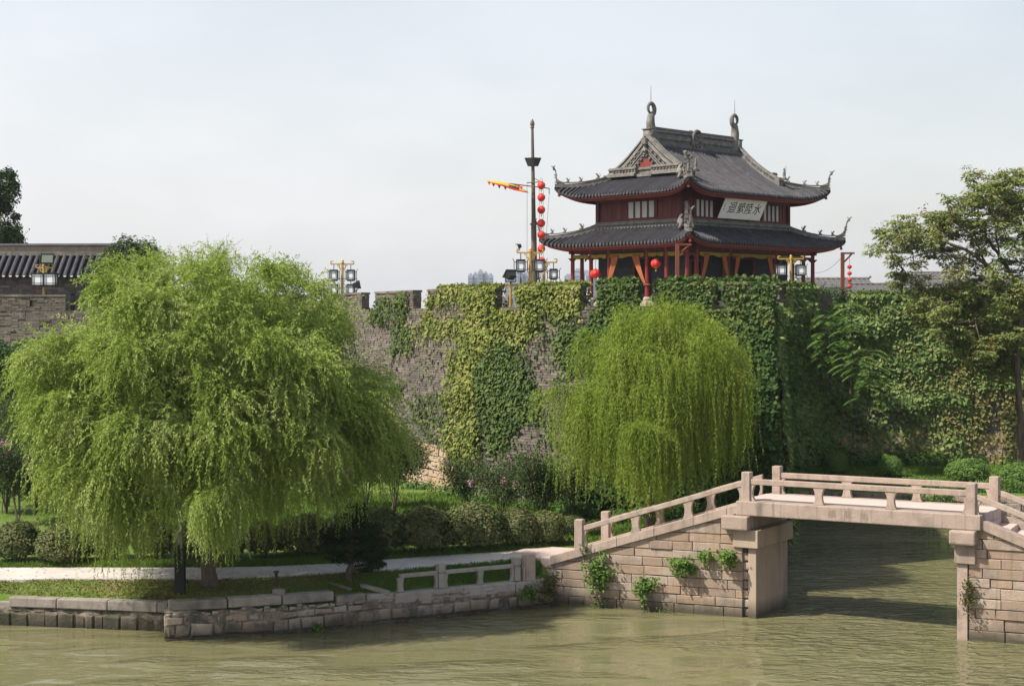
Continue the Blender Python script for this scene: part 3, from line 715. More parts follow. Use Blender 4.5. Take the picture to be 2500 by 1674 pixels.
def post(root, f, s, z, h, w, o, mat, head=True, name='post', bev=.02):
    m_ = MB()
    if head:
        sbox(m_, f, s-w/2, s+w/2, z, z, h-.30, o+w/2, o-w/2); sbox(m_, f, s-w*.44, s+w*.44, z+h-.30, z+h-.30, .04, o+w*.44, o-w*.44); sbox(m_, f, s-w*.54, s+w*.54, z+h-.26, z+h-.26, .26, o+w*.54, o-w*.54)
    else: sbox(m_, f, s-w/2, s+w/2, z, z, h, o+w/2, o-w/2)
    return m_.build(name, mat, root, bevel=bev, fixn=True)
cz = .93
sp1, sp2, s0b = s_on(fR,dR,1016), s_on(fR,dR,1190), s_on(fR,dR,923)
post(bal, fR, sp1, cz, .78, .23, -.24, M['balustrade']); post(bal, fR, sp2, cz, .78, .23, -.24, M['balustrade'])
cst = lambda v: (lambda s: v)
for s, hf in ((s0b,0),(sp1-.13,-1),(sp1+.13,1),(s_on(fR,dR,1106),0),(sp2-.13,-1)):
    hourglass(fR, s, cst(cz), cst(cz+.44), .25, -.17, .13, hf, .66).build('baluster', M['balustrade'], bal, bevel=.012, fixn=True)
m_ = MB(); sbox(m_, fR, s0b-.02, sp1-.135, cz+.44, cz+.44, .125, -.17, -.31); m_.build('rail', M['balustrade'], bal, bevel=.02, fixn=True)
m_ = MB(); sbox(m_, fR, sp1+.135, sp2-.135, cz+.44, cz+.44, .125, -.17, -.31); m_.build('rail', M['balustrade'], bal, bevel=.02, fixn=True)
bp_ = empty('stone_post', (0,0,0)); bpp = fR(s_on(fR,dR,1217), .9, -.2)
bp_.location = bpp; ORG[bp_] = bpp.copy()
post(bp_, fR, s_on(fR,dR,1217), .9, .88, .34, -.2, M['bridge_rail'], False, 'shaft'); m_ = MB(); sbox(m_, fR, s_on(fR,dR,1203), s_on(fR,dR,1217)-.17, .9, .9, .45, -.12, -.28); m_.build('stub_panel', M['bridge_rail'], bp_, bevel=.03, fixn=True)
tag(bp_, 'short brown stone post standing beside the right end of the bank balustrade', 'post')
# fallen pieces on the grass
def slab(name, a, b, w, h, label, cat):
    a, b = Vector(a), Vector(b); d = (b-a); L = d.length; d.normalize(); sd = d.cross(Vector((0,0,1))).normalized(); up = sd.cross(d)
    m_ = MB(); m_.box((a+b)/2+up*h/2, (L, w, h), d, sd, up)
    return tag(m_.build(name, M['coping'], bevel=.025, fixn=True), label, cat)
p1 = fR(s_on(fR,dR,892),.90,-.05); p2 = fR(s_on(fR,dR,848),1.10,-.75)
slab('fallen_rail', p1, p2, .17, .13, 'broken stone rail lying aslant across the bank coping', 'stone rail')
p1 = fR(s_on(fR,dR,822),1.0,-.65); p2 = fR(s_on(fR,dR,797),1.12,-1.5)
slab('fallen_rail', p1, p2, .17, .12, 'broken stone rail lying flat in the grass below the dark pine', 'stone rail')
c = fR(s_on(fR,dR,653),1.16,-.62); m_ = MB(); m_.lathe([(.19,-.1),(.21,0),(.205,.10),(.16,.14)], c, 14)
tag(m_.build('stone_drum', M['coping'], org=c), 'small round stone drum on the grass behind the coping', 'stone')
c = Vector((xat(632,52.2), 52.2, 1.14)); m_ = MB(); m_.tube([c-Vector((0,0,.1)), c+Vector((0,0,.46))], .05, 10); m_.lathe([(.06,.46),(.085,.48),(.085,.52),(.05,.53)], c, 10); m_.box(c+Vector((-.03,-.05,.1)), (.07,.04,.24))
tag(m_.build('iron_stake', M['rust'], org=c), 'short rusty iron stake with a flat head standing on the grass', 'stake')
# ---------------------------------------------------------------- stone bridge
BO = Vector((7.55,53.26,0)); E1 = Vector((.855,-.519,0)); E2 = Vector((.519,.855,0))
DZ = 3.76; SP = 7.25; BW = 2.69
bridge = empty('stone_bridge', (10,52,0), 'flat topped pinkish granite bridge with stone railings over the side canal', 'bridge')
fD = lambda s, z, o=0: BO+E1*s-E2*o+Vector((0,0,z))           # o positive = towards the camera
EL = Vector((-.918,.397,0)); NL = Vector((-.397,-.918,0))
fRL = lambda s, z, o=0: BO+EL*s+NL*o+Vector((0,0,z))          # left ramp
PR = BO+E1*SP; ER = Vector((.905,-.426,0)); NR = Vector((-.426,-.905,0))
fRR = lambda s, z, o=0: PR+ER*s+NR*o+Vector((0,0,z))          # right ramp
SLL, SLR = .312, .375
br = random.Random(21)
# side beams and deck slabs
def beam(s0, s1, z0, z1, o0, o1, name, mat, f=fD, bev=.03):
    m_ = MB(); m_.hexa([f(s0,z0,o0), f(s1,z0,o0), f(s1,z0,o1), f(s0,z0,o1), f(s0,z1,o0), f(s1,z1,o0), f(s1,z1,o1), f(s0,z1,o1)])
    return m_.build(name, mat, bridge, bevel=bev, fixn=True)
nb_ = beam(-.30, SP+.32, DZ-.46, DZ, .16, -.34, 'deck_beam', M['bridge_beam'])
beam(-.30, SP+.32, DZ-.46, DZ, -BW+.30, -BW-.16, 'deck_beam', M['bridge_beam'])
for k in range(4):
    o0 = -.345-k*.513; beam(-.28+br.uniform(-.03,.03), SP+.30+br.uniform(-.03,.03), DZ-.40, DZ+.012+br.uniform(-.008,.008), o0, o0-.505, 'deck_slab', M['deck'], bev=.015)
# inscription on the near beam: flush strokes coloured dark as the shadow of carving
def text_mesh(name, body, size, mat, parent, pos, xdir, zdir, depth=.004, org=None):
    cu = bpy.data.curves.new('glyph', 'FONT'); cu.body = body; cu.size = size; cu.align_x = 'CENTER'; cu.align_y = 'CENTER'; cu.extrude = depth
    to = bpy.data.objects.new('glyph', cu); COL.objects.link(to)
    bpy.context.view_layer.update()
    me = bpy.data.meshes.new_from_object(to.evaluated_get(bpy.context.evaluated_depsgraph_get()))
    bpy.data.objects.remove(to); bpy.data.curves.remove(cu)
    x = Vector(xdir).normalized(); z = Vector(zdir).normalized(); y = x.cross(z)   # text normal = -y... glyph faces +Z local
    nrm = x.cross(z)
    mat3 = Matrix((x, z, -nrm if False else x.cross(z))).transposed()
    base = Vector(pos)-(ORG[parent] if parent is not None else Vector(org))
    for v in me.vertices: v.co = mat3 @ v.co+base
    return link_mesh(name, me, mat, parent, org)
for xv, ch in ((1907,'橋'),(1943,'關'),(1980,'水')):
    k = (xv*V2S-1250)/F; s = (k*BO.y-BO.x)/(E1.x-k*E1.y)
    text_mesh('carved_character', ch, .27, M['carved'], nb_, fD(s, DZ-.24, .162), E1, (0,0,1), .0015)
# bearing beams, pier slabs
beam(-.72, .20, 2.84, DZ-.465, .40, -BW-.3, 'bearing_beam', M['bridge_beam'], bev=.05)
beam(-.42, .45, 2.26, 2.835, .14, -BW-.2, 'bearing_beam', M['bridge_dark'], bev=.02)
beam(.06, .34, -.8, 2.255, .0, -BW, 'pier_slab', M['bridge_dark'], bev=.02)
beam(SP-.57, SP+.22, 2.86, DZ-.465, .40, -BW-.3, 'bearing_beam', M['bridge_beam'], bev=.06)
beam(SP-.47, SP+.16, 2.28, 2.855, .14, -BW-.2, 'bearing_beam', M['bridge_beam'], bev=.02)
beam(SP-.42, SP-.10, -.8, 2.275, .04, -BW, 'pier_slab', M['bridge_rail'], bev=.02)
# ramp bodies
def ramp_body(f, s1, sl, z_end):
    m_ = MB(); zt = DZ-.34
    poly = [(.0,-1),(.0,zt),(s1,zt-sl*s1),(s1,-1)]
    m_.prism([f(s,z,-.12) for s, z in poly], f(0,0,-BW+.0)-f(0,0,-.12)); return m_.build('ramp_core', M['core'], bridge, fixn=True)
ramp_body(fRL, 6.9, SLL, 1.4); ramp_body(fRR, 7.5, SLR, 1.4)
# dressed stones of the abutments
def abut(f, s0, s1, sl, zc):
    zs = [-.42,-.06]; 
    while zs[-1] < DZ: zs.append(zs[-1]+br.choice((.27,.30,.33,.30,.36)))
    for p in courses_polys(s0, s1, zs, .42, 1.45, br, .010, .016, clip=(-sl, zc)):
        m_ = MB(); face_stone(m_, f, p, br.uniform(-.008,.03)+( -.05 if br.random()<.04 else 0), .016); m_.build('stone', M['bridge'], bridge, fixn=True)
abut(fRL, .12, 6.95, SLL, DZ-.33); abut(fRR, -.07, 7.4, SLR, DZ-.33)
# ragged quoin stones beside the left pier slab
for k, z in enumerate(np.arange(-.3, 2.1, .30)):
    m_ = MB(); w = br.uniform(.05,.16); face_stone(m_, lambda s, z, o=0: fD(-s, z, o-.03), [(-w,z+.02),(.17,z),(.17,z+.28),(-w*.6,z+.26)], br.uniform(-.06,.0), .04); m_.build('stone', M['bridge'], bridge, fixn=True)
# back faces seen through the arch / from the side: plain courses
for f, s1, sl in ((fRL, 6.9, SLL), (fRR, 7.4, SLR)):
    g = lambda s, z, o=0, f=f: f(s, z, -BW-o)
    m_ = MB()
    for p in courses_polys(.1, s1, list(np.arange(-.4, DZ, .31)), .5, 1.4, br, .01, .016, clip=(-sl, DZ-.33)): face_stone(m_, g, p, br.uniform(0,.03), .016)
    tag(m_.build('rear_masonry', M['bridge'], bridge, fixn=True), kind='stuff')
# sloping coping, steps and railings
def ramp_top(f, s1, sl, cuts, nstep, o_sign):
    for o0, o1 in ((.10,-.32),(-BW+.32,-BW-.10)):
        for a, b in zip(cuts[:-1], cuts[1:]):
            m_ = MB(); za, zb = DZ-.33-sl*a, DZ-.33-sl*b
            sbox(m_, f, a+.004, b-.004, za, zb, .30, o0+br.uniform(-.01,.01), o1); m_.build('coping_stone', M['bridge_rail'], bridge, bevel=.02, fixn=True)
    st = s1/nstep
    for k in range(nstep):
        zt = DZ-.20-sl*st*(k+.55); m_ = MB(); sbox(m_, f, k*st, (k+1)*st+.03, zt-.42, zt-.42, .42, -.325, -BW+.325)
        m_.build('step', M['deck'], bridge, bevel=.02, fixn=True)
ramp_top(fRL, 6.8, SLL, [.02,.62,1.75,3.1,4.4,5.3,6.8], 15, 1)
ramp_top(fRR, 7.4, SLR, [-.02,1.9,3.7,5.6,7.4], 15, 1)
def railing(f, posts, sl, bals, z0, skip_first=False, extra_end=None):
    """posts: s positions (full posts built by caller where shared); rails join consecutive posts; bals: full balusters"""
    for o in (-.06, -BW+.06):
        zt = lambda s: z0-sl*s
        for a, b in zip(posts[:-1], posts[1:]):
            m_ = MB(); sbox(m_, f, a+.13, b-.13, zt(a+.13)+.53, zt(b-.13)+.53, .18, o+.09, o-.09); m_.build('rail', M['bridge_rail'], bridge, bevel=.02, fixn=True)
            for s, hf in ((a+.13,1),(b-.13,-1)):
                hourglass(f, s, zt, lambda q: zt(q)+.53, .34, o+.07, .14, hf, .45).build('baluster', M['bridge_rail'], bridge, bevel=.012, fixn=True)
        for s in bals:
            hourglass(f, s, zt, lambda q: zt(q)+.53, .37, o+.07, .14, 0, .62).build('baluster', M['bridge_rail'], bridge, bevel=.012, fixn=True)
def posts_at(f, ss, sl, h=.96, w=.29):
    for s in ss:
        for o in (-.06, -BW+.06): post(bridge, f, s, DZ-.03-sl*s-.05, h+.05, w, o, M['bridge_rail'], False, 'post', .025)
railing(fD, [0, SP], 0, [2.44, 4.77], DZ)
posts_at(fD, [0, SP], 0)
railing(fRL, [0.02, 5.77], SLL, [1.96, 3.78], DZ-.03)
posts_at(fRL, [5.77], SLL)
railing(fRR, [0, 6.0], SLR, [2.0, 4.0], DZ-.03)
posts_at(fRR, [6.0], SLR)
# left ramp landing slab towards the path
m_ = MB(); sbox(m_, fRL, 6.8, 8.6, 1.2, 1.2, .33, .0, -BW); m_.build('landing_slab', M['deck'], bridge, bevel=.03, fixn=True)
# far canal bank walls: rough stone strips below the grass edge (left side of the side canal and the far side)
fb = empty('canal_wall', (14,79,0), 'rough low stone wall lining the far side of the canal beyond the bridge', 'retaining wall')
for A, B in (((9.1,57.0),(9.4,58.5)),((9.4,58.5),(10.3,63.2)),((10.3,63.2),(12.9,79.3)),((12.9,79.3),(13.8,80)),((13.8,80),(22,77.5)),((22,77.5),(40,75.6))):
    d = Vector((B[0]-A[0], B[1]-A[1])); L = d.length; d.normalize(); n = Vector((d.y, -d.x)); f = plane_f(A, d, n); m_ = MB()
    for p in courses_polys(0, L, [-.4,.0,.35,.7,1.05,1.38], .5, 1.2, br, .02, .02): face_stone(m_, f, p, br.uniform(.02,.08), .02, .3)
    tag(m_.build('masonry', M['bank'], fb, fixn=True), kind='stuff')
# ---------------------------------------------------------------- pavilion on the wall
PC = Vector((9.75, 93.5, 0)); PU = Vector((-.703,.711,0)).normalized(); PV = Vector((.711,.703,0)).normalized()
PA, PB = 6.57, 9.82
def E(h): return HC+h
pav = empty('pavilion', PC+PU*PA/2+PV*PB/2+Vector((0,0,10.7)), 'two storey dark red wooden pavilion with upturned grey tiled roofs on the wall', 'pavilion')
SIDES = [(-PV, PU, PC+PU*PA/2, PA), (-PU, PV, PC+PV*PB/2, PB), (PV, -PU, PC+PV*PB+PU*PA/2, PA), (PU, -PV, PC+PU*PA+PV*PB/2, PB)]
def sp(k, al, out, z):
    n, t, c, L = SIDES[k]; return c+t*al+n*out+Vector((0,0,z))
up = Vector((0,0,1))
class Roof:
    def __init__(s, tab, omid, oc, rise, kpow, inner0):
        s.tab = tab; s.omid = omid; s.oc = oc; s.rise = rise; s.k = kpow; s.i0 = inner0
    def base(s, out):
        xs = [t[0] for t in s.tab]; zs = [t[1] for t in s.tab]
        if out >= xs[-1]: return zs[-1]+(out-xs[-1])*(zs[-1]-zs[-2])/(xs[-1]-xs[-2])
        # smooth monotone-ish interpolation
        i = max(j for j in range(len(xs)) if xs[j] <= out+1e-9) if out >= xs[0] else 0
        i = min(i, len(xs)-2)
        h = xs[i+1]-xs[i]; t = (out-xs[i])/h
        d = lambda j: (zs[j+1]-zs[j])/(xs[j+1]-xs[j])
        m0 = d(i) if i == 0 else (d(i-1)+d(i))/2; m1 = d(i) if i+2 == len(xs) else (d(i)+d(i+1))/2
        return zs[i]*(2*t**3-3*t*t+1)+m0*h*(t**3-2*t*t+t)+zs[i+1]*(-2*t**3+3*t*t)+m1*h*(t**3-t*t)
    def z(s, k, al, out):
        half = SIDES[k][3]/2
        r = min(abs(al)/(half+max(out, .05)), 1.0)
        q = max(0, (out-s.i0)/(s.oc-s.i0))
        return s.base(out)+s.rise*r**s.k*q*q
    def eave(s, k, al):
        half = SIDES[k][3]/2; r = min(abs(al)/(half+s.omid), 1.0)
        return s.omid+(s.oc-s.omid)*r**4
LOW = Roof([(0,E(5.55)),(1.0,E(5.0)),(2.1,E(4.52))], 2.1, 2.5, .62, 6, 0)
GIN = .70                                                      # gable set in from the end walls
UPR = Roof([(-PA/2,E(10.55)),(-1.84,E(9.3)),(-.25,E(8.28)),(1.5,E(7.42))], 1.5, 1.85, .78, 6, -GIN)
def alsamp(half, oc):
    e = half+oc
    a = np.concatenate([np.linspace(0, .6, 5), np.linspace(.65, 1, 16)])*e
    return np.concatenate([-a[::-1], a[1:]])
def slope_sheet(mb, rf, k, start, a0=None, a1=None, nq=9, dz=0.0, thick=None, outpad=0.0):
    half = SIDES[k][3]/2; rows = []
    al = alsamp(half, rf.oc)
    if a0 is not None: al = np.array(sorted(set([a0, a1]+[x for x in al if a0 < x < a1])))
    for a in al:
        st = start(a); en = max(rf.eave(k, a)+outpad, st+.001)
        rows.append([sp(k, a, st+(en-st)*j/nq, rf.z(k, a, st+(en-st)*j/nq)+dz) for j in range(nq+1)])
    mb.grid(rows, thick=thick)
def make_rows(parent, rf, k, start, amax, spacing=.262, visible=True, r=.070):
    half = SIDES[k][3]/2; n = int(2*amax/spacing); objs = []
    stuff = MB()
    for i in range(n+1):
        a = -amax+(i+.5)*2*amax/(n+1); st = start(a); en = rf.eave(k, a)+.06
        if en-st < .12: continue
        nn, t, c, L = SIDES[k]; m_ = MB(); nl = 6; vs = []
        for j in range(nl+1):
            o = st+(en-st)*j/nl; z = rf.z(k, a, o)+.03+random.uniform(-.006,.006)
            for g in range(5):
                th = math.pi*g/4
                vs.append(sp(k, a+math.cos(th)*r+random.uniform(-.004,.004), o, z+math.sin(th)*r*1.5))
        fs = [(j*5+g, j*5+g+1, (j+1)*5+g+1, (j+1)*5+g) for j in range(nl) for g in range(4)]+[tuple(nl*5+g for g in range(5))]
        m_.add(vs, fs)
        # round end tile
        pe = sp(k, a, en+.012, rf.z(k, a, en)+.02); m_.lathe([(.0,-.03),(.086,-.03),(.086,.012),(.0,.012)], pe, 7, nn)
        if visible: m_.build('tile_row', M['tile'], parent)
        else:
            stuff.add(m_.v, m_.f)
    if not visible: tag(stuff.build('tile_field', M['tile'], parent), kind='stuff')
def fascia(parent, rf, k):
    half = SIDES[k][3]/2; m_ = MB(); al = alsamp(half, rf.oc)
    for d0, d1, h0, h1 in ((-.04,-.13,-.05,-.21),(-.24,-.33,-.17,-.33)):
        rows = []
        for a in al:
            e = rf.eave(k, a); z = rf.z(k, a, e)
            rows.append([sp(k, a*(half+e+d0)/(half+e), e+d0, z+h0), sp(k, a*(half+e+d0)/(half+e), e+d0, z+h1), sp(k, a*(half+e+d1)/(half+e), e+d1, z+h1), sp(k, a*(half+e+d1)/(half+e), e+d1, z+h0)])
        m_.grid(rows)
    m_.build('eave_board', M['fascia'], parent, fixn=True)
    # drip tiles between the rows: small dark tongues
    m2 = MB(); n = int(2*(half+rf.omid)/.262)
    for i in range(n):
        a = -half-rf.omid+(i+1)*.262
        e = rf.eave(k, a)+.05; z = rf.z(k, a, e)
        m2.prism([sp(k, a-.07, e, z+.02), sp(k, a+.07, e, z+.02), sp(k, a+.06, e+.01, z-.07), sp(k, a, e+.015, z-.12), sp(k, a-.06, e+.01, z-.07)], SIDES[k][0]*.015)
    tag(m2.build('drip_tiles', M['tile'], parent), kind='stuff')
    # rafters under the eave
    m3 = MB(); n = int(2*half/.30)
    for i in range(n+1):
        a = -half+i*2*half/n; e = rf.eave(k, a)-.1
        m3.sweep([sp(k, a, .02, rf.z(k, a, .02)-.22), sp(k, a, e*.5, rf.z(k, a, e*.5)-.22), sp(k, a, e, rf.z(k, a, e)-.19)], (.08,.08), up)
    tag(m3.build('rafters', M['redwood'], parent), kind='stuff')
def hip_pts(rf, sgu, sgv, o0, o1, n, corner):
    """points along the 45 degree hip; corner = wall corner, outward diagonal"""
    pts = []
    k = 0; half = PA/2
    for j in range(n+1):
        o = o0+(o1-o0)*j/n; z = rf.z(0, half+o, o)
        pts.append(corner+(PU*sgu+PV*sgv)*o+up*z)
    return pts
CORN = [(PC, -1, -1), (PC+PU*PA, 1, -1), (PC+PV*PB, -1, 1), (PC+PU*PA+PV*PB, 1, 1)]
def statue(m_, p, h=.45, r=.1):
    m_.lathe([(r*1.3,0),(r*1.3,h*.12),(r*.7,h*.15),(r*.9,h*.35),(r*.75,h*.55),(r*.4,h*.68),(r*.55,h*.78),(r*.5,h*.92),(r*.15,h)], p, 8)
def beast(m_, p, d, h=.3):
    d = Vector(d); sdv = d.cross(up)
    m_.box(p+up*h*.1, (h*.7, h*.3, h*.2), d, sdv); m_.tube([p+up*h*.2-d*h*.2, p+up*h*.55, p+up*h*.9+d*h*.22, p+up*h*.85+d*h*.42], [h*.17,h*.2,h*.15,h*.07], 6); m_.tube([p+up*h*.25-d*h*.25, p+up*h*.7-d*h*.42, p+up*h*.95-d*h*.3], [h*.08,h*.07,h*.03], 5)
def hip_ridge(parent, rf, ci, o0, tip, tipz, dragon=True):
    c, su, sv = CORN[ci]; dg = (PU*su+PV*sv).normalized()
    pts = hip_pts(rf, su, sv, o0, rf.oc-.02, 14, c)
    m_ = MB(); n = len(pts)
    m_.sweep(pts, (.26,.30), up, taper=[1-.35*(i/(n-1)) for i in range(n)])
    m_.sweep([p+up*.27 for p in pts], (.34,.07), up, taper=[1-.35*(i/(n-1)) for i in range(n)], lift=.0)
    # upswept tip: curve on from the eave corner
    e = pts[-1]; tp = c+dg*(tip)+up*tipz
    cur = []
    p0 = pts[-3]+up*.06; p1 = e+dg*.28+up*.20; p2 = tp-dg*.30-up*.50; p3 = tp
    for j in range(11):
        t = j/10; cur.append(p0*(1-t)**3+p1*3*t*(1-t)**2+p2*3*t*t*(1-t)+p3*t**3)
    m_.sweep(cur, (.20,.26), (up-dg*.4).normalized(), side=dg.cross(up), taper=[1,.98,.95,.9,.85,.78,.7,.6,.5,.42,.34])
    sdv = dg.cross(up)
    for sg in (-1, 1):      # fork like a fish tail
        m_.tube([tp-up*.05, tp+up*.10+sdv*sg*.10+dg*.03, tp+up*.20+sdv*sg*.20+dg*(.16 if sg > 0 else -.06)], [.06,.055,.02], 5)
    m_.build('hip_ridge', M['plaster'], parent, fixn=True)
    # tiled flank below the tip
    m2 = MB()
    for j in range(6):
        t = j/5; q = pts[-6]*(1-t)+cur[7]*t
        beastp = q-up*.02
        m2.lathe([(.0,0),(.06,.0),(.06,.05),(0,.05)], beastp+sdv*.14, 6, sdv)
    m3 = MB()
    for j, h in ((4,.34),(8,.28),(11,.26)): beast(m3, pts[j]+up*.33, dg, h)
    beast(m3, cur[5]+up*.12, dg, .24)
    m3.build('roof_beast', M['plaster'], parent, fixn=True)
    # wooden corner rafter head under the eave
    m4 = MB(); m4.sweep([c+dg*.2+up*(rf.base(.15)-.45), e-dg*.55+up*-.42, e-dg*.12+up*-.30], (.16,.2), up); m4.lathe([(.05,0),(.08,-.12),(.09,-.2)], e-dg*.25-up*.36, 8)
    m4.build('corner_rafter', M['fascia'], parent, fixn=True)
# --- lower roof
lr = MB()
hip = lambda k: (lambda a: max(0.0, abs(a)-SIDES[k][3]/2))
for k in range(4): slope_sheet(lr, LOW, k, hip(k), thick=(0,0,-.13))
lower = lr.build('lower_roof', M['shaded_tilebed'], pav, fixn=False)
for k in range(4):
    make_rows(lower, LOW, k, lambda a, k=k: hip(k)(a)+.04, SIDES[k][3]/2+LOW.omid+.1, visible=k < 2)
    fascia(lower, LOW, k)
for i, (tip, tz) in enumerate([(3.72,E(6.15)),(3.72,E(5.95)),(3.72,E(6.2)),(3.72,E(6.0))]): hip_ridge(lower, LOW, i, .0, tip, tz)
# band ridge round the foot of the upper walls, with openwork
for k in range(4):
    n, t, c, L = SIDES[k]; m_ = MB()
    for z0, z1, o in ((5.50,5.60,.20),(5.60,5.72,.09),(5.72,5.82,.17),(5.84,5.90,.13)):
        m_.box(sp(k, 0, o/2, E((z0+z1)/2)), (L+2*o, o, z1-z0), t, n, up)
    m_.build('band_ridge', M['plaster'], lower, fixn=True)
    m2 = MB(); nn = int(L/.22)
    for i in range(nn):
        a = -L/2+(i+.5)*L/nn; m2.lathe([(.045,0),(.05,.03)], sp(k, a, .09, E(5.66)), 6, n)
    tag(m2.build('openwork', M['ridge_dark'], lower), kind='stuff')
# --- upper walls
upw = MB(); WZ0, WZ1 = E(5.5), E(7.6)
upw.prism([p+up*WZ0 for p in (PC, PC+PV*PB, PC+PV*PB+PU*PA, PC+PU*PA)], up*(WZ1-WZ0))
uwall = upw.build('upper_wall', M['redwood'], pav, fixn=True)
for k in range(4):
    n, t, c, L = SIDES[k]
    wins = [(-.10, 2.08)] if k in (0,2) else [(-3.15,1.62),(3.20,1.62)]
    m_ = MB(); edges = [-L/2+.06]
    for a in (-L/2, L/2): m_.box(sp(k, a, .0, (WZ0+WZ1)/2), (.24,.24,WZ1-WZ0), t, n, up)
    for wc, ww in wins:
        for a in (wc-ww/2-.12, wc+ww/2+.12): m_.box(sp(k, a, .02, (WZ0+WZ1)/2), (.15,.12,WZ1-WZ0), t, n, up)
    m_.box(sp(k, 0, .03, E(5.98)), (L-.2,.10,.12), t, n, up); m_.box(sp(k, 0, .04, E(7.15)), (L-.2,.14,.20), t, n, up)
    m_.build('wall_frame', M['redwood'], uwall, fixn=True)
    # vertical boards
    a = -L/2+.15
    while a < L/2-.15:
        w = random.uniform(.32,.42)
        if not any(abs(a+w/2-wc) < ww/2+.22 for wc, ww in wins) and a+w < L/2-.1:
            b = MB(); b.box(sp(k, a+w/2, .012, (WZ0+WZ1)/2), (w-.012,.03,WZ1-WZ0-.05), t, n, up); b.build('board', M['redwood'], uwall)
        a += w
    for wc, ww in wins:
        fr = MB(); np_ = 4
        zb, zt = E(6.02), E(7.02); pw = ww/np_
        fr.box(sp(k, wc, .03, (WZ0+zb)/2+.03), (ww,.06,zb-WZ0-.1), t, n, up)
        for i in range(np_+1): fr.box(sp(k, wc-ww/2+i*pw, .045, (zb+zt)/2), (.10 if i not in (0,np_) else .08,.09,zt-zb), t, n, up)
        fr.box(sp(k, wc, .045, zt+.04), (ww+.1,.09,.08), t, n, up)
        wo = fr.build('window', M['redwood'], uwall, fixn=True)
        # panes are sub-parts one level up: keep them under the wall's window
    pn = MB()
    for wc, ww in wins:
        pw = ww/4
        for i in range(4):
            q = MB(); q.box(sp(k, wc-ww/2+(i+.5)*pw, .02, E(6.53)), (pw-.10,.03,.93), t, n, up); q.build('pane', M['pane'], uwall)
# --- upper roof: two long slopes and two skirts
ur = MB(); G = PB/2-GIN; G0 = PA/2
def st_long(a): return -PA/2 if abs(a) <= G+1e-6 else abs(a)-PB/2
def st_short(a): return max(-GIN, abs(a)-PA/2)
for k in (1, 3):
    slope_sheet(ur, UPR, k, st_long, -G, G, 14, thick=(0,0,-.14)); e = SIDES[k][3]/2+UPR.oc
    slope_sheet(ur, UPR, k, lambda a: abs(a)-PB/2, -e, -G, 9, thick=(0,0,-.14)); slope_sheet(ur, UPR, k, lambda a: abs(a)-PB/2, G, e, 9, thick=(0,0,-.14))
for k in (0, 2): slope_sheet(ur, UPR, k, st_short, thick=(0,0,-.14))
upper = ur.build('upper_roof', M['shaded_tilebed'], pav)
for k in range(4):
    make_rows(upper, UPR, k, (lambda a: st_long(a)+.04) if k in (1,3) else (lambda a: st_short(a)+.04), SIDES[k][3]/2+UPR.omid+.06, spacing=.245, visible=k < 2)
    fascia(upper, UPR, k)
for i, (tip, tz) in enumerate([(2.66,E(9.0)),(2.64,E(9.1)),(2.66,E(9.0)),(2.64,E(9.1))]): hip_ridge(upper, UPR, i, -GIN, tip, tz)
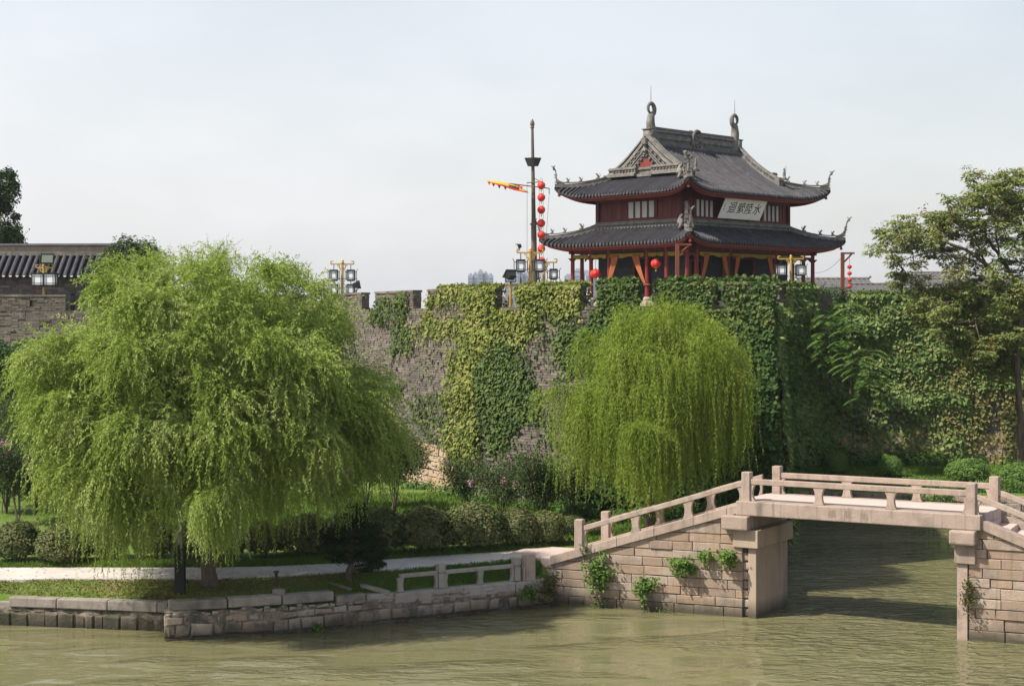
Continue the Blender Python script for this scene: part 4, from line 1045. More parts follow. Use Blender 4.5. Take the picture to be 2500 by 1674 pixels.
# gables with plaster barge mouldings
def gable(sg):
    """sg -1: near end (side 0), +1: far end"""
    mid = PC+PU*PA/2+(PV*GIN if sg < 0 else PV*(PB-GIN)); n = -PV if sg < 0 else PV
    def gp(u, z, o=0): return mid+PU*u+n*o+up*z
    us = np.linspace(-PA/2+.05, PA/2-.05, 25)
    prof = lambda u: UPR.base(-(PA/2-abs(u)) if True else 0)
    zf = lambda u: UPR.base(abs(u)-PA/2)
    zb = UPR.base(-GIN)-.1
    m_ = MB(); top = [gp(u, max(zf(u)+.05, zb)) for u in us]
    m_.prism([gp(us[-1], zb), gp(us[0], zb)][::-1]+top[::-1] if False else [gp(us[0], zb)]+top+[gp(us[-1], zb)], n*.12)
    m_.build('gable', M['plaster'], upper, fixn=True)
    lim = PA/2-.35
    bands = [(.30,.10,.34,'plaster'),(.18,.05,.20,'ridge_dark'),(-.05,.22,.30,'plaster'),(-.28,.14,.20,'ridge_dark'),(-.44,.12,.27,'plaster'),(-.62,.10,.22,'plaster')]
    for dz, h, o, mt in bands:
        m2 = MB()
        for sd in (-1, 1):
            uu = [sd*x for x in np.linspace(0.02, lim+.2+(dz*.5 if dz < 0 else .15), 14)]
            uu = [u for u in uu if dz > -.1 or zf(u)+dz > zb+.15]
            m2.sweep([gp(u, zf(u)+dz, .12) for u in uu], (o*1.0,h), up, side=n)
        m2.build('barge_moulding', M[mt], upper, fixn=True)
    # knobs along the dark band
    m3 = MB()
    for sd in (-1,1):
        for u in np.arange(.5, lim, .30): m3.lathe([(.07,0),(.08,.05),(.04,.09)], gp(sd*u, zf(u)-.20, .24), 6, n)
    tag(m3.build('moulding_knobs', M['plaster'], upper), kind='stuff')
    # red panel with scalloped edge
    ctr = zb+.35; pts = [(-.85,ctr-.05),(-.7,ctr+.22),(-.45,ctr+.42),(-.25,ctr+.66),(0,ctr+.82),(.25,ctr+.66),(.45,ctr+.42),(.7,ctr+.22),(.85,ctr-.05),(.3,ctr-.02),(.16,ctr-.35),(0,ctr-.42),(-.16,ctr-.35),(-.3,ctr-.02)]
    m4 = MB(); m4.prism([gp(u, z, .13) for u, z in pts], n*.09); m4.build('red_panel', M['fascia'], upper, fixn=True)
    m5 = MB()
    for j in range(10):
        t = -1+2*j/9; u = t*.98; z = ctr+.98*(1-abs(t)**1.15)+.02; m5.box(gp(u, z, .22), (.16,.2,.17), (PU*(1 if t < 0 else 1)+up*(.8 if t < 0 else -.8)).normalized(), n, (up-PU*(.8 if t < 0 else -.8)).normalized())
    tag(m5.build('scallops', M['ridge_dark'], upper, fixn=True), kind='stuff')
    m6 = MB(); m6.lathe([(.0,0),(.10,.0),(.12,.15),(.2,.2),(.2,.28),(.12,.34),(.10,.55),(.22,.6),(.2,.95),(.0,1.0)], gp(0, zf(0)-.80, .3), 8)
    m6.build('pendant', M['plaster'], upper, fixn=True)
    # horizontal ridge at the foot of the gable
    for z0, h, o in ((-.02,.16,.62),(.14,.05,.5),(.19,.2,.42),(.39,.06,.52),(.45,.08,.44)):
        m7 = MB(); w = 2*(PA/2-GIN+.12)
        for sd in (-1,1): m7.box(gp(sd*(w/4+.28), zb+.12+z0+h/2, o/2), (w/2-.56,o,h), PU, n, up)
        m7.box(gp(0, zb+.06+z0+h/2, o/2-.14), (1.15,o*.8,h), PU, n, up)
        m7.build('gable_foot_ridge', M['plaster'] if h != .2 else M['plaster'], upper, fixn=True)
    m8 = MB()
    for u in np.arange(-2.5, 2.51, .24):
        if abs(u) > .6: m8.lathe([(.06,0),(.075,.04),(.03,.08)], gp(u, zb+.41, .42), 6, n)
    tag(m8.build('moulding_knobs', M['plaster'], upper), kind='stuff')
gable(-1); gable(1)
# sloping ridges down the gable edges
for sg in (-1, 1):
    for k in (1, 3):
        al = G*sg if k == 1 else -G*sg
        o_s = np.linspace(-PA/2+.1, -.22, 14)
        pts = [sp(k, al, o, UPR.z(k, al, o)) for o in o_s]; m_ = MB()
        t = SIDES[k][1]
        m_.sweep(pts, (.40,.16), up, side=t); m_.build('gable_ridge', M['plaster'], upper, fixn=True)
        m_ = MB(); m_.sweep([p+up*.16 for p in pts], (.2,.22), up, side=t); m_.build('gable_ridge_panel', M['ridge_dark'] if k == 3 else M['ridge_dark'], upper, fixn=True)
        m_ = MB(); m_.sweep([p+up*.38 for p in pts], (.34,.12), up, side=t)
        for j in range(0, 13, 2): q = (pts[j]+pts[j+1])/2; m_.box(q+up*.27, (.24,.10,.22), t, SIDES[k][0], up)
        m_.build('gable_ridge_cap', M['plaster'], upper, fixn=True)
        # figure and post at its foot
        e = pts[-1]; n = SIDES[k][0]; m2 = MB(); m2.box(e+up*.22+n*.12, (.42,.3,.5), t, n, up); m2.build('ridge_end_block', M['plaster'], upper, fixn=True)
        if k == 3: continue
        m3 = MB(); m3.box(e+up*.34+n*.42, (.3,.5,.06), t, n, up); m3.build('figure_shelf', M['ridge_dark'], upper, fixn=True)
        m4 = MB(); statue(m4, e+up*.37+n*.48, .68, .11); m4.tube([e+up*.7+n*.58, e+up*1.15+n*.62], .016, 5); m4.build('roof_figure', M['plaster'], upper, smooth=True, fixn=True)
# curled dragon swirls on the near corners, where the hip meets the gable edge
for ci, rf, par, o in ((0, UPR, upper, .2), (0, LOW, lower, .55)):
    c, su, sv = CORN[ci]; dg = (PU*su+PV*sv).normalized(); sdv = dg.cross(up); oo = o
    p = c+(PU*su+PV*sv)*oo+up*(rf.z(0, PA/2+oo, oo)+.1)
    m_ = MB()
    for sd in (-1, 1):
        cur = [p+sdv*sd*(.16+.30*t+.12*math.sin(6*t))+up*(.55*(1-t)+.14*math.cos(9*t))+dg*(.5*t-.1) for t in np.linspace(0, 1, 12)]
        m_.tube(cur, [.17-.09*abs(2*t-1) for t in np.linspace(0,1,12)], 7)
        m_.lathe([(.0,0),(.2,.02),(.22,.1),(.1,.16),(0,.17)], p+sdv*sd*.22+up*.22, 9, sdv*sd)
    m_.build('dragon_swirl', M['plaster'], par, smooth=True, fixn=True)
    m2 = MB(); q = p+dg*.35+up*.25
    for j in range(4): m2.box(q+up*(.12+j*.24), (.2-.02*j,.2-.02*j,.2), dg, sdv, up); m2.box(q+up*(.235+j*.24), (.27-.03*j,.27-.03*j,.035), dg, sdv, up)
    m2.lathe([(.1,0),(.11,.1),(.04,.2)], q+up*.98, 8); m2.build('corner_finial', M['plaster'], par, fixn=True)
# main ridge
RL = PC+PU*PA/2+PV*(GIN-.02); RR = PC+PU*PA/2+PV*(PB-GIN+.02); RM = (RL+RR)/2; LEN = (RR-RL).length
def rb_(z0, z1, w, mt, name, l=LEN):
    m_ = MB(); m_.box(RM+up*E((z0+z1)/2), (l,w,z1-z0), PV, PU, up); return m_.build(name, M[mt], upper, bevel=.02, fixn=True)
rb_(10.15,10.42,.62,'plaster','ridge_base'); rb_(10.42,10.58,.46,'plaster','ridge_moulding'); rb_(10.58,10.76,.26,'ridge_dark','ridge_openwork'); rb_(10.76,11.02,.40,'plaster','ridge_panel')
rb_(11.02,11.14,.26,'ridge_dark','ridge_openwork'); rb_(11.14,11.24,.42,'plaster','ridge_moulding')
m_ = MB(); m_.tube([RL+up*E(11.30), RR+up*E(11.30)], .15, 10); m_.build('ridge_roll', M['ridge_dark'], upper, smooth=False, fixn=True)
m_ = MB()
for sd in (-1,1):
    for i in range(40):
        a = -LEN/2+.5+(LEN-1)*i/39
        if abs(a) > .5: m_.box(RM+PV*a+PU*sd*.13+up*E(10.67), (.06,.06,.16), PV, PU, up); m_.box(RM+PV*a+PU*sd*.13+up*E(11.08), (.05,.06,.1), PV, PU, up)
    n_ = int(LEN/.2)
    for i in range(n_): m_.lathe([(.07,0),(.07,.06)], RM+PV*(-LEN/2+(i+.5)*LEN/n_)+PU*sd*.31+up*E(10.16), 6, PU*sd)
tag(m_.build('ridge_studs', M['plaster'], upper), kind='stuff')
for sd in (-1,1):   # round medallions, oval dragon coil
    m_ = MB(); cc = RM+PU*sd*.2+up*E(10.85); pts = [cc+PV*math.cos(t)*.42+up*math.sin(t)*.62+PU*sd*.05 for t in np.linspace(0,2*math.pi,19)]
    m_.tube(pts, .10, 6, cap=False)
    m_.lathe([(.0,0),(.38,.0),(.34,.06),(0,.08)], cc, 12, PU*sd)
    for j in range(7): t = j*.9; m_.lathe([(.0,0),(.10,.03),(.07,.09),(0,.1)], cc+PV*math.cos(t)*.2+up*math.sin(t)*.33+PU*sd*.06, 6, PU*sd)
    m_.build('ridge_medallion', M['plaster'], upper, fixn=True)
for end, sg in ((RL,-1),(RR,1)):
    m_ = MB(); inn = PV*(-sg); b = end+up*E(11.1)+inn*.28
    cur = [b-up*.9+inn*.35, b-up*.4+inn*.2, b+up*.1+inn*.02, b+up*.55-inn*.06, b+up*1.0+inn*.0]
    cen = b+up*1.36+inn*(-.02)
    # scroll
    for t in np.linspace(-1.1, 4.6, 15): cur.append(cen+inn*(-1)*math.cos(t+.4)*-.31*(1-.05*(t+1.1))+up*math.sin(t+.4)*.38*(1-.07*(t+1.1)))
    m_.tube(cur, [.34,.32,.28,.25,.21]+list(np.linspace(.15,.06,15)), 8)
    m_.box(end+up*E(10.75)+inn*.1, (.5,.5,.95), PV, PU, up)
    m_.box(end+up*E(11.25)-inn*.05, (.3,.62,.07), PV, PU, up)
    m_.build('ridge_end_dragon', M['plaster'], upper, smooth=True, fixn=True)
    m2 = MB(); tp = cen+up*.42; m2.tube([tp-up*.1, tp+up*(.95 if sg < 0 else .85)], [.02,.009], 5); m2.build('lightning_rod', M['black'], upper)
# --- ground storey
FZ = E(1.22)
m_ = MB(); o = 1.75
m_.prism([p+up*9.28 for p in (PC-PU*o-PV*o, PC-PU*o+PV*(PB+o), PC+PU*(PA+o)+PV*(PB+o), PC+PU*(PA+o)-PV*o)], up*(FZ-9.28))
m_.build('stone_plinth', M['bridge_rail'], pav, bevel=.05, fixn=True)
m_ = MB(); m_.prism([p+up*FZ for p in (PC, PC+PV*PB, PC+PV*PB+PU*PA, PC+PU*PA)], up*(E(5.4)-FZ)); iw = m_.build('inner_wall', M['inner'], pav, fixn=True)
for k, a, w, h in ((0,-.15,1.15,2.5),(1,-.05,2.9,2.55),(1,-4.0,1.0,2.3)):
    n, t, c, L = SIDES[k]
    m_ = MB(); m_.box(sp(k, a, .01, FZ+h/2), (w,.06,h), t, n, up); dr = m_.build('doorway', M['dark'], pav, fixn=True)  # solid panel, darkness of the unlit room painted as its colour
    m_ = MB()
    for s_ in (-1,1): m_.box(sp(k, a+s_*w/2, .05, FZ+h/2), (.13,.14,h), t, n, up)
    m_.box(sp(k, a, .05, FZ+h), (w+.2,.14,.14), t, n, up); m_.build('door_frame', M['redwood'], dr, fixn=True)
OC_ = 1.08
FR = {0: [.0,.17,.335,.665,.83,1.0], 1: [0,.068,.318,.684,.92,1.0]}
cols = []
for k in range(4):
    n, t, c, L = SIDES[k]; fr = FR[k % 2]; LL_ = L+2*OC_
    for j, q in enumerate(fr[:-1]):
        a = -LL_/2+q*LL_ if k in (1,2) else LL_/2-q*LL_
        if k == 0: a = -LL_/2+q*LL_
        if j == 0 and k == 1: continue           # near corner built by side 0
        cols.append(sp(k, a, OC_, FZ))
# far corners
cols += [sp(0, PA/2+OC_, OC_, FZ), sp(1, PB/2+OC_, OC_, FZ)]
done = []
for p in cols:
    if any((p-q).length < .3 for q in done): continue
    done.append(p)
    m_ = MB(); m_.tube([p+up*.2, p+up*(E(4.3)-FZ)], [.125,.115], 12); co = m_.build('column', M['column'], pav, smooth=False)
    m_ = MB(); m_.lathe([(.16,0),(.22,.03),(.24,.12),(.17,.22),(.14,.24)], p, 12); m_.build('column_base', M['coping'], co)
for k in range(4):
    n, t, c, L = SIDES[k]; m_ = MB(); LL_ = L+2*OC_
    m_.box(sp(k, 0, OC_, E(4.18)), (LL_+.5,.16,.26), t, n, up); m_.box(sp(k, 0, OC_, E(3.86)), (LL_,.10,.14), t, n, up); m_.box(sp(k, 0, OC_+.02, E(4.36)), (LL_+.8,.22,.10), t, n, up)
    # brackets at the columns
    for q in FR[k % 2]:
        a = -LL_/2+q*LL_
        for s_ in (-1,1): m_.prism([sp(k, a+s_*.12, OC_-.03, E(3.79)), sp(k, a+s_*.34, OC_-.03, E(3.79)), sp(k, a+s_*.12, OC_-.03, E(3.62))], n*.06)
    m_.build('eave_beam', M['redwood'], pav, fixn=True)
    m2 = MB(); m2.box(sp(k, 0, .5, E(4.62)), (L+.4,1.1,.04), t, n, up); m2.build('porch_ceiling', M['redwood'], pav)
# couplet boards on two columns of the sunny-less front
for q in (.318,.684):
    LL_ = PB+2*OC_; m_ = MB(); m_.box(sp(1, -LL_/2+q*LL_, OC_+.14, E(2.6)), (.2,.03,2.3), PV, -PU, up); cb = m_.build('couplet_board', M['dark'], pav)
# ---- plaque
TI = R(28); pcx = -.13; base_o = .12
bz = E(6.02); pw_, ph_ = 4.04, 1.38
tn = (-PU*math.cos(TI)-up*math.sin(TI)); tu = (up*math.cos(TI)-PU*math.sin(TI))
pl0 = sp(1, pcx, base_o, bz)
plq = empty('name_plaque', pl0, 'large white name board with black Chinese characters tilted out under the upper eave', 'sign')
m_ = MB(); m_.box(pl0+tu*ph_/2+tn*.0, (pw_,.06,ph_), PV, tn, tu); m_.build('frame', M['plaque_edge'], plq, bevel=.01)
m_ = MB(); m_.box(pl0+tu*ph_/2+tn*.035, (pw_-.07,.03,ph_-.07), PV, tn, tu); pb_ = m_.build('board', M['plaque'], plq)
for i, ch in enumerate('迴縈陸水'):
    text_mesh('character', ch, .74, M['ink'], pb_, pl0+tu*(ph_/2)+PV*(-1.05,-.22,.52,1.32)[i]+tn*.053, (PV+tu*.12), tu-PV*.05, .006)
for j, chs in enumerate(('丙寅年', '古吳')):
    for q, ch in enumerate(chs): text_mesh('small_character', ch, .10, M['ink'], pb_, pl0+tu*(ph_/2+.22-.16*q)+PV*(-1.78)+tn*.053+PV*(.12*(-j)), PV, tu, .004) if j == 0 else None
for a in (-.9, .9):
    m_ = MB(); m_.box(pl0+PV*a-up*.04, (.3,.22,.10), PV, -PU, up); m_.build('bracket', M['black'], plq)
# ---- curtains, valances
cu_n = 0
def curtain(k, a_top, a_bot, zt, zb, w, lab, tie=True, below=True):
    n, t, c, L = SIDES[k]; o = OC_+.16; rows = []
    N_ = 13; K = 12
    for j in range(N_+1):
        q = j/N_; g = q**1.3
        cx = a_top+(a_bot-a_top)*g; ww = w*(1-q)+.16*q
        z = zt+(zb-zt)*q
        r = []
        for i in range(K+1):
            x = -ww/2+ww*i/K
            r.append(sp(k, cx+x, o+.045*math.sin(i*2.1+q*.6)*(1-.4*q), z-.10*(1-abs(2*i/K-1))*(1-q)*0))
        rows.append(r)
    root = empty('curtain', sp(k, a_bot, OC_+.16, zb), lab, 'curtain', 'orange curtains tied back on the porch columns')
    m_ = MB(); m_.grid(rows, thick=SIDES[k][0]*.012); m_.build('drape', M['curtain'], root, smooth=True)
    m_ = MB(); p = sp(k, a_bot, OC_+.0, zb); 
    m_.tube([p+SIDES[k][0]*.17*math.cos(x)+t*.17*math.sin(x)+up*.0 for x in np.linspace(0,2*math.pi,13)], .05, 6, cap=False)
    m_.build('tie', M['curtain'], root)
    if below:
        rows = []
        for j in range(5):
            q = j/4; ww = .16+.16*q; rows.append([sp(k, a_bot+(-ww/2+ww*i/6), o+.03*math.sin(i*2.4), zb-.05-.75*q) for i in range(7)])
        m_ = MB(); m_.grid(rows, thick=SIDES[k][0]*.012); m_.build('tail', M['curtain'], root, smooth=True)
aL = PA+2*OC_; aR = PB+2*OC_
c0 = lambda q: -aL/2+q*aL
c1 = lambda q: -aR/2+q*aR
curtain(0, c0(.60), c0(.665), E(3.85), E(2.05), .55, 'orange curtain gathered to the left on the lantern side of the sunny porch')
curtain(0, c0(.42), c0(.335), E(3.85), E(2.15), .55, 'orange curtain gathered to the right of the dark doorway on the sunny porch', below=False)
curtain(1, c1(.13), c1(.075), E(3.85), E(1.9), .42, 'narrow orange curtain beside the second column of the shaded front')
curtain(1, c1(.26), c1(.318), E(3.85), E(1.7), .42, 'orange curtain sweeping right to the left couplet column')
curtain(1, c1(.37), c1(.325), E(3.85), E(2.0), .42, 'orange curtain sweeping left to the left couplet column')
curtain(1, c1(.62), c1(.677), E(3.85), E(1.6), .42, 'orange curtain hanging left of the right couplet column')
def valance(k, a0, a1, lab):
    n, t, c, L = SIDES[k]; o = OC_+.10; K = max(8, int((a1-a0)/.12)); rows = []
    for j in range(4):
        rows.append([sp(k, a0+(a1-a0)*i/K, o+.035*math.sin(i*1.9)*(j+.5)/3, E(3.98)-(.30*j/3)*(.62+.30*math.sin(math.pi*(i/K)*2.0+.5)**2)) for i in range(K+1)])
    m_ = MB(); m_.grid(rows, thick=SIDES[k][0]*.012)
    tag(m_.build('valance', M['valance'], org=sp(k, (a0+a1)/2, o, E(3.6)), smooth=True), lab, 'valance', 'yellow valances under the porch beams')
valance(0, c0(.02), c0(.155), 'narrow yellow valance beside the near corner column of the sunny porch')
valance(0, c0(.185), c0(.32), 'yellow valance above the hanging red lantern by the near corner')
valance(0, c0(.35), c0(.65), 'wide yellow valance across the middle bay of the sunny porch')
valance(0, c0(.68), c0(.82), 'yellow valance above the left red lantern on the sunny porch')
valance(0, c0(.845), c0(.985), 'yellow valance at the far left end bay of the sunny porch')
valance(1, c1(.08), c1(.305), 'yellow valance between the second column and left couplet column')
valance(1, c1(.33), c1(.67), 'wide yellow valance across the central bay above the woman in pink')
valance(1, c1(.70), c1(.91), 'yellow valance behind the twin lantern lamp post at the right')
def inpoly(x, y, poly):
    x = np.asarray(x); y = np.asarray(y); c = np.zeros(x.shape, bool); n = len(poly)
    for i in range(n):
        x1, y1 = poly[i]; x2, y2 = poly[(i+1) % n]
        cond = ((y1 > y) != (y2 > y)); xx = (x2-x1)*(y-y1)/(y2-y1+1e-12)+x1
        c ^= cond & (x < xx)
    return c
# ---------------------------------------------------------------- vegetation
def limb_tube(m_, pts, r0, r1, n=7, wob=.04):
    k = 5*(len(pts)-1); P = [Vector(p) for p in pts]; out = []; rad = []
    for j in range(k+1):
        t = j/k*(len(P)-1); i = min(int(t), len(P)-2); q = t-i
        a = P[max(i-1,0)]; b = P[i]; c = P[i+1]; d = P[min(i+2,len(P)-1)]
        v = .5*((2*b)+(c-a)*q+(2*a-5*b+4*c-d)*q*q+(3*b-a-3*c+d)*q**3)
        out.append(v+Vector((random.uniform(-1,1),random.uniform(-1,1),0))*wob*(0 if j in (0,k) else 1)); rad.append(r0+(r1-r0)*(j/k))
    m_.tube(out, rad, n)
def strands(anchors, outs, nper, length, step, spread, droop, leafL, leafW, rg, first_up=.25, stiff=.55, leaves_per=2, wind=(0,0,0)):
    """hanging leafy twigs from every anchor; returns leaf quads"""
    A = np.repeat(anchors, nper, 0); O = np.repeat(outs, nper, 0); n = len(A)
    ln = np.repeat(length, nper)*rg.uniform(.45, 1.1, n)
    P = A+rg.normal(size=(n,3))*spread*np.array([1,1,.55])
    D = unit(O*rg.uniform(.2,1.0,(n,1))*stiff+rg.normal(size=(n,3))*.38+np.array([0,0,first_up]))
    ns = int(math.ceil(length.max()*1.1/step)); acc = []
    down = np.array([0,0,-1.0])+np.array(wind)
    for k in range(ns):
        act = (k*step < ln)
        if not act.any(): break
        p, d = P[act], D[act]
        fr = (k*step/ln[act])[:,None]
        for j in range(leaves_per):
            m = len(p); rd = rg.normal(size=(m,3))
            sd = unit(np.cross(d, rd))
            ld = unit(d*rg.uniform(.45,1.0,(m,1))+sd*.65+np.array([0,0,-.28]))
            ll = leafL*rg.uniform(.65,1.25,m)*(1-.35*fr[:,0])
            acc.append(leaf_quads(p+d*step*rg.uniform(0,1,(m,1)), ld, ll, leafW*rg.uniform(.7,1.2,m), N=rg.normal(size=(m,3))+np.array([-.3,-.4,.9])*.9))
        P = P+D*step*np.where(act, 1, 0)[:,None]
        g = droop
        D = unit(D*(1-g)+down*g+rg.normal(size=(n,3))*.06)
    return cat_quads(acc)
def willow1():
    rg = np.random.default_rng(101)
    root = empty('willow_tree', (-9.6,51.9,1.1), 'huge rounded light green weeping willow on the left bank beside the black pole', 'tree')
    m_ = MB()
    base = Vector((-9.45,51.9,1.0)); top = Vector((-9.75,51.9,4.6))
    m_.tube([base+Vector((.05,0,-.15)), base+Vector((.0,0,.15)), base+Vector((-.08,0,.7)), base+Vector((-.16,.0,1.5)), Vector((-9.68,51.9,3.2)), top], [.36,.29,.235,.21,.2,.19], 12)
    for dx, dy, z in ((-4.2,-.8,8.0),(-2.2,-2.4,9.2),(-.6,.6,10.6),(1.4,-2.0,9.6),(3.6,.2,8.8),(4.4,1.6,7.0),(-3.2,2.2,8.6),(.6,3.0,9.4),(-1.2,-3.4,6.6),(2.2,-3.0,7.0)):
        e = Vector((-9.7+dx, 51.9+dy, z)); limb_tube(m_, [top-Vector((0,0,.9)), top+(e-top)*.35+Vector((0,0,.5)), top+(e-top)*.7+Vector((0,0,.35)), e], .12, .02, 6)
    m_.build('trunk', M['bark'], root, smooth=True)
    zs = [2.9,3.6,4.6,5.6,6.8,8.3,9.3,10.1,10.9,11.45]; rs = [3.0,3.7,4.7,5.25,5.15,4.65,4.0,3.25,2.4,1.0]
    # boughs make lobes, each lobe carries umbrella-like sprays on its outer side
    lobes = []; tries = 0
    while len(lobes) < 46 and tries < 6000:
        tries += 1
        z = 4.5+6.4*rg.uniform(); th = rg.uniform(0, 2*math.pi); r = float(np.interp(z, zs, rs))*rg.uniform(.66,.90)
        x = -9.75+math.cos(th)*r; y = 51.9+math.sin(th)*r*.82
        if y > 54.0 and rg.uniform() < .55: continue
        if z < 5.8: z += min(max((x+11.6)/4.4, 0), 1)*1.5*(5.8-z)/1.4
        if z < 7.4 and x < -12: x += .36*(-12-x)
        if z > 8.2 and x < -11.2: x += .55*(-11.2-x); z -= .25
        p = np.array([x,y,z])
        if any(((p-q)**2).sum() < 1.5**2 for q in lobes): continue
        lobes.append(p)
    C = []
    for p in lobes:
        o_ = np.array([p[0]+9.75, (p[1]-51.9)/.82, 0]); o_ = o_/max(np.linalg.norm(o_),.4)
        rl = rg.uniform(.85,1.3)
        for k in range(int(9*rl/1.05)+1):
            d = unit((rg.normal(size=3)*np.array([1,1,.75])+o_*.75+np.array([0,0,.55]))[None])[0]
            C.append((p+d*rl*np.array([1,1,.75]), unit((o_*.6+d*np.array([1,1,0])*.8)[None])[0]))
    A = np.array([c[0] for c in C]); o = np.array([c[1] for c in C]); n = len(A)
    L = np.interp(A[:,2], [2.9,5,8,11.5], [1.9,1.65,1.3,.9])*rg.uniform(.7,1.3,n)
    va = strands(A, o, 31, L, .070, .13, .095, .165, .035, rg, .34, .85, 2)
    # shaded inner twigs that close the crown
    n2 = 330; z = 3.6+6.6*rg.uniform(0,1,n2); th = rg.uniform(0,6.28,n2); rr = np.interp(z, zs, rs)*rg.uniform(.45,.84,n2)
    Bq = np.stack([-9.75+np.cos(th)*rr, 51.9+np.sin(th)*rr*.8, z], 1); Bq = Bq[~((Bq[:,2] < 4.4) & (Bq[:,0] > -7.5))]
    vb = strands(Bq, np.zeros((len(Bq),3)), 11, np.full(len(Bq),1.6), .09, .35, .12, .17, .04, rg, .2, .8, 2)
    v1 = cat_quads([va, vb])
    # loose feathery shoots at the top
    n2 = 60; th = rg.uniform(0,6.28,n2); z2 = rg.uniform(10.0,11.5,n2); r2 = np.interp(z2, zs, rs)*.95
    B = np.stack([-9.75+np.cos(th)*r2, 51.9+np.sin(th)*r2*.8, z2], 1)
    v2 = strands(B, np.stack([np.cos(th), np.sin(th), np.ones(n2)*.9], 1), 6, np.full(n2,.7), .055, .12, .05, .12, .022, rg, .9, .5)
    # low hanging bough in front, near the trunk
    n3 = 18; C = np.array([at(497,1142,47.7)])+rg.normal(size=(n3,3))*np.array([.24,.22,.18]); C[:,2] -= np.abs(C[:,0]-C[:,0].mean())*.55
    d3 = rg.normal(size=(n3,3)); d3[:,2] = 0
    v3 = strands(C, unit(d3), 28, np.full(n3,1.55), .058, .10, .20, .125, .023, rg, .3, .7)
    m2 = MB(); e = at(482,1130,47.7); limb_tube(m2, [Vector((-9.6,51.7,3.6)), Vector((-9.6,49.9,4.8)), e], .05, .02, 5); m2.build('bough', M['bark'], root)
    # trailing skirt at left front that reaches lowest
    D3 = np.array([at(x, y, d) for x, y, d in ((255,1180,49.5),(300,1190,49.2),(330,1175,49),(280,1150,49.6),(225,1130,50),(180,1110,50.5),(350,1120,49.4),(610,1110,49.8),(640,1100,50),(590,1090,50.2),(140,1090,50.8),(760,1090,51),(800,1060,51.5),(850,1010,52))])
    D3 = np.repeat(D3, 5, 0)+rg.normal(size=(70,3))*np.array([.3,.4,.2])
    v4 = strands(D3, np.zeros((70,3))+np.array([0,-.2,0]), 11, np.full(70,1.75), .058, .22, .2, .125, .022, rg, .1, .4)
    v, f = cat_quads([v1, v2, v3, v4]); np_mesh('crown', v, f, M['willow1'], root)
    return len(f)
print('willow1', willow1())
def willow2():
    rg = np.random.default_rng(202)
    cx, cy = 5.0, 59.9
    root = empty('willow_tree', (cx,cy,1.5), 'yellower weeping willow with long hanging curtains behind the bridge ramp', 'tree')
    m_ = MB(); top = Vector((cx-.1,cy,5.2))
    m_.tube([(cx+.1,cy,1.2),(cx,cy,2.2),(cx-.05,cy,3.6),top], [.27,.2,.18,.16], 10)
    tips = []
    for dx, dy, z in ((-3.5,-.4,6.9),(-2.0,.6,8.9),(-.9,-.6,9.8),(.3,.4,10.0),(1.3,-.5,9.7),(2.2,.5,9.0),(2.6,-.2,8.2),(-.3,-2.4,7.1),(1.6,-2.0,8.2),(-1.2,1.9,8.8),(1.2,2.0,9.0),(-1.2,-1.7,8.4),(2.2,-1.4,8.4),(.4,-1.2,9.4)):
        e = Vector((cx+dx, cy+dy, z)); tips.append(e); limb_tube(m_, [top-Vector((0,0,.8)), top+(e-top)*.4+Vector((0,0,.7)), top+(e-top)*.75+Vector((0,0,.45)), e], .09, .018, 6)
    m_.build('trunk', M['bark'], root, smooth=True)
    P = []; O = []; Ls = []
    for e in tips:
        for j in range(24):
            t = rg.uniform(.35, 1.06); b = top+(e-top)*t; b = np.array(b)+rg.normal(size=3)*np.array([.50,.45,.25]); b[2] += .4*math.sin(math.pi*min(t,1))
            P.append(b); d = np.array([e.x-top.x, e.y-top.y, 0]); O.append(d/max(np.linalg.norm(d),.1)); Ls.append(1)
    # curtain clumps over the crown
    P = []; O = []; tries = 0
    OUT = [(1440,722),(1462,735),(1490,700),(1526,724),(1572,702),(1598,752),(1628,744),(1640,785),(1664,785),(1676,840),(1672,905),(1580,910),(1495,962),(1335,958),(1288,940),(1312,908),(1400,890),(1432,850)]
    while len(P) < 100 and tries < 9000:
        tries += 1
        xv, yv = rg.uniform(1255,1715), rg.uniform(690,1000)
        if not inpoly(np.array([xv]), np.array([yv]), OUT)[0]: continue
        w = 2.7*math.sqrt(max(0, 1-((xv-1515)/245)**2))*min(1,(yv-660)/120); dy = rg.uniform(-1,1)*w
        p = np.array(at(xv, yv, cy+dy))
        if any(((p-c)**2).sum() < .58**2 for c in P): continue
        P.append(p); d = np.array([p[0]-5.6, dy, 0]); O.append(d/max(np.linalg.norm(d),.3))
    for e in tips:
        for t in (.55,.8,1.0):
            P.append(np.array(top+(e-top)*t)+np.array([0,0,.35*math.sin(math.pi*t)])); d = np.array([e.x-top.x, e.y-top.y, 0]); O.append(d/max(np.linalg.norm(d),.1))
    P = np.array(P); O = np.array(O)
    L = np.clip((P[:,2]-1.7)*rg.uniform(.45,.82,len(P)), 1.2, 5.4)
    L = np.where(P[:,0] > cx+2.4, np.minimum(L, (P[:,2]-3.9)), L); L = np.where(P[:,0] < 1.6, np.minimum(L, np.maximum(P[:,2]-5.3, 1.0)), L)
    v1 = strands(P, O, 38, L, .085, .135, .20, .15, .026, rg, .34, .45, 2)
    v2 = strands(np.array([at(1485,985,56.4)])+rg.normal(size=(12,3))*np.array([.40,.2,.12]), unit(rg.normal(size=(12,3))*np.array([1,1,0])), 26, np.full(12,2.9), .075, .1, .25, .15, .026, rg, .4, .7)
    v, f = cat_quads([v1, v2]); np_mesh('crown', v, f, M['willow2'], root)
    return len(f)
print('willow2', willow2())

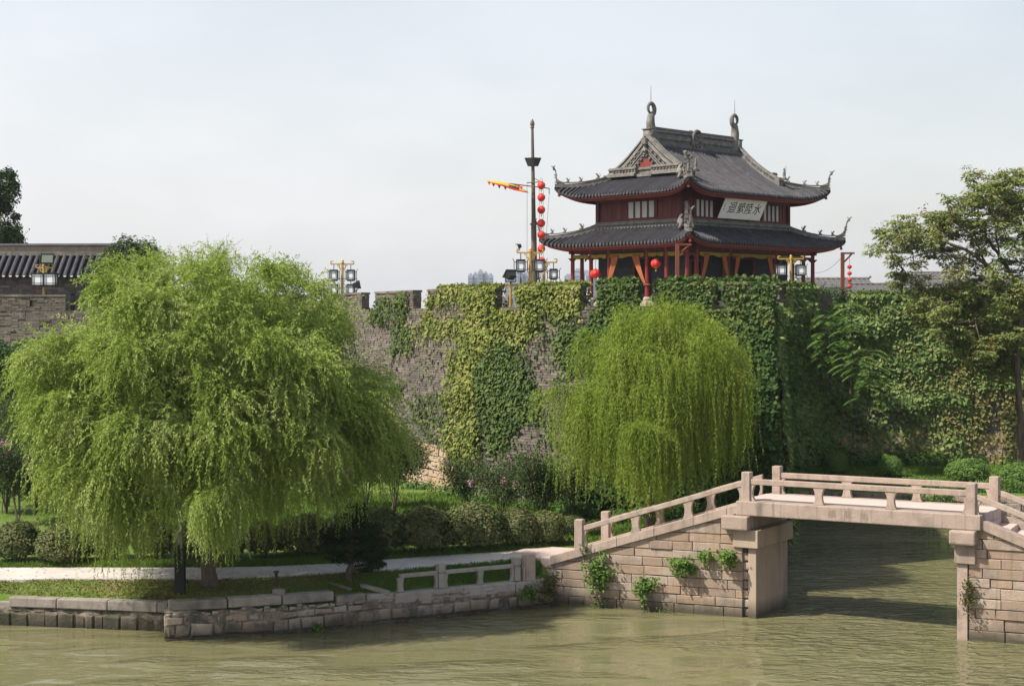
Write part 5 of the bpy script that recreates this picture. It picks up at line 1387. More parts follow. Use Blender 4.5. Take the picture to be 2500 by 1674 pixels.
def shell_leaves(rg, c, r, n, L, Wd, up_bias=.3, inner=.25, noise=.12, flat_bottom=True, lobes=4):
    """leaves on the skin of a lumpy ellipsoid"""
    d = unit(rg.normal(size=(n,3)))
    if flat_bottom: d[:,2] = np.where(d[:,2] < -.55, -d[:,2]*.8, d[:,2]); d = unit(d)
    k = 1+noise*(nz2(d[:,0]*3.1, d[:,1]*3.1+d[:,2]*2.3, int(rg.integers(1e6)), lobes)-.5)*2
    q = np.where(rg.uniform(size=n) < inner, rg.uniform(.6,.95,n), rg.uniform(.95,1.04,n))
    P = np.array(c)+d*np.array(r)*(k*q)[:,None]
    nr = unit(d/np.array(r)+rg.normal(size=(n,3))*.55+np.array([0,0,up_bias]))
    ax = np.cross(nr, rg.normal(size=(n,3)))
    return leaf_quads(P, ax, L*rg.uniform(.7,1.3,n), Wd*rg.uniform(.8,1.2,n), N=nr)
# clipped shrubs along the path: one mesh per kind, copied
rgs = np.random.default_rng(31)
def shrub_proto(mat, n, noise, r, leaf=.095):
    root = empty('clipped_shrub', (0,0,0), 'x', 'shrub')
    m_ = MB()
    for j in range(5): a = j*1.3; m_.tube([(0.05*math.cos(a),.05*math.sin(a),-.1),(.25*math.cos(a),.25*math.sin(a),.5)], [.03,.015], 5)
    m_.build('stem', M['bark2'], root)
    v, f = shell_leaves(rgs, (0,0,r[2]*.86), r, n, leaf, leaf*.62, noise=noise, inner=.3)
    core, fc = shell_leaves(rgs, (0,0,r[2]*.8), [x*.84 for x in r], n//3, leaf*1.6, leaf*1.5, noise=noise, inner=0)
    v, f = cat_quads([(v,f),(core,fc)]); np_mesh('foliage', v, f, mat, root); return root
HEDGE = [(35,1195,1283,100,'at the left end of the row'),(140,1205,1292,112,'second in the row from the left, pale speckled, beside the path'),(235,1195,1278,90,'behind the hanging willow curtain, third from the left'),(352,1188,1276,95,'behind the black pole under the big willow'),(437,1192,1276,80,'between the black pole and the willow trunk'),(520,1195,1275,85,'just right of the willow trunk'),(605,1195,1272,80,'dark and half hidden under the willow skirt'),(692,1180,1266,126,'broad and brownish, left of the dark pine'),(790,1178,1262,110,'directly behind the dark pine'),(872,1163,1264,108,'brown topped, right behind the dark pine crown'),(970,1163,1268,128,'large and round in the open stretch left of the tallest one'),(1084,1150,1262,132,'the tallest dome of the row in front of the bastion'),(1184,1165,1254,92,'olive and medium, right of the tallest dome'),(1252,1172,1254,76,'small and greyish near the bridge ramp'),(1308,1180,1248,62,'smallest, partly behind the lower bridge post'),(1362,1190,1248,62,'seen through the bridge ramp railing')]
protos = [shrub_proto(M['box'], 3600, .10, (.92,.8,.80)), shrub_proto(M['box'], 3600, .13, (.92,.8,.80)), shrub_proto(M['box'], 3600, .08, (.92,.8,.80))]
used = set()
for i, (x, yt, yb, w, lab) in enumerate(HEDGE):
    # depth from the foot of the shrub standing on the land
    Y = 58.5
    for _ in range(20): 
        z = Hland(xat(x,Y), Y); Y = (HC-z)*F/(yb*V2S-HOR)
    Y = max(Y, interp(xat(x, 58), PF)+.75); Y = Y if x < 1300 else 61.5
    z = Hland(xat(x,Y), Y); X = xat(x, Y); wm = 1.12*w/pxm(Y); hm = zat(yt, Y)-z
    p = i % 3; sc = (wm/1.80, wm/1.75, hm/1.44)
    lab = 'clipped round shrub '+lab
    if p not in used: used.add(p); o = protos[p]; o.location = (X,Y,z); o.rotation_euler.z = i*1.7; o.scale = sc; tag(o, lab, None, 'clipped shrubs along the footpath')
    else: inst(protos[p], (X,Y,z), i*1.7, lab, 'clipped shrubs along the footpath', sc)
# round shrubs beyond the bridge
pr = shrub_proto(M['boxgreen'], 4200, .09, (.92,.8,.80), .085)
ROUND = [(1797,1030,1072,60,86.0,'leftmost, dark, in the shade of the wall corner'),(1912,1033,1080,56,84.6,'second from the left, small ball on the lawn'),(2036,1042,1092,62,83.4,'in the middle above the bridge deck'),(2213,1050,1110,98,81.8,'wide and low, right of the middle of the bridge'),(2330,1058,1130,95,80.6,'rightmost, cut by the right edge of the frame')]
for i, (x, yt, yb, w, Y, lab) in enumerate(ROUND):
    X = xat(x,Y); z = Hland(X,Y); sc = (w/pxm(Y)/1.8, w/pxm(Y)/1.75, (zat(yt,Y)-z)/1.44)
    lab = 'round green shrub beyond the bridge, '+lab
    if i == 0: o = pr; o.location = (X,Y,z); o.scale = sc; tag(o, lab, None, 'round shrubs beyond the bridge'); o.name = 'round_shrub'
    else: inst(pr, (X,Y,z), i*2.1, lab, 'round shrubs beyond the bridge', sc)
# low hedge on the far canal edge
rg = np.random.default_rng(41); n = 26000
P = np.stack([rg.uniform(14.2,34,n), np.zeros(n), rg.uniform(0,1,n)], 1); P[:,1] = np.interp(P[:,0], [14,22,40], [80.4,78.2,76.4])+rg.uniform(0,1,n)**2*.9; P[:,2] = 1.35+P[:,2]*(.62+.12*np.sin(P[:,0]*1.7)); 
v, f = leaf_quads(P, rg.normal(size=(n,3)), .09*rg.uniform(.7,1.3,n), .06, N=rg.normal(size=(n,3))+np.array([-.2,-.8,.6]))
v2, f2 = leaf_quads(np.stack([rg.uniform(18.6,20.8,1600), 77.9+rg.normal(size=1600)*.15-.2, rg.uniform(.1,1.5,1600)],1), rg.normal(size=(1600,3))+np.array([0,0,-1]), .14, .09)
hd = np_mesh('hedge', *cat_quads([(v,f),(v2,f2)]), M['boxgreen'], org=(22,79,1.4)); tag(hd, 'low dense hedge along the far canal edge seen through the bridge railing', 'hedge', None, 'stuff')

# dark layered pine by the path
def pine():
    rg = np.random.default_rng(51); Y = 53.1; b = Vector((xat(797,Y), Y, Hland(xat(797,Y),Y)))
    root = empty('pine_tree', b, 'small very dark layered pine leaning right in front of the hedge', 'tree')
    m_ = MB(); limb_tube(m_, [b-Vector((0,0,.2)), b+Vector((.05,0,.5)), b+Vector((.25,.1,1.3)), b+Vector((.15,.1,2.2))], .13, .03, 8)
    pads = []
    for xv, yv, rx, rz in ((815,1272,62,22),(845,1262,45,18),(770,1250,42,22),(815,1245,70,26),(855,1238,32,18),(790,1215,50,26),(830,1212,48,24),(805,1185,36,22),(815,1160,26,18),(860,1290,22,13),(832,1298,24,12),(765,1225,30,16)):
        c = at(xv, yv, Y+rg.uniform(-.4,.4)); pads.append((c, rx/pxm(Y), .72*rz/pxm(Y))); limb_tube(m_, [b+Vector((.1,0,min(max(c.z-b.z-.35,.4),1.9))), (b+c)/2+Vector((0,0,(c.z-b.z)*.35)), c], .05, .015, 5, .02)
    m_.build('trunk', M['bark'], root, smooth=True)
    ls = [shell_leaves(rg, c, (rx, rx*.7, rz), int(2600*rx), .10, .035, up_bias=.6, inner=.4, noise=.25, flat_bottom=False) for c, rx, rz in pads]
    np_mesh('crown', *cat_quads(ls), M['pine'], root)
pine()
# crape myrtles with pink blossom
def myrtle(xv, yb, Y, w, h, lab, nf=14, seed=0, name='flowering_shrub', mat=None, dens=1.0):
    rg = np.random.default_rng(600+seed); X = xat(xv,Y); b = Vector((X, Y, Hland(X,Y)))
    root = empty(name, b, lab, 'shrub', 'pink flowering crape myrtles under the wall')
    m_ = MB(); tips = []
    for j in range(9):
        a = rg.uniform(0,6.28); rr = rg.uniform(.3,1)*w/2; hh = h*rg.uniform(.6,1.0); e = b+Vector((math.cos(a)*rr, math.sin(a)*rr*.7, hh)); tips.append(e)
        if j < 3: s0 = b+Vector((rg.uniform(-.12,.12),rg.uniform(-.1,.1),-.1))
        limb_tube(m_, [s0, b+(e-b)*.3+Vector((0,0,.22*h)), b+(e-b)*.6+Vector((0,0,.2*h)), e], .022, .006, 5, .03)
    m_.build('stem', M['bark2'], root)
    ls = []
    for e in tips:
        for t in (.5,.7,.85,1.0):
            c = b+(e-b)*t+Vector((0,0,.25*h*math.sin(math.pi*t)*.6)); n = int(130*dens); d = rg.normal(size=(n,3))
            ls.append(leaf_quads(np.array(c)+d*np.array([.27,.25,.2])*(w/2.2), d+rg.normal(size=(n,3))*.5, .10*rg.uniform(.7,1.3,n), .055, N=rg.normal(size=(n,3))+np.array([-.3,-.4,.9])))
    np_mesh('foliage', *cat_quads(ls), mat or M['myrtle'], root)
    fl = []
    for j in range(nf):
        e = tips[j % len(tips)]; c = np.array(e)+rg.normal(size=3)*np.array([.3,.25,.22])*(w/2.2); n = 26
        fl.append(leaf_quads(c+rg.normal(size=(n,3))*np.array([.065,.065,.085]), rg.normal(size=(n,3)), .075, .06))
    if fl: np_mesh('blossom', *cat_quads(fl), M['blossom'], root)
myrtle(40,1190,63,2.2,3.0,'pink flowered reddish shrub at the far left edge above the hedge',14,1)
myrtle(88,1150,64,1.8,2.4,'purple pink flowered shrub half covered by the left skirt of the willow',16,2)
myrtle(20,1090,68,2.4,3.0,'tall dark reddish shrub at the left frame edge under the ivy',8,9)
myrtle(900,1150,66,2.6,3.6,'crape myrtle with one bright pink bloom right of the big willow',7,3, dens=2.4)
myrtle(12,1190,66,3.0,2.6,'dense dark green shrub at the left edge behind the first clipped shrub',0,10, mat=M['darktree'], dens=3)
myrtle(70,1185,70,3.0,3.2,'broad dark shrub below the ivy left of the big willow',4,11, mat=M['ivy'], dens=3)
myrtle(-15,1150,72,3.2,4.2,'tall reddish brown shrub cut by the left edge below the ivy',5,12, dens=3)
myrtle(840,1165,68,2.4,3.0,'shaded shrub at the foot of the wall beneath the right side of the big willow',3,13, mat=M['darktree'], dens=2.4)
myrtle(770,1170,63,2.2,2.6,'pale flowered shrub in the shade under the right side of the willow',8,4)
myrtle(1068,1150,65.6,1.8,2.2,'arching thin leaved shrub at the foot of the brick bastion corner',5,5)
myrtle(1150,1150,63.5,2.1,2.7,'crape myrtle full of pink blooms in front of the dark ivy',11,6)
myrtle(1252,1165,62.6,2.2,2.8,'dense dark crape myrtle with few blooms left of the yellower willow',8,7, dens=1.7)
myrtle(1300,1150,64.5,1.9,2.4,'crape myrtle partly behind the hanging strands of the yellower willow',9,8)
# round topped tree and tall tree at the far left, trees on the wall
def blob_tree(name, c, blobs, mat, lab, n, leaf, trunk, org, seed, inner=.35, noise=.3):
    rg = np.random.default_rng(seed); root = empty(name, org, lab, 'tree')
    m_ = MB()
    for pts, r0, r1 in trunk: limb_tube(m_, pts, r0, r1, 7, .05)
    m_.build('trunk', M['bark2'], root, smooth=True)
    tot = sum(r**2 for _, r in blobs); ls = []
    for p, r in blobs:
        k = int(n*r*r/tot); ls.append(shell_leaves(rg, p, (r, r, r*.8), k, leaf, leaf*.55, up_bias=.45, inner=inner, noise=noise, flat_bottom=False))
    np_mesh('crown', *cat_quads(ls), mat, root); return root
Y = 94.5; bl = [(at(x,y,Y+dy), r/pxm(Y)) for x, y, r, dy in ((300,590,52,0),(262,602,44,1),(345,600,42,.5),(290,565,32,0),(330,570,30,-.6),(250,640,46,.5),(300,640,62,1.5),(225,655,28,0),(370,610,22,0),(345,640,50,1.2),(215,690,26,0),(240,690,34,1))]
b = Vector((xat(300,Y), Y, 9.3)); blob_tree('round_tree', b, bl, M['darktree'], 'dark round topped tree on the wall beside the tiled grey building', 15000, .17, [([b, b+Vector((.1,0,1.5)), b+Vector((0,0,3.2))], .16, .06)], b, 71)
Y = 108; bl = [(at(x,y,Y+dy), r/pxm(Y)) for x, y, r, dy in ((-20,415,42,0),(14,440,28,0),(20,400,18,0),(10,475,20,1),(-30,470,40,0),(30,425,14,0),(-15,525,42,0),(22,530,26,0),(42,548,15,0),(15,560,30,0),(50,565,13,0),(-40,570,50,1),(36,495,10,0),(-60,380,40,0),(-90,450,60,0))]
b = Vector((xat(-45,Y), Y, 2)); blob_tree('tall_tree', b, bl, M['darktree'], 'tall tree with blue green clumps behind the tiled building at the left edge', 15000, .24, [([b, b+Vector((.3,0,6)), b+Vector((.2,0,11)), b+Vector((.4,0,16))], .35, .08), ([b+Vector((.2,0,10)), at(0,480,Y), at(25,430,Y)], .1, .03), ([b+Vector((.2,0,8)), at(10,560,Y), at(45,550,Y)], .1, .03)], b, 72, inner=.5, noise=.45)

# ---- big leaning tree at the right
def big_tree():
    rg = np.random.default_rng(81); Y = 82.5
    b = Vector((xat(2335,Y), Y, 1.6)); root = empty('leaning_tree', b, 'tall spreading tree with brown seed tufts at the right edge of the frame', 'tree')
    m_ = MB(); P = lambda x, y, d=0: at(x, y, Y+d)
    limbs = [([b-Vector((0,0,.3)), P(2334,960), P(2328,860), P(2322,800), P(2332,745), P(2338,690)], .17, .13),
             ([P(2338,690), P(2300,655,-.3), P(2255,605,-.6), P(2215,575,-.9), P(2165,555,-1), P(2110,525,-1.2), P(2060,520,-1.3)], .14, .03),
             ([P(2338,690), P(2318,640,.3), P(2290,590,.5), P(2262,552,.8), P(2240,500,1), P(2228,430,1.2)], .13, .03),
             ([P(2338,690), P(2350,620), P(2340,540,.4), P(2320,470,.6), P(2305,405,.8)], .13, .03),
             ([P(2215,575,-.9), P(2190,590,-1.4), P(2140,575,-1.6), P(2080,590,-1.8), P(2035,600,-2)], .06, .015),
             ([P(2165,555,-1), P(2130,560,-.6), P(2088,580,-.4), P(2065,615,-.4)], .035, .012),
             ([P(2255,605,-.6), P(2225,545,-1.2), P(2180,500,-1.6), P(2165,465,-1.8)], .06, .015),
             ([P(2290,590,.5), P(2275,520,-.6), P(2265,450,-1)], .05, .015),
             ([P(2350,620), P(2400,560), P(2450,470)], .12, .03), ([P(2350,640), P(2420,610), P(2500,560)], .11, .03),
             ([P(2325,790), P(2280,760,-.8), P(2230,735,-1.4), P(2190,740,-1.6)], .06, .015), ([P(2330,760), P(2290,710,-.6), P(2240,680,-1), P(2170,690,-1.2), P(2120,690,-1.4)], .06, .015)]
    for pts, r0, r1 in limbs: limb_tube(m_, pts, r0, r1, 7, .05)
    cl = []
    def row(lst, r=30, d=0): 
        for x, y in lst: cl.append((x, y, r, d))
    row([(2025,540),(2012,570),(2040,575),(2050,525),(2075,505),(2095,530),(2120,500),(2140,510),(2070,555),(2105,555),(2135,540),(2165,500),(2165,530)], 27)
    row([(2185,460),(2205,480),(2190,505),(2220,455),(2240,430),(2235,400),(2255,420),(2250,465),(2270,440),(2285,410),(2300,430),(2310,395),(2335,400),(2330,440),(2300,465),(2340,470),(2270,490),(2230,500)], 27)
    row([(2205,535),(2240,540),(2225,560),(2290,510),(2320,500),(2340,520),(2310,545),(2280,545),(2330,570),(2180,570)], 27)
    row([(2300,600),(2335,610),(2310,640),(2270,625),(2230,620),(2290,665),(2250,655),(2330,660),(2205,650),(2180,625)], 30)
    row([(2060,600),(2070,635),(2055,655),(2045,620),(2090,600)], 17)
    row([(2130,680),(2160,700),(2190,690),(2220,700),(2250,720),(2200,735),(2170,730),(2280,720),(2310,700),(2335,720),(2230,755),(2260,770),(2290,760),(2200,770),(2320,780),(2280,800),(2250,800),(2120,710),(2145,725),(2110,740)], 30)
    row([(2100,655),(2120,670),(2150,660),(2180,675),(2210,665),(2240,690),(2270,680),(2300,690),(2335,665),(2160,750),(2190,790),(2230,790),(2210,820),(2260,830),(2300,820),(2330,840),(2335,800),(2290,850),(2140,700),(2100,700),(2180,710),(2310,760),(2335,740)], 34)
    row([(2040,545),(2090,520),(2150,520),(2180,500),(2215,500),(2240,450),(2265,470),(2290,440),(2320,420),(2335,450),(2320,480),(2290,490),(2250,530),(2220,590),(2190,600),(2150,560),(2120,570)], 30, 1.5)
    row([(2370,420),(2390,480),(2420,440),(2370,560),(2420,540),(2460,500),(2400,620),(2450,600),(2480,560),(2380,680),(2440,680)], 48)
    ls, seeds = [], []
    for x, y, r, d in cl:
        c = np.array(at(x+rg.uniform(-8,8), y+rg.uniform(-7,7), Y+rg.uniform(-2.4,2.0))); R_ = r/pxm(Y)
        # whorls of drooping compound leaves
        for w_ in range(int((16 if y < 640 else 22)*(r/27))):
            o = c+np.clip(rg.normal(size=3), -1.5, 1.5)*R_*np.array([.55,.6,.40]); n = 26
            a = rg.uniform(0,6.28,n); dd = np.stack([np.cos(a), np.sin(a), rg.uniform(-.7,.25,n)], 1)
            ls.append(leaf_quads(o+unit(dd)*rg.uniform(.03,.25,(n,1)), dd+np.array([0,0,-.25]), .22*rg.uniform(.7,1.2,n), .075, N=rg.normal(size=(n,3))*.5+np.array([-.2,-.2,1])))
        if rg.uniform() < .8:
            o = c+np.clip(rg.normal(size=3), -1.5, 1.5)*R_*.4; n = 34; seeds.append(leaf_quads(o+rg.normal(size=(n,3))*np.array([.12,.12,.17]), rg.normal(size=(n,3)), .10, .06))
        # twig to the nearest limb point
        best = min((Vector(p) for pts, _, _ in limbs for p in pts), key=lambda q: (q-Vector(c)).length)
        m_.tube([best, (best+Vector(c))/2+Vector((0,0,-.1)), Vector(c)], [.035,.022,.010], 5)
    m_.build('trunk', M['bark'], root, smooth=True)
    np_mesh('crown', *cat_quads(ls), M['bigtree'], root); np_mesh('seed_tufts', *cat_quads(seeds), M['seed'], root)
big_tree()
# tree of heaven saplings growing against the shaded wall
def sapling(xv, yt, yb, Y, lab, seed, n=26, L=1.0):
    rg = np.random.default_rng(seed); X = xat(xv,Y); z0, z1 = zat(yb,Y), zat(yt,Y); b = Vector((X,Y,max(z0,1.5)))
    root = empty('sapling_tree', b, lab, 'tree', 'saplings with feathery leaves against the wall'); m_ = MB()
    limb_tube(m_, [b, b+Vector((.1,0,(z1-b.z)*.5)), Vector((X,Y,z1))], .06, .015, 6)
    ls = []
    for k in range(n):
        t = rg.uniform(.12,1)**.8; o = b+(Vector((X,Y,z1))-b)*t; a = rg.uniform(0,6.28); ll = L*rg.uniform(.7,1.15)
        d = np.array([math.cos(a), math.sin(a)*.8-.25, .45]); p = np.array(o); pr_ = [p.copy()]; m = 15; 
        for j in range(m):
            d = unit(d+np.array([0,0,-.095])); q = p+d*ll/m
            sd = unit(np.cross(d, np.array([0,0,1.0])))
            for sg in (-1,1):
                ls.append(leaf_quads(q[None], (sd*sg+d*.45+np.array([0,0,-.25]))[None], .34*math.sin(math.pi*(j+2.5)/(m+3))+.05, .085, N=np.array([[0,0,1.0]])+rg.normal(size=(1,3))*.25))
            p = q
        m_.tube([o, Vector(p)*.5+o*.5+Vector((0,0,.12)), Vector(p)], [.014,.01,.005], 4)
    m_.build('trunk', M['bark2'], root); np_mesh('foliage', *cat_quads(ls), M['fern'], root)
sapling(1945,690,900,84.5,'tall sapling with feathery leaves reaching the battlements in the shaded corner',91,38,1.2)
sapling(1985,800,960,83.6,'sapling with big drooping feathery leaves in front of the shaded wall corner',92,42,1.3)
sapling(1890,720,900,86,'thin dark sapling close to the wall corner left of the feathery ones',93,26,1.1)

# ---- ivy on the city wall
def wall_pts(seg, n, z0, z1, t0=0, t1=1, rg=rng):
    t = rg.uniform(t0, t1, n); z = rg.uniform(z0, z1, n)
    k = np.clip((ZB-z)/(ZB-ZF), 0, 1.1)
    a, b = np.array(WP[seg]), np.array(WP[seg+1]); a2, b2 = np.array(WB[seg]), np.array(WB[seg+1])
    p = a+(b-a)*t[:,None]; p2 = a2+(b2-a2)*t[:,None]; xy = p+(p2-p)*k[:,None]
    return np.column_stack([xy, z]), np.array([WN[seg].x, WN[seg].y, 0])
def view(P): return (1250+F*P[:,0]/P[:,1])/V2S, (HOR+(HC-P[:,2])*F/P[:,1])/V2S
def ivy_leaves(P, n, rg, L, out0=.03, out1=.12, lump=.22, seed=1):
    m = len(P); s = P[:,0]+P[:,1]*.6
    bulge = np.clip(nz2(s*.9, P[:,2]*1.1, seed)-.35, 0, 1)*lump
    Q = P+n*(out0+rg.uniform(0,1,m)*out1+bulge)[:,None]+rg.normal(size=(m,3))*.02
    d = np.array([0,0,-1.0])+rg.normal(size=(m,3))*.55+n*.25
    nr = n*1.0+rg.normal(size=(m,3))*.42+np.array([0,0,.45])
    return leaf_quads(Q, d, L*rg.uniform(.45,1.45,m), L*.95*rg.uniform(.5,1.4,m), N=nr, fold=.12)
def ivy(name_lab, spec, mat, seed, org, L=.19):
    """spec: list of (segment, n, z0, z1, mask(x, y, rg)->prob)"""
    rg = np.random.default_rng(seed); ls = []; st = MB()
    for seg, n, z0, z1, t0, t1, mask, lump in spec:
        P, nn = wall_pts(seg, n, z0, z1, t0, t1, rg); x, y = view(P); pr_ = mask(x, y, P); keep = rg.uniform(size=n) < pr_
        if keep.any(): ls.append(ivy_leaves(P[keep], nn, rg, L, lump=lump, seed=seed))
    o = np_mesh('ivy', *cat_quads(ls), M[mat], org=org); tag(o, name_lab, 'climbing plant', None, 'stuff'); return sum(len(f) for _, f in ls)
def crenel_mask(x, y):
    """False in the open gaps between merlons above the sill"""
    g = np.zeros(x.shape, bool)
    for a, b in ((845,858),(962,979),(1139,1185),(1333,1367),(1462,1499),(1638,1650),(1770,1783),(1868,1945),(2090,2124)): g |= (x > a) & (x < b) & (y < 706)
    return ~g
def soft(x, y, poly, sc=.03, seed=5, amp=26):
    """polygon with a ragged edge"""
    xx = x+(nz2(x*sc, y*sc, seed)-.5)*2*amp; yy = y+(nz2(x*sc, y*sc, seed+50)-.5)*2*amp
    e = inpoly(xx, yy, poly); r2 = np.random.default_rng(seed+9)
    for q in (1.6, 2.6): e = e | (inpoly(x+r2.normal(size=x.shape)*amp*q*.5, y+r2.normal(size=x.shape)*amp*q*.5, poly) & (r2.uniform(size=x.shape) < .22))
    return e
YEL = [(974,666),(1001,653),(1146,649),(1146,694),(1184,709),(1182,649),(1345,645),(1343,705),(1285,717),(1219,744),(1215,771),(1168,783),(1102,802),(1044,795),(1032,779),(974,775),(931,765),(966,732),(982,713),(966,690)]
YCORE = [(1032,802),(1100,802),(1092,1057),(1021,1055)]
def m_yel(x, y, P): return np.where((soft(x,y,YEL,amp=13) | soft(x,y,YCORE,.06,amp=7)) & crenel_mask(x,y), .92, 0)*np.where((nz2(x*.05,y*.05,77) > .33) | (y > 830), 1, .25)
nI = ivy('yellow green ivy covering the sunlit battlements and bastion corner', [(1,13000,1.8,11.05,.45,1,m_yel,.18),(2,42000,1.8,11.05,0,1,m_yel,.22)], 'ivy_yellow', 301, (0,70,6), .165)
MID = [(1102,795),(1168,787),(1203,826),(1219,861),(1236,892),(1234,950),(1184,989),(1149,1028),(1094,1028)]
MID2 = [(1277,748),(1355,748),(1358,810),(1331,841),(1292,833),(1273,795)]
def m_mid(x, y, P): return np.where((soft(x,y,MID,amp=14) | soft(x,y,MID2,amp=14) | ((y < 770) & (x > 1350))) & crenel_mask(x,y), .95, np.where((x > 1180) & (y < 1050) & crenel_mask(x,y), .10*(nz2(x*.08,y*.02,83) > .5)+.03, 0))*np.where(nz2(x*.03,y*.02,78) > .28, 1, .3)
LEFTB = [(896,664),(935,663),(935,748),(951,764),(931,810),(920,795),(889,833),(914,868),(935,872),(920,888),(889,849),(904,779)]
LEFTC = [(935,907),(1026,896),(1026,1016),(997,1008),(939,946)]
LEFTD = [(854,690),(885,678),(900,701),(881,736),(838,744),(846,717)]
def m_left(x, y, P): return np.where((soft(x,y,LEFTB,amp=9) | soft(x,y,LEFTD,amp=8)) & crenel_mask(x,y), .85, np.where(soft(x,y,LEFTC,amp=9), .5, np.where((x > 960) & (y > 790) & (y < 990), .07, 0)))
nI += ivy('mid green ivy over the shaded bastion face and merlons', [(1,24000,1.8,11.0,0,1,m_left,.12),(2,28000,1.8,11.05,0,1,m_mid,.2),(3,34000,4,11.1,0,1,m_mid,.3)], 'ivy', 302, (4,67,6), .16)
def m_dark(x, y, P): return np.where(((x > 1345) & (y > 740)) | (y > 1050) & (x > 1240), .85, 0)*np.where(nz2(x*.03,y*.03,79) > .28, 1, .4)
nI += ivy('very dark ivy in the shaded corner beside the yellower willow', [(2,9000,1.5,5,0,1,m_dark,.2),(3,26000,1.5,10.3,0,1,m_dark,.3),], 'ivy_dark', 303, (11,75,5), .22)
def m_right(x, y, P): return np.where(crenel_mask(x,y), .9, 0)*np.where(y > 930, .25, 1)*np.where(nz2(x*.025,y*.025,81) > .30, 1, .25)
nI += ivy('mid green ivy and creepers in the recess between the corner and the right hand wall', [(4,44000,1.2,10.2,0,1,lambda x,y,P: np.full(x.shape,.85)*np.where(nz2(P[:,1]*1.2,P[:,2]*1.1,80) > .25, 1, .35),.3),(5,20000,1.8,11.4,0,1,lambda x,y,P: np.where(crenel_mask(x,y) & ((P[:,2] < 10.2) | (x > 1797)), .95, 0),.5),(6,20000,1.6,10.5,0,.16,lambda x,y,P: np.where(y<930,.95,.22),.6)], 'ivy_lightened', 307, (16,88,5), .22)
nI += ivy('sunlit ivy hanging over the right hand battlement', [(6,30000,6.0,11.05,.02,.5,lambda x,y,P: m_right(x,y,P)*np.where(x < 2330, 1, .9),.4)], 'ivy_lightened', 304, (24,88,8), .23)
nI += ivy('brownish thinning creeper on the stone wall at the right edge', [(6,34000,1.7,8.5,.08,.5,lambda x,y,P: np.where(x > 2030+40*np.sin(y*.03), .85, .25)*np.where(nz2(x*.03,y*.014,82) > .42, 1, .16),.25)], 'ivy_brown', 305, (26,88,5), .20)
nI += ivy('dark ivy at the far left below the brick parapet', [(0,26000,1.8,8.6,.62,.80,lambda x,y,P: np.where((x < 130) & (y > 772+18*np.sin(x*.06)), .95, 0),.3)], 'ivy_dark', 306, (-26,91,5), .22)
print('ivy', nI)
# leafy tops spilling over the merlons
def topfringe(segs, lab, mat, seed, dens, L=.17, hh=.10):
    rg = np.random.default_rng(seed); ls = []
    for i, a, b, zt in segs:
        s0, s1 = wt(i,a), wt(i,b); n = int(dens*(s1-s0)*wlen(i)); t = rg.uniform(s0, s1, n); w = rg.uniform(-.05,.65,n)
        p = np.array(WP[i])+(np.array(WP[i+1])-np.array(WP[i]))*t[:,None]-np.array([WN[i].x,WN[i].y])*w[:,None]
        z = zt+rg.uniform(0,1,n)**2*hh*(.5+nz2(t*wlen(i)*2.2, w*2, seed))
        ls.append(leaf_quads(np.column_stack([p,z]), rg.normal(size=(n,3))+np.array([0,0,.2]), L, L*.9, N=rg.normal(size=(n,3))*.5+np.array([-.2,-.3,1])))
        for e, sg in ((s0,-1),(s1,1)):      # over the ends
            n2 = int(dens*.5); z = rg.uniform(ZC-.2, zt+.05, n2); d = (np.array(WP[i+1])-np.array(WP[i]))/wlen(i)
            p = np.array(WP[i])+(np.array(WP[i+1])-np.array(WP[i]))*e+d*sg*rg.uniform(-.08,.03,(n2,1))-np.array([WN[i].x,WN[i].y])*rg.uniform(-.05,.6,(n2,1))
            keep = rg.uniform(size=n2) < .6
            ls.append(leaf_quads(np.column_stack([p,z])[keep], (rg.normal(size=(n2,3))*.5+np.array([0,0,-1]))[keep], L, L*.9))
    tag(np_mesh('ivy', *cat_quads(ls), M[mat], org=(ls[0][0].mean(0))), lab, 'climbing plant', None, 'stuff')
topfringe([(1,1000,1067,ZT),(2,1067.5,1135,ZT),(2,1185,1328,ZT)], 'bright ivy fringe on top of the sunlit merlons', 'ivy_yellow', 311, 190)
topfringe([(3,1367,1456,ZT+.03),(3,1499,1632,ZT+.06),(3,1652,1770,ZT+.08),(5,1783,1868,ZT+.4),(6,1945,2090,ZT-.03),(6,2124,2240,ZT-.05)], 'thick ivy fringe on the merlons below the pavilion', 'ivy', 312, 230, .18, .16)
# dark bush behind the battlements at the right, and wispy shoots in front of the pavilion
rg = np.random.default_rng(321); ls = []
for x, y, r, Y in ((1790,662,26,91),(1830,660,30,91),(1870,664,34,91.5),(1910,672,32,91.5),(1945,690,30,91.5),(1600,656,14,67),(1550,656,12,67.5),(1640,656,12,66.5)):
    c = at(x, y+6, Y); q = r/pxm(Y); ls.append(shell_leaves(rg, c, (q*1.5, q, q*.62), 900, .14, .07, up_bias=.5, inner=.3, noise=.35, flat_bottom=False))
tag(np_mesh('bush', *cat_quads(ls), M['ivy_dark'], org=(14,85,10)), 'dark untidy bushes growing on the rampart behind the merlons', 'bush', None, 'stuff')
ls = []
for k in range(46):
    x = rg.choice([1405,1420,1510,1530,1545,1600,1615,1640,1660,1680,1700,1715,1740,1760])+rg.uniform(-8,8); b = np.array(at(x, 652, 65.5+rg.uniform(0,1))); h = rg.uniform(.15,.5); bend = rg.normal()*.25; n = 14
    t = np.linspace(0,1,n)[:,None]; p = b+np.concatenate([bend*t**2*h*1.5, 0*t, t*h*(1-.3*t)], 1); ls.append(leaf_quads(p, rg.normal(size=(n,3))+np.array([0,0,.5]), .075, .03)); q = p[:-1]; ls.append(leaf_quads(q, p[1:]-p[:-1], np.linalg.norm(p[1:]-p[:-1],axis=1)*1.3, .02))
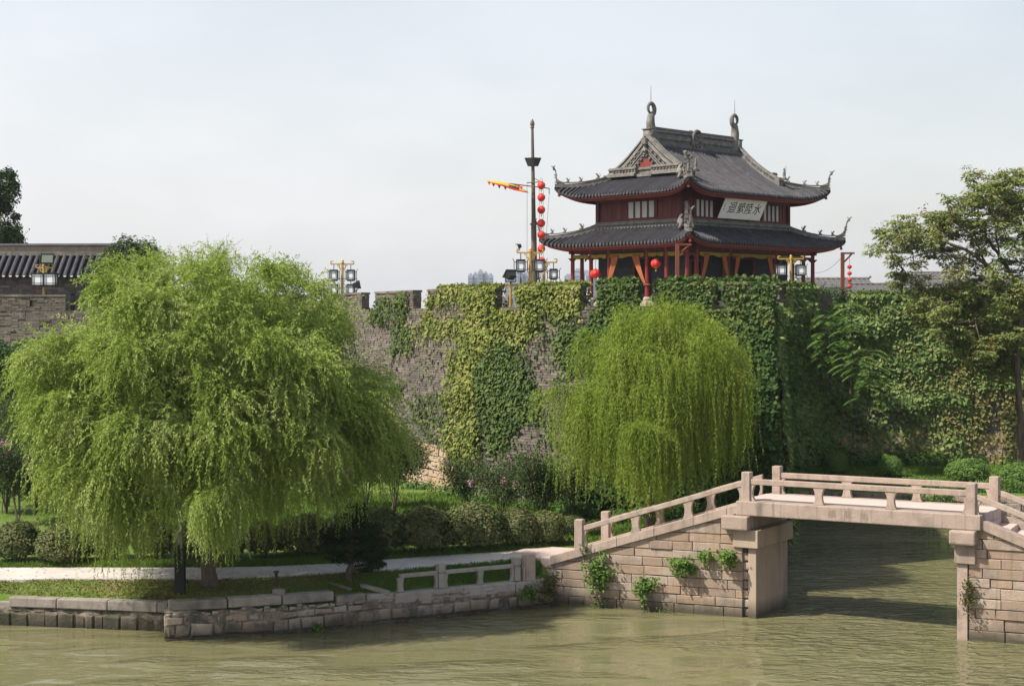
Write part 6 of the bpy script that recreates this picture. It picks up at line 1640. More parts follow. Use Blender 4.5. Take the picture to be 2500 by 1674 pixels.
tag(np_mesh('creeper_shoots', *cat_quads(ls), M['weed'], org=(9,66,11)), 'wispy creeper shoots sticking up above the ivy in front of the pavilion', 'creeper', None, 'stuff')

# ---- plants on the bridge and the bank
def tuft(f, s, z, w, h, lab, n=520, mat='weed', seed=0, name='wall_plant', hang=.3, depth=.28, leaf=.12, group='green tufts rooted in the bridge masonry'):
    rg = np.random.default_rng(700+seed); b = f(s, z, .02); root = empty(name, b, lab, 'plant', group)
    nrm = np.array(f(s,z,1)-f(s,z,0)); tx = np.array(f(s+1,z,0)-f(s,z,0)); m_ = MB(); ls = []
    ns = max(6, int(n/26))
    for k in range(ns):
        e = np.array(b)+tx*rg.normal()*w*.22+nrm*abs(rg.normal())*depth*.6+nrm*.06+np.array([0,0,rg.normal()*h*.22-hang*h*.3]); m_.tube([b, (b+Vector(e))/2+Vector(nrm)*.06+Vector((0,0,.06)), Vector(e)], [.012,.009,.004], 4)
        c = 26; ls.append(leaf_quads(e+rg.normal(size=(c,3))*np.array([.10,.10,.09]), rg.normal(size=(c,3))+nrm*.6+np.array([0,0,-.2]), leaf*rg.uniform(.6,1.2,c), leaf*.7, N=nrm*.5+rg.normal(size=(c,3))*.4+np.array([-.2,0,.9])))
    m_.build('stem', M['bark2'], root); np_mesh('foliage', *cat_quads(ls), M[mat], root)
def s_L(xv): k = (xv*V2S-1250)/F; return (k*BO.y-BO.x)/(EL.x-k*EL.y)
def z_at(f, s, yv): return zat(yv, f(s,0,0).y)
for xv, yv, w, h, n, lab in ((1372,1305,.95,1.25,900,'biggest leafy tuft hanging on the left part of the bridge ramp wall'),(1482,1335,.62,.75,460,'small bushy tuft low in the middle of the bridge ramp wall'),(1568,1288,.95,.45,480,'wide flat tuft in the upper middle of the bridge ramp wall'),(1666,1272,.55,.5,380,'bright tuft at the right end of the ramp wall by the pier'),(1615,1268,.3,.3,110,'tiny sparse tuft between the wide one and the pier')):
    s = s_L(xv); tuft(fRL, s, z_at(fRL,s,yv), w, h, lab, n, seed=int(xv))
for xv, yv, w, h, n, lab in ((1365,1380,1.2,.6,240,'thin straggly creeper low on the ramp wall near the water'),(1510,1400,.9,.25,110,'sparse waterline weed at the foot of the ramp wall'),(1340,1255,.3,.4,90,'small dry wisp under the lower end of the sloping coping')):
    s = s_L(xv); tuft(fRL, s, z_at(fRL,s,yv), w, h, lab, n, 'ivy', seed=int(xv), leaf=.07, depth=.1, name='wall_creeper', group='thin creepers on the bridge masonry')
tuft(fR, s_on(fR,dR,1247), 1.05, .9, 1.2, 'dry grassy vine cascading over the corner between bank and bridge', 560, 'dryweed', 3, 'hanging_vine', 1.2, .16, .10, 'hanging vines')
tuft(fR, s_on(fR,dR,1200), .80, .8, .8, 'green trailing vine over the bank coping below the balustrade end', 380, 'weed', 4, 'hanging_vine', 1.0, .14, .10, 'hanging vines')
tuft(fRR, -.05, 1.75, .28, 1.5, 'narrow vine trailing down the right pier of the bridge', 420, 'dryweed', 5, 'hanging_vine', .6, .12, .08, 'hanging vines')
tuft(fR, s_on(fR,dR,722), .12, .25, .2, 'single tiny weed at the waterline of the bank wall', 70, 'weed', 6, 'wall_plant', .3, .1, .08, 'weeds on the bank wall')
# ---- grass blades
rg = np.random.default_rng(401)
def blades(X, Y, h, w, lean=.35):
    n = len(X); Z = np.array([Hland(a, b) for a, b in zip(X, Y)]); P = np.column_stack([X, Y, Z-.01])
    return leaf_quads(P, rg.normal(size=(n,3))*lean+np.array([0,0,1.0]), h, w, N=rg.normal(size=(n,3))*np.array([1,1,.1]))
def grass_obj(lab, ls, mat='grass', name='grass', org=(-5,55,1)): tag(np_mesh(name, *cat_quads(ls), M[mat], org=org), lab, 'grass', None, 'stuff')
n = 42000; X = rg.uniform(-17.5,1.0,n); f0 = np.interp(X, [t[0] for t in FRONT], [t[1] for t in FRONT])+.05; a0 = np.interp(X, [t[0] for t in PN], [t[1] for t in PN]); Yg = f0+(a0-f0)*rg.uniform(0,1.01,n)
green = nz2(X*.7, Yg*.9, 12)*.7+np.clip((X+9)/9,0,1)*.55; k = rg.uniform(size=n) < np.clip(green, .18, 1)
X, Yg = X[k], Yg[k]; dry = nz2(X*.8, Yg*1.1, 14)*.6-np.clip((X+8)/7,-.35,1)*.55+.18 > rg.uniform(0,.55,len(X))
grass_obj('short green grass on the bank between path and coping', [blades(X[~dry], Yg[~dry], .10*rg.uniform(.5,1.5,(~dry).sum()), .022)])
grass_obj('thin dry grass on the bank under the big willow', [blades(X[dry], Yg[dry], .085*rg.uniform(.5,1.5,dry.sum()), .022, .5)], 'drygrass')
n = 16000; X = rg.uniform(-20,1.3,n); b0 = np.interp(X, [t[0] for t in PF], [t[1] for t in PF]); Yg = b0-.06+rg.uniform(0,1,n)**1.5*1.0
grass_obj('green grass fringe between the path and the clipped shrubs', [blades(X, Yg, .17*rg.uniform(.5,1.4,n), .028, .5)])
n = 60000; Yg = rg.uniform(59.5,72,n); X = rg.uniform(-16,9,n)*Yg/60; 
grass_obj('bright rough grass on the slope below the bastion', [blades(X, Yg, .16*rg.uniform(.5,1.5,n), .035, .5)], org=(-3,66,1.8))
n = 22000; X = rg.uniform(14.5,32,n); Yg = rg.uniform(79.5,88.5,n); grass_obj('lawn grass beyond the bridge at the foot of the right hand wall', [blades(X, Yg, .13*rg.uniform(.5,1.5,n), .04, .5)], org=(22,84,1.7))
# weeds along the foot of the right wall
ls = []; rgw = np.random.default_rng(402)
for k in range(80):
    x = rgw.uniform(16.5,36); y = float(np.interp(x,[13.6,17.2,62],[85.2,88.2,92.2]))-rgw.uniform(.0,1.2); q = rgw.uniform(.2,.55); ls.append(shell_leaves(rgw, (x,y,2.0+q*.4), (q*1.3,q,q), 170, .17, .10, noise=.4, flat_bottom=False))
for k in range(50):
    x = rgw.uniform(-6,9); y = float(np.interp(x,[-10,-2.1,3,10],[86,71.5,66,63]))-rgw.uniform(.2,1.5); q = rgw.uniform(.2,.5); ls.append(shell_leaves(rgw, (x,y,1.9+q*.4), (q*1.3,q,q), 170, .15, .09, noise=.4, flat_bottom=False))
tag(np_mesh('undergrowth', *cat_quads(ls), M['fern'], org=(20,86,2)), 'leafy weeds along the foot of the city wall', 'weeds', None, 'stuff')
n = 5200; X = np.concatenate([rg.normal(-10.5,2.8,n), rg.uniform(-18,1,1200)]); a0 = np.interp(X, [t[0] for t in FRONT], [t[1] for t in FRONT]); b0 = np.interp(X, [t[0] for t in PF], [t[1] for t in PF]); Yg = a0+.1+(b0-a0+.5)*rg.uniform(0,1,len(X))**.8
onp = np.array([interp(x,PN) < y < interp(x,PF) for x, y in zip(X,Yg)]); k = ~onp | (rg.uniform(size=len(X)) < .12); X, Yg = X[k], Yg[k]
Z = np.array([Hland(a,b) for a, b in zip(X,Yg)])+np.where(onp[k], .04, .05); tag(np_mesh('fallen_leaves', *leaf_quads(np.column_stack([X,Yg,Z]), rg.normal(size=(len(X),3))*np.array([1,1,.15]), .10, .04, N=np.array([[0,0,1.0]])+rg.normal(size=(len(X),3))*.3), M['litter'], org=(-9,53,1)), 'dry fallen leaves scattered under the big willow', 'leaves', None, 'stuff')

rg = np.random.default_rng(499); n = 90; X = np.concatenate([rg.uniform(-13,14,60), rg.uniform(2,12,30)]); Yw = rg.uniform(41.5,49,n); k = Yw < np.interp(X, [-13,-10,-7,1,8,14], [49,48,49,53,52,48]); X, Yw = X[k], Yw[k]
tag(np_mesh('floating_leaves', *leaf_quads(np.column_stack([X, Yw, np.full(len(X), .012)]), rg.normal(size=(len(X),3))*np.array([1,1,0]), .11, .05, N=np.tile(np.array([[0,0,1.0]]), (len(X),1))), M['litter'], org=(0,45,0)), 'pale fallen leaves floating on the canal water', 'leaves', None, 'stuff')
# ---------------------------------------------------------------- lamps, mast, lanterns
def lantern_box(root, c, w, h, tassel=True):
    """square palace lantern: black frame with milk glass panes"""
    fr = MB()
    for sx in (-1,1):
        for sy in (-1,1): fr.box(c+Vector((sx*w/2, sy*w/2, 0)), (.036,.036,h))
    for sz in (-1,1):
        for sx in (-1,1):
            fr.box(c+Vector((sx*w/2,0,sz*h/2)), (.036,w,.036)); fr.box(c+Vector((0,sx*w/2,sz*h/2)), (w,.036,.036))
    fr.box(c+Vector((0,0,h/2+.04)), (w*1.02,w*1.02,.04)); fr.box(c+Vector((0,0,-h/2-.04)), (w*.9,w*.9,.04)); fr.tube([c+Vector((0,0,h/2)), c+Vector((0,0,h/2+.36))], .02, 6)
    # flared side brackets
    for sx in (-1,1):
        x = sx*(w/2+.10); fr.tube([c+Vector((x+sx*.07,0,h/2+.10)), c+Vector((x,0,h/2)), c+Vector((x,0,-h/2)), c+Vector((x+sx*.06,0,-h/2-.10))], .018, 5); fr.box(c+Vector((sx*(w/2+.05),0,h*.38)), (.1,.03,.03)); fr.box(c+Vector((sx*(w/2+.05),0,-h*.38)), (.1,.03,.03))
    # lattice on the faces
    for n, t in ((Vector((0,-1,0)),Vector((1,0,0))),(Vector((1,0,0)),Vector((0,1,0))),(Vector((-1,0,0)),Vector((0,1,0))),(Vector((0,1,0)),Vector((1,0,0)))):
        o = c+n*w/2
        for a in (-.30,.30): fr.box(o+t*a*w, (.014,.016,h), t, n)
        for z in (-.30,.30): fr.box(o+Vector((0,0,z*h)), (w,.016,.014), t, n)
    lo = fr.build('lantern', M['black'], root)
    for n, t in ((Vector((0,-1,0)),Vector((1,0,0))),(Vector((1,0,0)),Vector((0,1,0))),(Vector((-1,0,0)),Vector((0,1,0))),(Vector((0,1,0)),Vector((1,0,0)))):
        p = MB(); p.box(c+n*(w/2-.02), (w-.05,.012,h-.05), t, n); p.build('pane', M['lampglass'], lo)
    if tassel:
        p = MB(); p.tube([c+Vector((0,0,-h/2-.05)), c+Vector((0,0,-h/2-.28)), c+Vector((0,0,-h/2-.31)), c+Vector((0,0,-h/2-.55))], [.012,.012,.03,.045], 6); p.build('tassel', M['black'], lo)
def lamp(xv, Y, ytop, ybot, arm_y, arms, lab, w=.44, h=.50, rot=0.0, tiers=1, tassel=True, group='gilded palace lantern lamp posts on the wall', zbase=None):
    b = Vector((xat(xv,Y), Y, zat(ybot,Y) if zbase is None else zbase)); root = empty('lamp_post', b, lab, 'street lamp', group)
    zt = zat(ytop,Y); m_ = MB(); m_.tube([b, Vector((b.x,b.y,zt-.1))], [.085,.07], 10); m_.lathe([(.09,-.1),(.10,-.04),(.06,0),(.08,.05),(.03,.12)], (b.x,b.y,zt), 8); m_.build('post', M['gold'], root)
    for ti in range(tiers):
        za = zat(arm_y,Y)-ti*.78
        am = MB(); xs_ = [a for a in arms]
        x0, x1 = min(xs_+[0])-.16, max(xs_+[0])+.16
        if min(xs_) >= 0: x0 = 0
        if ti == 0:
            am.box((b.x+(x0+x1)/2, b.y, za), (x1-x0,.07,.07))
            for xe, sg in ((x0,-1),(x1,1)):
                if xe != 0: am.box((b.x+xe, b.y, za+.08), (.06,.07,.16)); am.box((b.x+xe-sg*.07, b.y, za+.15), (.14,.06,.05))
            for sg in (-1,1):   # fretwork under the arm
                if (sg < 0 and x0 < 0) or (sg > 0 and x1 > 0): am.box((b.x+sg*.16,b.y,za-.12), (.05,.06,.22)); am.box((b.x+sg*.10,b.y,za-.22), (.16,.05,.05)); am.box((b.x+sg*.24,b.y,za-.07), (.05,.05,.12))
        else:
            am.box((b.x+(x0+x1)/2, b.y, za), (x1-x0-.2,.05,.05))
        am.build('arm', M['gold'], root)
        for a in xs_: lantern_box(root, Vector((b.x+a, b.y, za-.36-h/2)), w, h, tassel and ti == tiers-1)
    return root
def floodlight(p, d, lab, s=1.0, stand=None, group='floodlights on the rampart'):
    """box floodlight aimed along d on a bracket"""
    d = Vector(d).normalized(); sd = d.cross(up).normalized(); u2 = sd.cross(d); p = Vector(p)
    root = empty('floodlight', p-up*.35*s, lab, 'floodlight', group)
    m_ = MB(); c = p
    # tapered housing: wide front, narrow back
    fr = [c+d*.16*s+sd*x*.34*s+u2*z*.27*s for x, z in ((-1,-1),(1,-1),(1,1),(-1,1))]; bk = [c-d*.20*s+sd*x*.22*s+u2*z*.16*s for x, z in ((-1,-1),(1,-1),(1,1),(-1,1))]
    m_.hexa(bk+fr)
    m_.box(c+d*.17*s, (.06*s,.74*s,.60*s), d, sd, u2)
    for k in range(5): m_.box(c-d*.14*s+sd*(-.16+.08*k)*s, (.14*s,.015*s,.36*s), d, sd, u2)
    m_.build('housing', M['flood'], root, fixn=True)
    g = MB(); g.box(c+d*.205*s, (.02*s,.60*s,.46*s), d, sd, u2); g.build('glass', M['floodglass'], root)
    y_ = MB(); 
    for sg in (-1,1): y_.tube([c+sd*sg*.38*s, c+sd*sg*.36*s-up*.36*s], .025*s, 5)
    y_.tube([c-sd*.36*s-up*.36*s, c+sd*.36*s-up*.36*s], .025*s, 5); y_.tube([c-up*.36*s, c-up*.50*s], .05*s, 6); y_.build('yoke', M['flood'], root)
    if stand:
        z0, bw = stand; q = MB(); q.tube([Vector((c.x,c.y,z0)), c-up*.52*s], [.07,.06], 8); q.tube([c-up*.55*s-Vector((bw,0,0)), c-up*.55*s+Vector((bw,0,0))], .05, 8); q.build('stand', M['gold'], root)
    return root
lamp(100,92.3,606,672,612,[-.27,.40],'golden lamp post with lit looking square lanterns in front of the tiled building',.62,.62,tassel=False,zbase=9.3)
lamp(783,89.5,598,668,604,[-.46,.46],'golden lamp post with four stacked lanterns on the left wall corner',.42,.50,tiers=2,tassel=False,zbase=9.3)
lamp(1213,74.0,572,650,578,[-.43,.40],'tallest golden lamp post with two lanterns left of the mast',.40,.46,zbase=9.3)
lamp(1244,77.5,596,650,600,[-.42,.45],'golden lamp post with a tasselled lantern right of the mast',.36,.40,zbase=9.3)
lamp(1809,88.2,588,650,592,[-.53,.50],'golden lamp post with two white lanterns at the right corner of the pavilion',.46,.50,tassel=False,zbase=9.4)
lamp(2107,93.5,666,705,668,[-.22,.24],'small lamp post with twin white lanterns in the gap beside the big tree',.30,.42,tassel=False,zbase=8.8)
floodlight(at(107,588,92.0), (.35,-.8,-.45), 'black floodlight above the lamp post in front of the tiled roof', 1.0, (zat(612,92.0),.1))
floodlight(at(815,652,88.8), (.8,.3,.2), 'floodlight sitting on the left merlon beside the four lantern lamp', .75)
floodlight(at(1168,630,73.0), (-.35,.5,.55), 'floodlight on a golden T stand in the battlement gap left of the mast', .75, (9.3,.42))
floodlight(at(1187,563,74.2), (-.8,-.2,-.3), 'small black floodlight on the left end of the tall lamp arm', .45)
# mast with basket, arms and flag
MY = 75.5; mb_ = Vector((xat(1224,MY), MY, 9.3)); mt = at(1217.5,292,MY)
mast = empty('mast', mb_, 'tall dark wooden mast with a black basket and cross arms beside the pavilion', 'mast')
m_ = MB(); md = (mt-mb_); m_.tube([mb_, mb_+md*.5, mb_+md*.55, mt], [.14,.125,.10,.06], 10); m_.lathe([(.05,0),(.10,.05),(.07,.12),(.11,.2),(.08,.32),(.03,.42),(.0,.46)], mt-up*.05, 8)
m_.box(mb_+md*.515, (.34,.22,.06)); m_.build('pole', M['mast'], mast)
bz_ = at(1219,380,MY); m_ = MB(); w0, w1, hb = .24, .38, .36
ring = lambda w, z: [bz_+Vector((x*w, y*w, z)) for x, y in ((-1,-.55),(.15,-1),(1,-.55),(1,.55),(-.15,1),(-1,.55))]
a, b = ring(w0,0), ring(w1,hb); m_.add(a+b, [tuple(range(6))[::-1], tuple(range(6,12))]+[(i,(i+1)%6,6+(i+1)%6,6+i) for i in range(6)]); m_.build('basket', M['basket'], mast, fixn=True)
m_ = MB(); p = at(1218,418,MY); m_.tube([p+Vector((-.25,0,0)), p+Vector((.42,-.25,.02))], .025, 6); m_.tube([p+Vector((.05,0,.22)), p+Vector((.36,-.22,.03))], .02, 5); m_.tube([p+Vector((-.25,0,0)), p+Vector((-.25,0,-4.2))], .008, 4)
y0, y1 = at(1164,420,MY-.1), at(1256,431,MY-.3); m_.tube([y0, y1], [.03,.022], 6); m_.tube([y1+up*.02, y1-up*.25], .02, 5); m_.tube([y1-up*.25, at(1248,560,MY-.3)], .007, 4); m_.build('cross_arm', M['mast'], mast)
# flag streaming left, lying nearly flat
fl = empty('flag', at(1160,424,MY-.15), 'yellow red edged dragon style pennant flying left from the mast arm', 'flag')
rows_y, rows_r = [], []
TOP = [(1112,413.5),(1124,413),(1137,414),(1150,417),(1163,420),(1176,422.5),(1187,428),(1196,433),(1207,438)]
BOT = [(1114,415),(1126,420),(1140,424),(1153,427),(1166,432),(1178,436),(1188,437.5),(1198,440),(1209,441)]
def fp(p, d): return at(p[0], p[1], MY-.15+d)
def flag_strip(u0, u1, a=0, b=9, name='cloth', mat='flag_yellow', off=0.0):
    m_ = MB(); rows = []
    for i in range(a, b):
        r = []
        for j in range(4):
            u = u0+(u1-u0)*j/3; x = TOP[i][0]+(BOT[i][0]-TOP[i][0])*u; y = TOP[i][1]+(BOT[i][1]-TOP[i][1])*u; r.append(fp((x,y), -.9*u+.12*math.sin(i*1.3+u*2)+off))
        rows.append(r)
    m_.grid(rows, thick=(0,.015,.0)); return m_.build(name, M[mat], fl, smooth=True)
flag_strip(0,.62); flag_strip(.62,1,0,9,'border','flag_red'); flag_strip(-.12,0,4,9,'border','flag_red'); flag_strip(.2,.6,4,7,'emblem','flag_dark',-.04)
m_ = MB()
for x, y in ((1118,419),(1128,423),(1141,427),(1155,430),(1186,426),(1192,429)): m_.prism([fp((x-3,y-3),-.85), fp((x+4,y-2),-.85), fp((x+1,y+5),-.9)], (0,.015,0))
m_.build('flame_edge', M['flag_red'], fl, fixn=True)
# red lanterns
def red_lantern(c, r, sq, lab, group, hang=.0):
    c = Vector(c); root = empty('red_lantern', c-up*r*sq, lab, 'lantern', group)
    m_ = MB(); n = 20; rows = []
    for i in range(11):
        ph = -math.pi/2+math.pi*(.07+.86*i/10); rows.append([c+Vector((math.cos(2*math.pi*k/n)*math.cos(ph)*r*(1 if k % 2 else .94), math.sin(2*math.pi*k/n)*math.cos(ph)*r*(1 if k % 2 else .94), math.sin(ph)*r*sq)) for k in range(n+1)])
    m_.grid(rows); m_.build('body', M['lantern'], root)
    for sg in (-1,1):
        k = MB(); k.lathe([(r*.36,0),(r*.40,sg*r*.10),(r*.22,sg*r*.14)], c+up*sg*r*sq*.93, 10); k.build('cap', M['gilt'], root)
    k = MB(); k.tube([c-up*r*sq*1.02, c-up*r*sq*1.25, c-up*r*sq*1.28, c-up*r*sq*1.7], [.015,.015,r*.10,r*.16], 6); k.build('tassel', M['gilt'] , root)
    return root
ORD = ['topmost','second','third','fourth','fifth','sixth','lowest']
LY = MY-.35
for i, y in enumerate((424,451.5,480,510.5,537,569,597)):
    red_lantern(at(1238,y,LY), 9.6/pxm(LY), .93, ORD[i]+' red lantern of the long string hanging beside the mast', 'red lanterns strung beside the mast')
m_ = MB()
for dx in (-.09,.09): m_.tube([at(1238,407,LY)+Vector((dx*.2,0,0)), at(1238,418,LY)+Vector((dx,0,0)), at(1238,604,LY)+Vector((dx,0,0))], .007, 4)
tag(m_.build('suspension_wire', M['black'], org=at(1238,604,LY)), 'twin thin cords carrying the lantern string beside the mast', 'wire')
p = sp(0, c0(.765), OC_+.25, E(2.85)); red_lantern(p, .32, .82, 'large red lantern hanging at the left end of the sunny porch', 'big red porch lanterns')
p = sp(0, c0(.235), OC_+.25, E(3.32)); red_lantern(p, .30, .85, 'large red lantern hanging under the eave near the pavilion corner', 'big red porch lanterns')
for a, q in ((.765,2.85),(.235,3.32)):
    m_ = MB(); m_.tube([sp(0,c0(a),OC_+.25,E(q)+.26), sp(0,c0(a),OC_+.18,E(4.1))], .012, 4); tag(m_.build('hanging_wire', M['black'], org=sp(0,c0(a),OC_+.25,E(q))), 'thin wire holding the '+('left' if a > .5 else 'right')+' porch lantern under the beam', 'wire')
# gallows post with four small lanterns at the right
GY = 92.0; gb = Vector((xat(1927,GY),GY,9.3)); gp_ = empty('lantern_gallows', gb, 'brown red timber gallows post carrying four small red lanterns at the right', 'post')
zt_ = zat(577,GY); m_ = MB(); m_.box((gb.x,gb.y,(9.3+zt_)/2), (.19,.19,zt_-9.3)); m_.build('post', M['frame'], gp_)
m_ = MB(); xe = xat(1950,GY); m_.box(((gb.x+xe)/2,gb.y,zt_-.05), (xe-gb.x+.2,.12,.10)); m_.build('arm', M['frame'], gp_); m_ = MB(); m_.tube([Vector((gb.x+.08,gb.y,zt_-.55)), Vector((xe-.05,gb.y,zt_-.10))], .05, 5); m_.build('brace', M['frame'], gp_)
for i, y in enumerate((610,625,640,655)): red_lantern(at(1943,y,GY-.02), 5.4/pxm(GY), .82, ('upper','second','third','bottom')[i]+' small red lantern on the timber gallows post at the right', 'small red lanterns on the gallows post')
m_ = MB(); m_.tube([at(1943,578,GY-.02), at(1943,660,GY-.02)], .008, 4); tag(m_.build('suspension_wire', M['black'], org=at(1943,660,GY)), 'thin cord from the gallows arm through the four small lanterns', 'wire')
m_ = MB(); pA = sp(1, PB/2+OC_, OC_+.1, E(3.0)); pB = at(1925,589,GY); m_.tube([pA+(pB-pA)*t-up*.25*math.sin(math.pi*t) for t in np.linspace(0,1,9)], .010, 4); tag(m_.build('wire', M['black'], org=pB), 'sagging wire from the pavilion corner to the gallows post', 'wire')
# timber frame beside the near corner of the pavilion
fb_ = at(1549,672,88.5); fb_.z = 9.3; tf = empty('braced_post', fb_, 'unpainted brown timber post with angled brace at the pavilion corner', 'post')
z1 = zat(557,88.5); m_ = MB(); m_.box((fb_.x,fb_.y,(9.3+z1)/2), (.2,.2,z1-9.3)); m_.build('post', M['frame'], tf); x1 = xat(1577,88.5); m_ = MB(); m_.box(((fb_.x+x1)/2,fb_.y,z1-.05), (x1-fb_.x+.2,.12,.1)); m_.build('arm', M['frame'], tf); m_ = MB(); m_.tube([Vector((fb_.x+.08,fb_.y,zat(580,88.5))), Vector((x1,fb_.y,z1-.08))], .05, 5); m_.build('brace', M['frame'], tf)
# black pole under the big willow
pb = Vector((xat(412,50.9), 50.9, 1.0)); bp2 = empty('pole', pb, 'square black base with a slim grey pole rising into the big willow', 'lamp post')
m_ = MB(); m_.box(pb+up*.78, (.30,.30,1.75)); m_.build('base', M['polebase'], bp2, bevel=.015); m_ = MB(); m_.tube([pb+up*1.6, pb+up*5.5], [.075,.06], 10); m_.build('shaft', M['greypole'], bp2)

# ---------------------------------------------------------------- buildings
def tiled_hall():
    Y0, Y1 = 96.5, 98.6; x0, x1 = -36.0, xat(255,96.5); ze, zr = zat(632,96.1), zat(584,97.6)
    root = empty('brick_hall', ((x0+x1)/2, 98.7, 9.3), 'long grey brick hall with a dark tiled roof behind the left battlements', 'building')
    m_ = MB(); m_.prism([(x0,Y0,9.0),(x0,Y0,ze+.1),(x0,(Y0+Y1)/2,zr-.15),(x0,Y1,ze+.1),(x0,Y1,9.0)], (x1-x0,0,0)); w_ = m_.build('wall', M['core'], root, fixn=True)
    f = lambda s, z, o=0: Vector((x0+s, Y0-o, z)); v, q = brick_arrays(brick_rects(0, x1-x0, 9.3, ze-.12, .38, rb), f); m_ = MB(); m_.add(v, q); tag(m_.build('brickwork', M['brick'], w_), kind='stuff')
    ym = (Y0+Y1)/2; ye = Y0-.55; m_ = MB(); m_.grid([[(x0,ye,ze),(x0,ym,zr),(x0,Y1+.5,ze)],[(x1,ye,ze),(x1,ym,zr),(x1,Y1+.5,ze)]], thick=(0,0,-.12)); rf = m_.build('roof', M['shaded_tilebed'], root, fixn=True)
    sl = Vector((0, ym-ye, zr-ze)); nrm = Vector((0,-(zr-ze),ym-ye)).normalized(); sp_ = .395; n = int((x1-x0)/sp_)
    proto = None
    for i in range(n):
        x = x0+(i+.5)*sp_; vs = []; nl = 6
        if proto is None:
            m_ = MB()
            for j in range(nl+1):
                p = Vector((0,ye-.05,ze))+sl*(j/nl*.97)+nrm*(.02+.012*(j % 2))
                for g in range(5): t = math.pi*g/4; vs.append(p+Vector((math.cos(t)*.12,0,0))+nrm*math.sin(t)*.13)
            m_.add(vs, [(j*5+g, j*5+g+1, (j+1)*5+g+1, (j+1)*5+g) for j in range(nl) for g in range(4)]+[(4,3,2,1,0)])
            proto = m_.build('tile_row', M['tile'], rf); proto.location.x = x; k0 = x
        else:
            c = proto.copy(); COL.objects.link(c); c.location.x = x
    m_ = MB()
    for i in range(n+1): m_.lathe([(.0,0),(.085,.0),(.085,.04),(.0,.04)], (x0+(i+.5)*sp_, ye-.06, ze+.04), 8, (0,-1,0))
    tag(m_.build('white_end_tiles', M['plaque'], rf), kind='stuff')
    m_ = MB(); m_.box(((x0+x1)/2, ym, zr+.10), (x1-x0+.2,.42,.26)); m_.build('ridge_base', M['plaster'], rf); m_ = MB(); m_.box(((x0+x1)/2, ym, zr+.36), (x1-x0+.1,.24,.28)); m_.build('ridge_panel', M['bark2'], rf)
    m_ = MB(); m_.tube([(x0-.2,ym,zr+.55),(x1+.2,ym,zr+.58)], .13, 8); m_.build('ridge_cap', M['tile'], rf)
    m_ = MB(); m_.box(((x0+x1)/2, Y0-.06, ze-.08), (x1-x0,.14,.12)); m_.box(((x0+x1)/2, Y0-.12, ze-.01), (x1-x0,.2,.06)); m_.build('cornice', M['core'], root)
tiled_hall()
# dark posts seen through the left crenel
for i, x in enumerate((166,187)):
    Y = 93.2; m_ = MB(); b = Vector((xat(x,Y),Y,9.3)); m_.box(b+up*.9, (.20,.2,1.9)); m_.box(b+up*1.9, (.34,.3,.14)); tag(m_.build('timber_post', M['black'], org=b, fixn=True), ('left' if i == 0 else 'right')+' dark timber post seen through the left crenel', 'post', 'dark posts behind the left crenel')
def house(x0, x1, yr, ye, yb, Y, lab, roofk=1.0, wins=0, hip=False):
    X0, X1 = xat(x0,Y), xat(x1,Y); zr, ze = zat(yr,Y+3), zat(ye,Y); root = empty('house', ((X0+X1)/2, Y+3, 2), lab, 'house', 'grey roofed houses beyond the wall')
    m_ = MB(); m_.box(((X0+X1)/2, Y+3.3, (2+ze)/2), (X1-X0-.8,5.6,ze-2)); w_ = m_.build('wall', M['housewall'], root)
    ins = 1.2 if hip else 0
    m_ = MB(); m_.add([(X0,Y,ze),(X1,Y,ze),(X1-ins,Y+3,zr),(X0+ins,Y+3,zr),(X0,Y+6.6,ze),(X1,Y+6.6,ze)], [(0,1,2,3),(3,2,5,4),(0,3,4),(1,5,2),(0,4,5,1)]); r_ = m_.build('roof', M['houseroof'], root, fixn=True)
    m_ = MB(); m_.tube([(X0+ins-.2,Y+3,zr+.25),(X0+ins,Y+3,zr+.08),((X0+X1)/2,Y+3,zr+.06),(X1-ins,Y+3,zr+.08),(X1-ins+.2,Y+3,zr+.28)], .13, 6); m_.build('ridge', M['plaster'], r_)
    n = int((X1-X0)/.5); m_ = MB()
    for i in range(n): x = X0+(i+.5)*(X1-X0)/n; t0 = max(0, 1-(min(x-X0, X1-x))/max(ins,.01)) if ins else 0; m_.sweep([(x,Y-.03,ze+.02),(x,Y+3*(1-.0)*(1 if not ins else min(1,(min(x-X0,X1-x))/ins)),ze+(zr-ze)*(1 if not ins else min(1,(min(x-X0,X1-x))/ins))+.02)], (.16,.07))
    tag(m_.build('tile_rows', M['houseroof'], r_, fixn=True), kind='stuff')
    for i in range(wins):
        x = X0+(X1-X0)*(i+.6)/(wins+.2); m_ = MB(); m_.box((x,Y+.46,ze-1.0), (.9,.1,1.1)); wi = m_.build('window', M['redwood'], root); m_ = MB(); m_.box((x,Y+.42,ze-1.0), (.7,.06,.9)); m_.build('pane', M['towerglass'], wi)
house(1835,2002,638,658,700,165,'long low grey roofed house left of the gallows lanterns',1,0)
house(1962,2078,651,672,700,150,'grey roofed house with a pale wall right of the small lanterns',1,0)
house(2085,2142,630,662,700,185,'pale upper storeyed house half hidden behind the tree twigs',1,2)
house(2098,2210,624,634,700,200,'pale flat fronted house behind the other grey roofs',1,3)
house(2120,2345,638,658,700,170,'long grey roofed house behind the big tree at the right',1,3)
house(2075,2345,660,678,720,140,'nearest grey tiled house just above the right battlement gap',1,2)
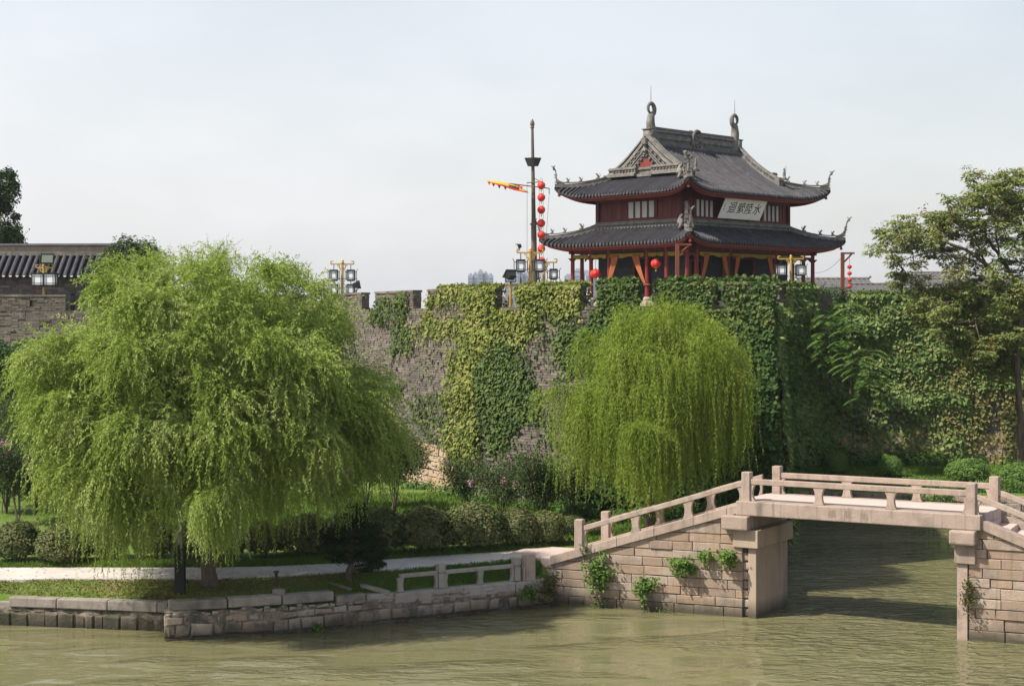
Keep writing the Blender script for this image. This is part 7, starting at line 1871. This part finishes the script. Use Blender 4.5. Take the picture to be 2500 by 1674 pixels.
def tower(x0, x1, yt, Y, steps, lab, seed):
    rd = random.Random(seed); X0, X1 = xat(x0,Y), xat(x1,Y); w = X1-X0; root = empty('apartment_tower', ((X0+X1)/2,Y+8,2), lab, 'tower block', 'hazy apartment towers far away')
    nb = len(steps); body = MB(); tops = []
    for i, s in enumerate(steps):
        a = X0+w*i/nb; b = X0+w*(i+1)/nb; zt = zat(yt+s,Y); tops.append((a,b,zt)); body.box(((a+b)/2, Y+8+(i % 2)*1.2, (2+zt)/2), (b-a-.1,16,zt-2))
        body.box(((a+b)/2, Y+8, zt+.8), ((b-a)*.5,6,1.8))
    body.build('wall', M['tower'], root)
    n = 0
    for i, (a, b, zt) in enumerate(tops):
        for k in range(2):
            m_ = MB(); x = a+(b-a)*(k+.5)/2
            z = 8.0
            while z < zt-2.5: m_.box((x, Y-.02+(i % 2)*1.2, z), ((b-a)*.26,.25,1.5)); z += 3.0
            tag(m_.build('windows', M['towerglass'], root), kind='stuff')
        m_ = MB(); z = 9.6
        while z < zt-1: m_.box(((a+b)/2, Y-.2+(i % 2)*1.2, z), ((b-a)*.9,.5,.45)); z += 3.0
        tag(m_.build('balcony_bands', M['tower'], root), kind='stuff')
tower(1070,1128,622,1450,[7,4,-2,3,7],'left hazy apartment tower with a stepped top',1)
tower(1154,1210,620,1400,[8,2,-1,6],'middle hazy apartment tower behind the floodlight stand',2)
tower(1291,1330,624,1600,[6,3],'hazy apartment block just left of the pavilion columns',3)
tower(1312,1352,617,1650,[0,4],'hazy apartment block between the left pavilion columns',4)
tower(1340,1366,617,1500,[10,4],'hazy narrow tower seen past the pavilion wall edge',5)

# ---------------------------------------------------------------- people
def person(base, joints, rad, parts, lab, head=None, hairmat='hair', face=(0,-1,0), hat=False):
    """joints: name->(offset from base). One skinned body; clothing as children."""
    root = empty('person', base, lab, 'person')
    B = Vector(base)
    def skin(name, edges, rr, mat, sub=1):
        names = []; [names.append(x) for e in edges for x in e if x not in names]
        me = bpy.data.meshes.new(name); me.from_pydata([joints[n] for n in names], [(names.index(a), names.index(b)) for a, b in edges], [])
        o = link_mesh(name, me, mat, root)
        m = o.modifiers.new('skin', 'SKIN'); 
        if not me.skin_vertices: 
            bm = bmesh.new(); bm.from_mesh(me); bm.verts.layers.skin.verify(); bm.to_mesh(me); bm.free()
        for i, n in enumerate(names):
            sv = me.skin_vertices[0].data[i]; r_ = rr.get(n, .05); sv.radius = r_ if isinstance(r_, tuple) else (r_, r_); sv.use_root = (i == 0)
        s = o.modifiers.new('sub', 'SUBSURF'); s.levels = sub; s.render_levels = sub
        return o
    skin('body', parts['body'], rad, M['skin'], 2)
    for nm, edges, mat, grow in parts['clothes']:
        skin(nm, edges, {k: (tuple(x+grow for x in v) if isinstance(v, tuple) else v+grow) for k, v in rad.items()}, mat, 2)
    hd = Vector(joints['head']); fc = Vector(face).normalized(); sd = fc.cross(up)
    m_ = MB(); c = B+hd
    # face: nose, eyes, mouth, ears
    for sg in (-1,1): m_.lathe([(.0,0),(.016,.004),(.0,.012)], c+fc*.088+sd*sg*.034+up*.012, 6, fc)
    m_.box(c+fc*.094-up*.062, (.045,.01,.010), sd, fc, up); m_.build('eyes_and_mouth', M['hair'], root)
    m_ = MB(); m_.prism([c+fc*.085+up*.015, c+fc*.118-up*.03, c+fc*.085-up*.035], sd*.02); 
    for sg in (-1,1): m_.lathe([(.02,-.01),(.026,0),(.02,.01)], c+sd*sg*.088-up*.01, 6, sd)
    m_.build('nose_and_ears', M['skin'], root)
    m_ = MB(); rows = []
    for i in range(7):
        ph = math.pi/2*(i/6)*1.15-.25; rows.append([c-fc*.018+up*(.02+.115*math.sin(ph))+(fc*math.cos(t)*(.9 if math.cos(t) < .4 else .82)+sd*math.sin(t))*.104*math.cos(ph) for t in np.linspace(0,2*math.pi,15)])
    m_.grid(rows); m_.build('hair', M[hairmat], root, smooth=True)
    if hat:
        m_ = MB(); m_.lathe([(.20,-.01),(.21,.0),(.11,.03),(.105,.12),(.05,.15),(0,.155)], c+up*.05, 16); m_.build('hat', M['straw'], root)
    return root
def std(lean=0.0, dirx=-1):
    J = {'pelvis':(0,0,.93),'waist':(dirx*lean*.15,-.0,1.06),'chest':(dirx*lean*.55,0,1.28),'neck':(dirx*lean*.85,0,1.45),'head':(dirx*lean*1.05,-.02,1.58),'crown':(dirx*lean*1.1,-.01,1.67),
         'shl':(dirx*lean*.75-.05,-.17,1.39),'elb_l':(dirx*(lean*.8+.05),-.24,1.13),'wri_l':(dirx*(lean*.8+.22),-.16,1.0),
         'shr':(dirx*lean*.75-.05,.17,1.39),'elb_r':(dirx*(lean*.7),.25,1.12),'wri_r':(dirx*(lean*.8+.15),.22,.93)}
    for sfx, y in (('l',-.09),('r',.09)):
        J['hip_'+sfx] = (0,y,.86); J['knee_'+sfx] = (dirx*.03,y*1.05,.48); J['ank_'+sfx] = (0,y*1.05,.08); J['toe_'+sfx] = (dirx*.17,y*1.2,.03)
        w = Vector(J['wri_'+sfx]); J['palm_'+sfx] = tuple(w+Vector((dirx*.07,0,-.02)))
        for k in range(4):
            J['f%d_%s' % (k,sfx)] = tuple(w+Vector((dirx*(.13+.01*(1-abs(k-1.5))),(k-1.5)*.021,-.035))); J['g%d_%s' % (k,sfx)] = tuple(w+Vector((dirx*(.165+.012*(1-abs(k-1.5))),(k-1.5)*.022,-.065)))
        J['th_'+sfx] = tuple(w+Vector((dirx*.06,-.045 if sfx == 'r' else .045,-.02))); J['tt_'+sfx] = tuple(w+Vector((dirx*.10,-.06 if sfx == 'r' else .06,-.03)))
    Ed = [('pelvis','waist'),('waist','chest'),('chest','neck'),('neck','head'),('head','crown'),('chest','shl'),('shl','elb_l'),('elb_l','wri_l'),('chest','shr'),('shr','elb_r'),('elb_r','wri_r')]
    for s in 'lr':
        Ed += [('pelvis','hip_'+s),('hip_'+s,'knee_'+s),('knee_'+s,'ank_'+s),('ank_'+s,'toe_'+s),('wri_'+s,'palm_'+s),('palm_'+s,'th_'+s),('th_'+s,'tt_'+s)]
        for k in range(4): Ed += [('palm_'+s,'f%d_%s' % (k,s)),('f%d_%s' % (k,s),'g%d_%s' % (k,s))]
    Rr = {'pelvis':(.14,.11),'waist':(.13,.10),'chest':(.16,.11),'neck':.052,'head':(.088,.10),'crown':(.07,.07)}
    for s in 'lr': Rr.update({'sh'+s:.062,'elb_'+s:.043,'wri_'+s:.030,'palm_'+s:(.038,.018),'th_'+s:.011,'tt_'+s:.009,'hip_'+s:.09,'knee_'+s:.058,'ank_'+s:.04,'toe_'+s:.035}); [Rr.update({'f%d_%s' % (k,s):.0095,'g%d_%s' % (k,s):.008}) for k in range(4)]
    return J, Ed, Rr
TORSO = [('pelvis','waist'),('waist','chest'),('chest','shl'),('shl','elb_l'),('chest','shr'),('shr','elb_r')]
LEGS = [('pelvis','hip_l'),('hip_l','knee_l'),('knee_l','ank_l'),('pelvis','hip_r'),('hip_r','knee_r'),('knee_r','ank_r')]
J, Ed, Rr = std(.22, -1)
pb1 = Vector((xat(1157,75.2), 75.2, 9.28)); p1 = person(pb1, J, Rr, {'body': Ed, 'clothes': [('shirt', TORSO, M['white_cloth'], .022), ('trousers', LEGS, M['dark_cloth'], .02)]}, 'person in a white shirt with a brown backpack leaning at the battlement gap', face=(-.9,-.4,-.15))
m_ = MB(); c = pb1+Vector((.17,0,1.22)); m_.box(c, (.18,.30,.42)); m_.box(c+Vector((.1,0,-.06)), (.08,.22,.24)); bg = m_.build('backpack', M['bag'], org=c-up*.21, bevel=.05, seg=3); tag(bg, 'brown backpack on the person in white at the battlement gap', 'backpack')
J, Ed, Rr = std(.12, -1)
pb2 = Vector((xat(1354,69.0), 69.0, 9.3)); Jq = {k: (v[0], v[1], v[2]*.82) for k, v in J.items()}
person(pb2, Jq, Rr, {'body': Ed, 'clothes': [('shirt', TORSO, M['white_cloth'], .022), ('trousers', LEGS, M['dark_cloth'], .02)]}, 'person in pale clothes and a sun hat bending in the gap below the pavilion', face=(-.5,-.8,-.2), hat=True)
J, Ed, Rr = std(.0, -1)
pb3 = sp(1, c1(.50), OC_-.55, FZ); person(pb3, J, Rr, {'body': Ed, 'clothes': [('dress', TORSO+LEGS, M['pink_cloth'], .028)]}, 'woman in a pink dress standing in the pavilion doorway', face=(-.3,-.9,0))
pb4 = sp(1, c1(.535), OC_-.95, FZ); person(pb4, J, Rr, {'body': Ed, 'clothes': [('shirt', TORSO, M['straw'], .022), ('trousers', LEGS, M['dark_cloth'], .02)]}, 'second person in a pale shirt standing behind the woman in pink', face=(.2,-.9,0))
# ---------------------------------------------------------------- air
hz, N_, L_, o_ = new_mat('haze_air')
pv = N_.new('ShaderNodeVolumePrincipled'); pv.inputs['Color'].default_value = (.80,.86,.95,1); pv.inputs['Density'].default_value = .00014; pv.inputs['Anisotropy'].default_value = .2
L_.new(pv.outputs[0], o_.inputs['Volume'])
m_ = MB(); m_.box((20,830,33), (830,1770,72)); hb = m_.build('haze', hz, org=(20,830,-3)); tag(hb, 'thin summer haze filling the air over canal and city', 'haze', None, 'stuff')
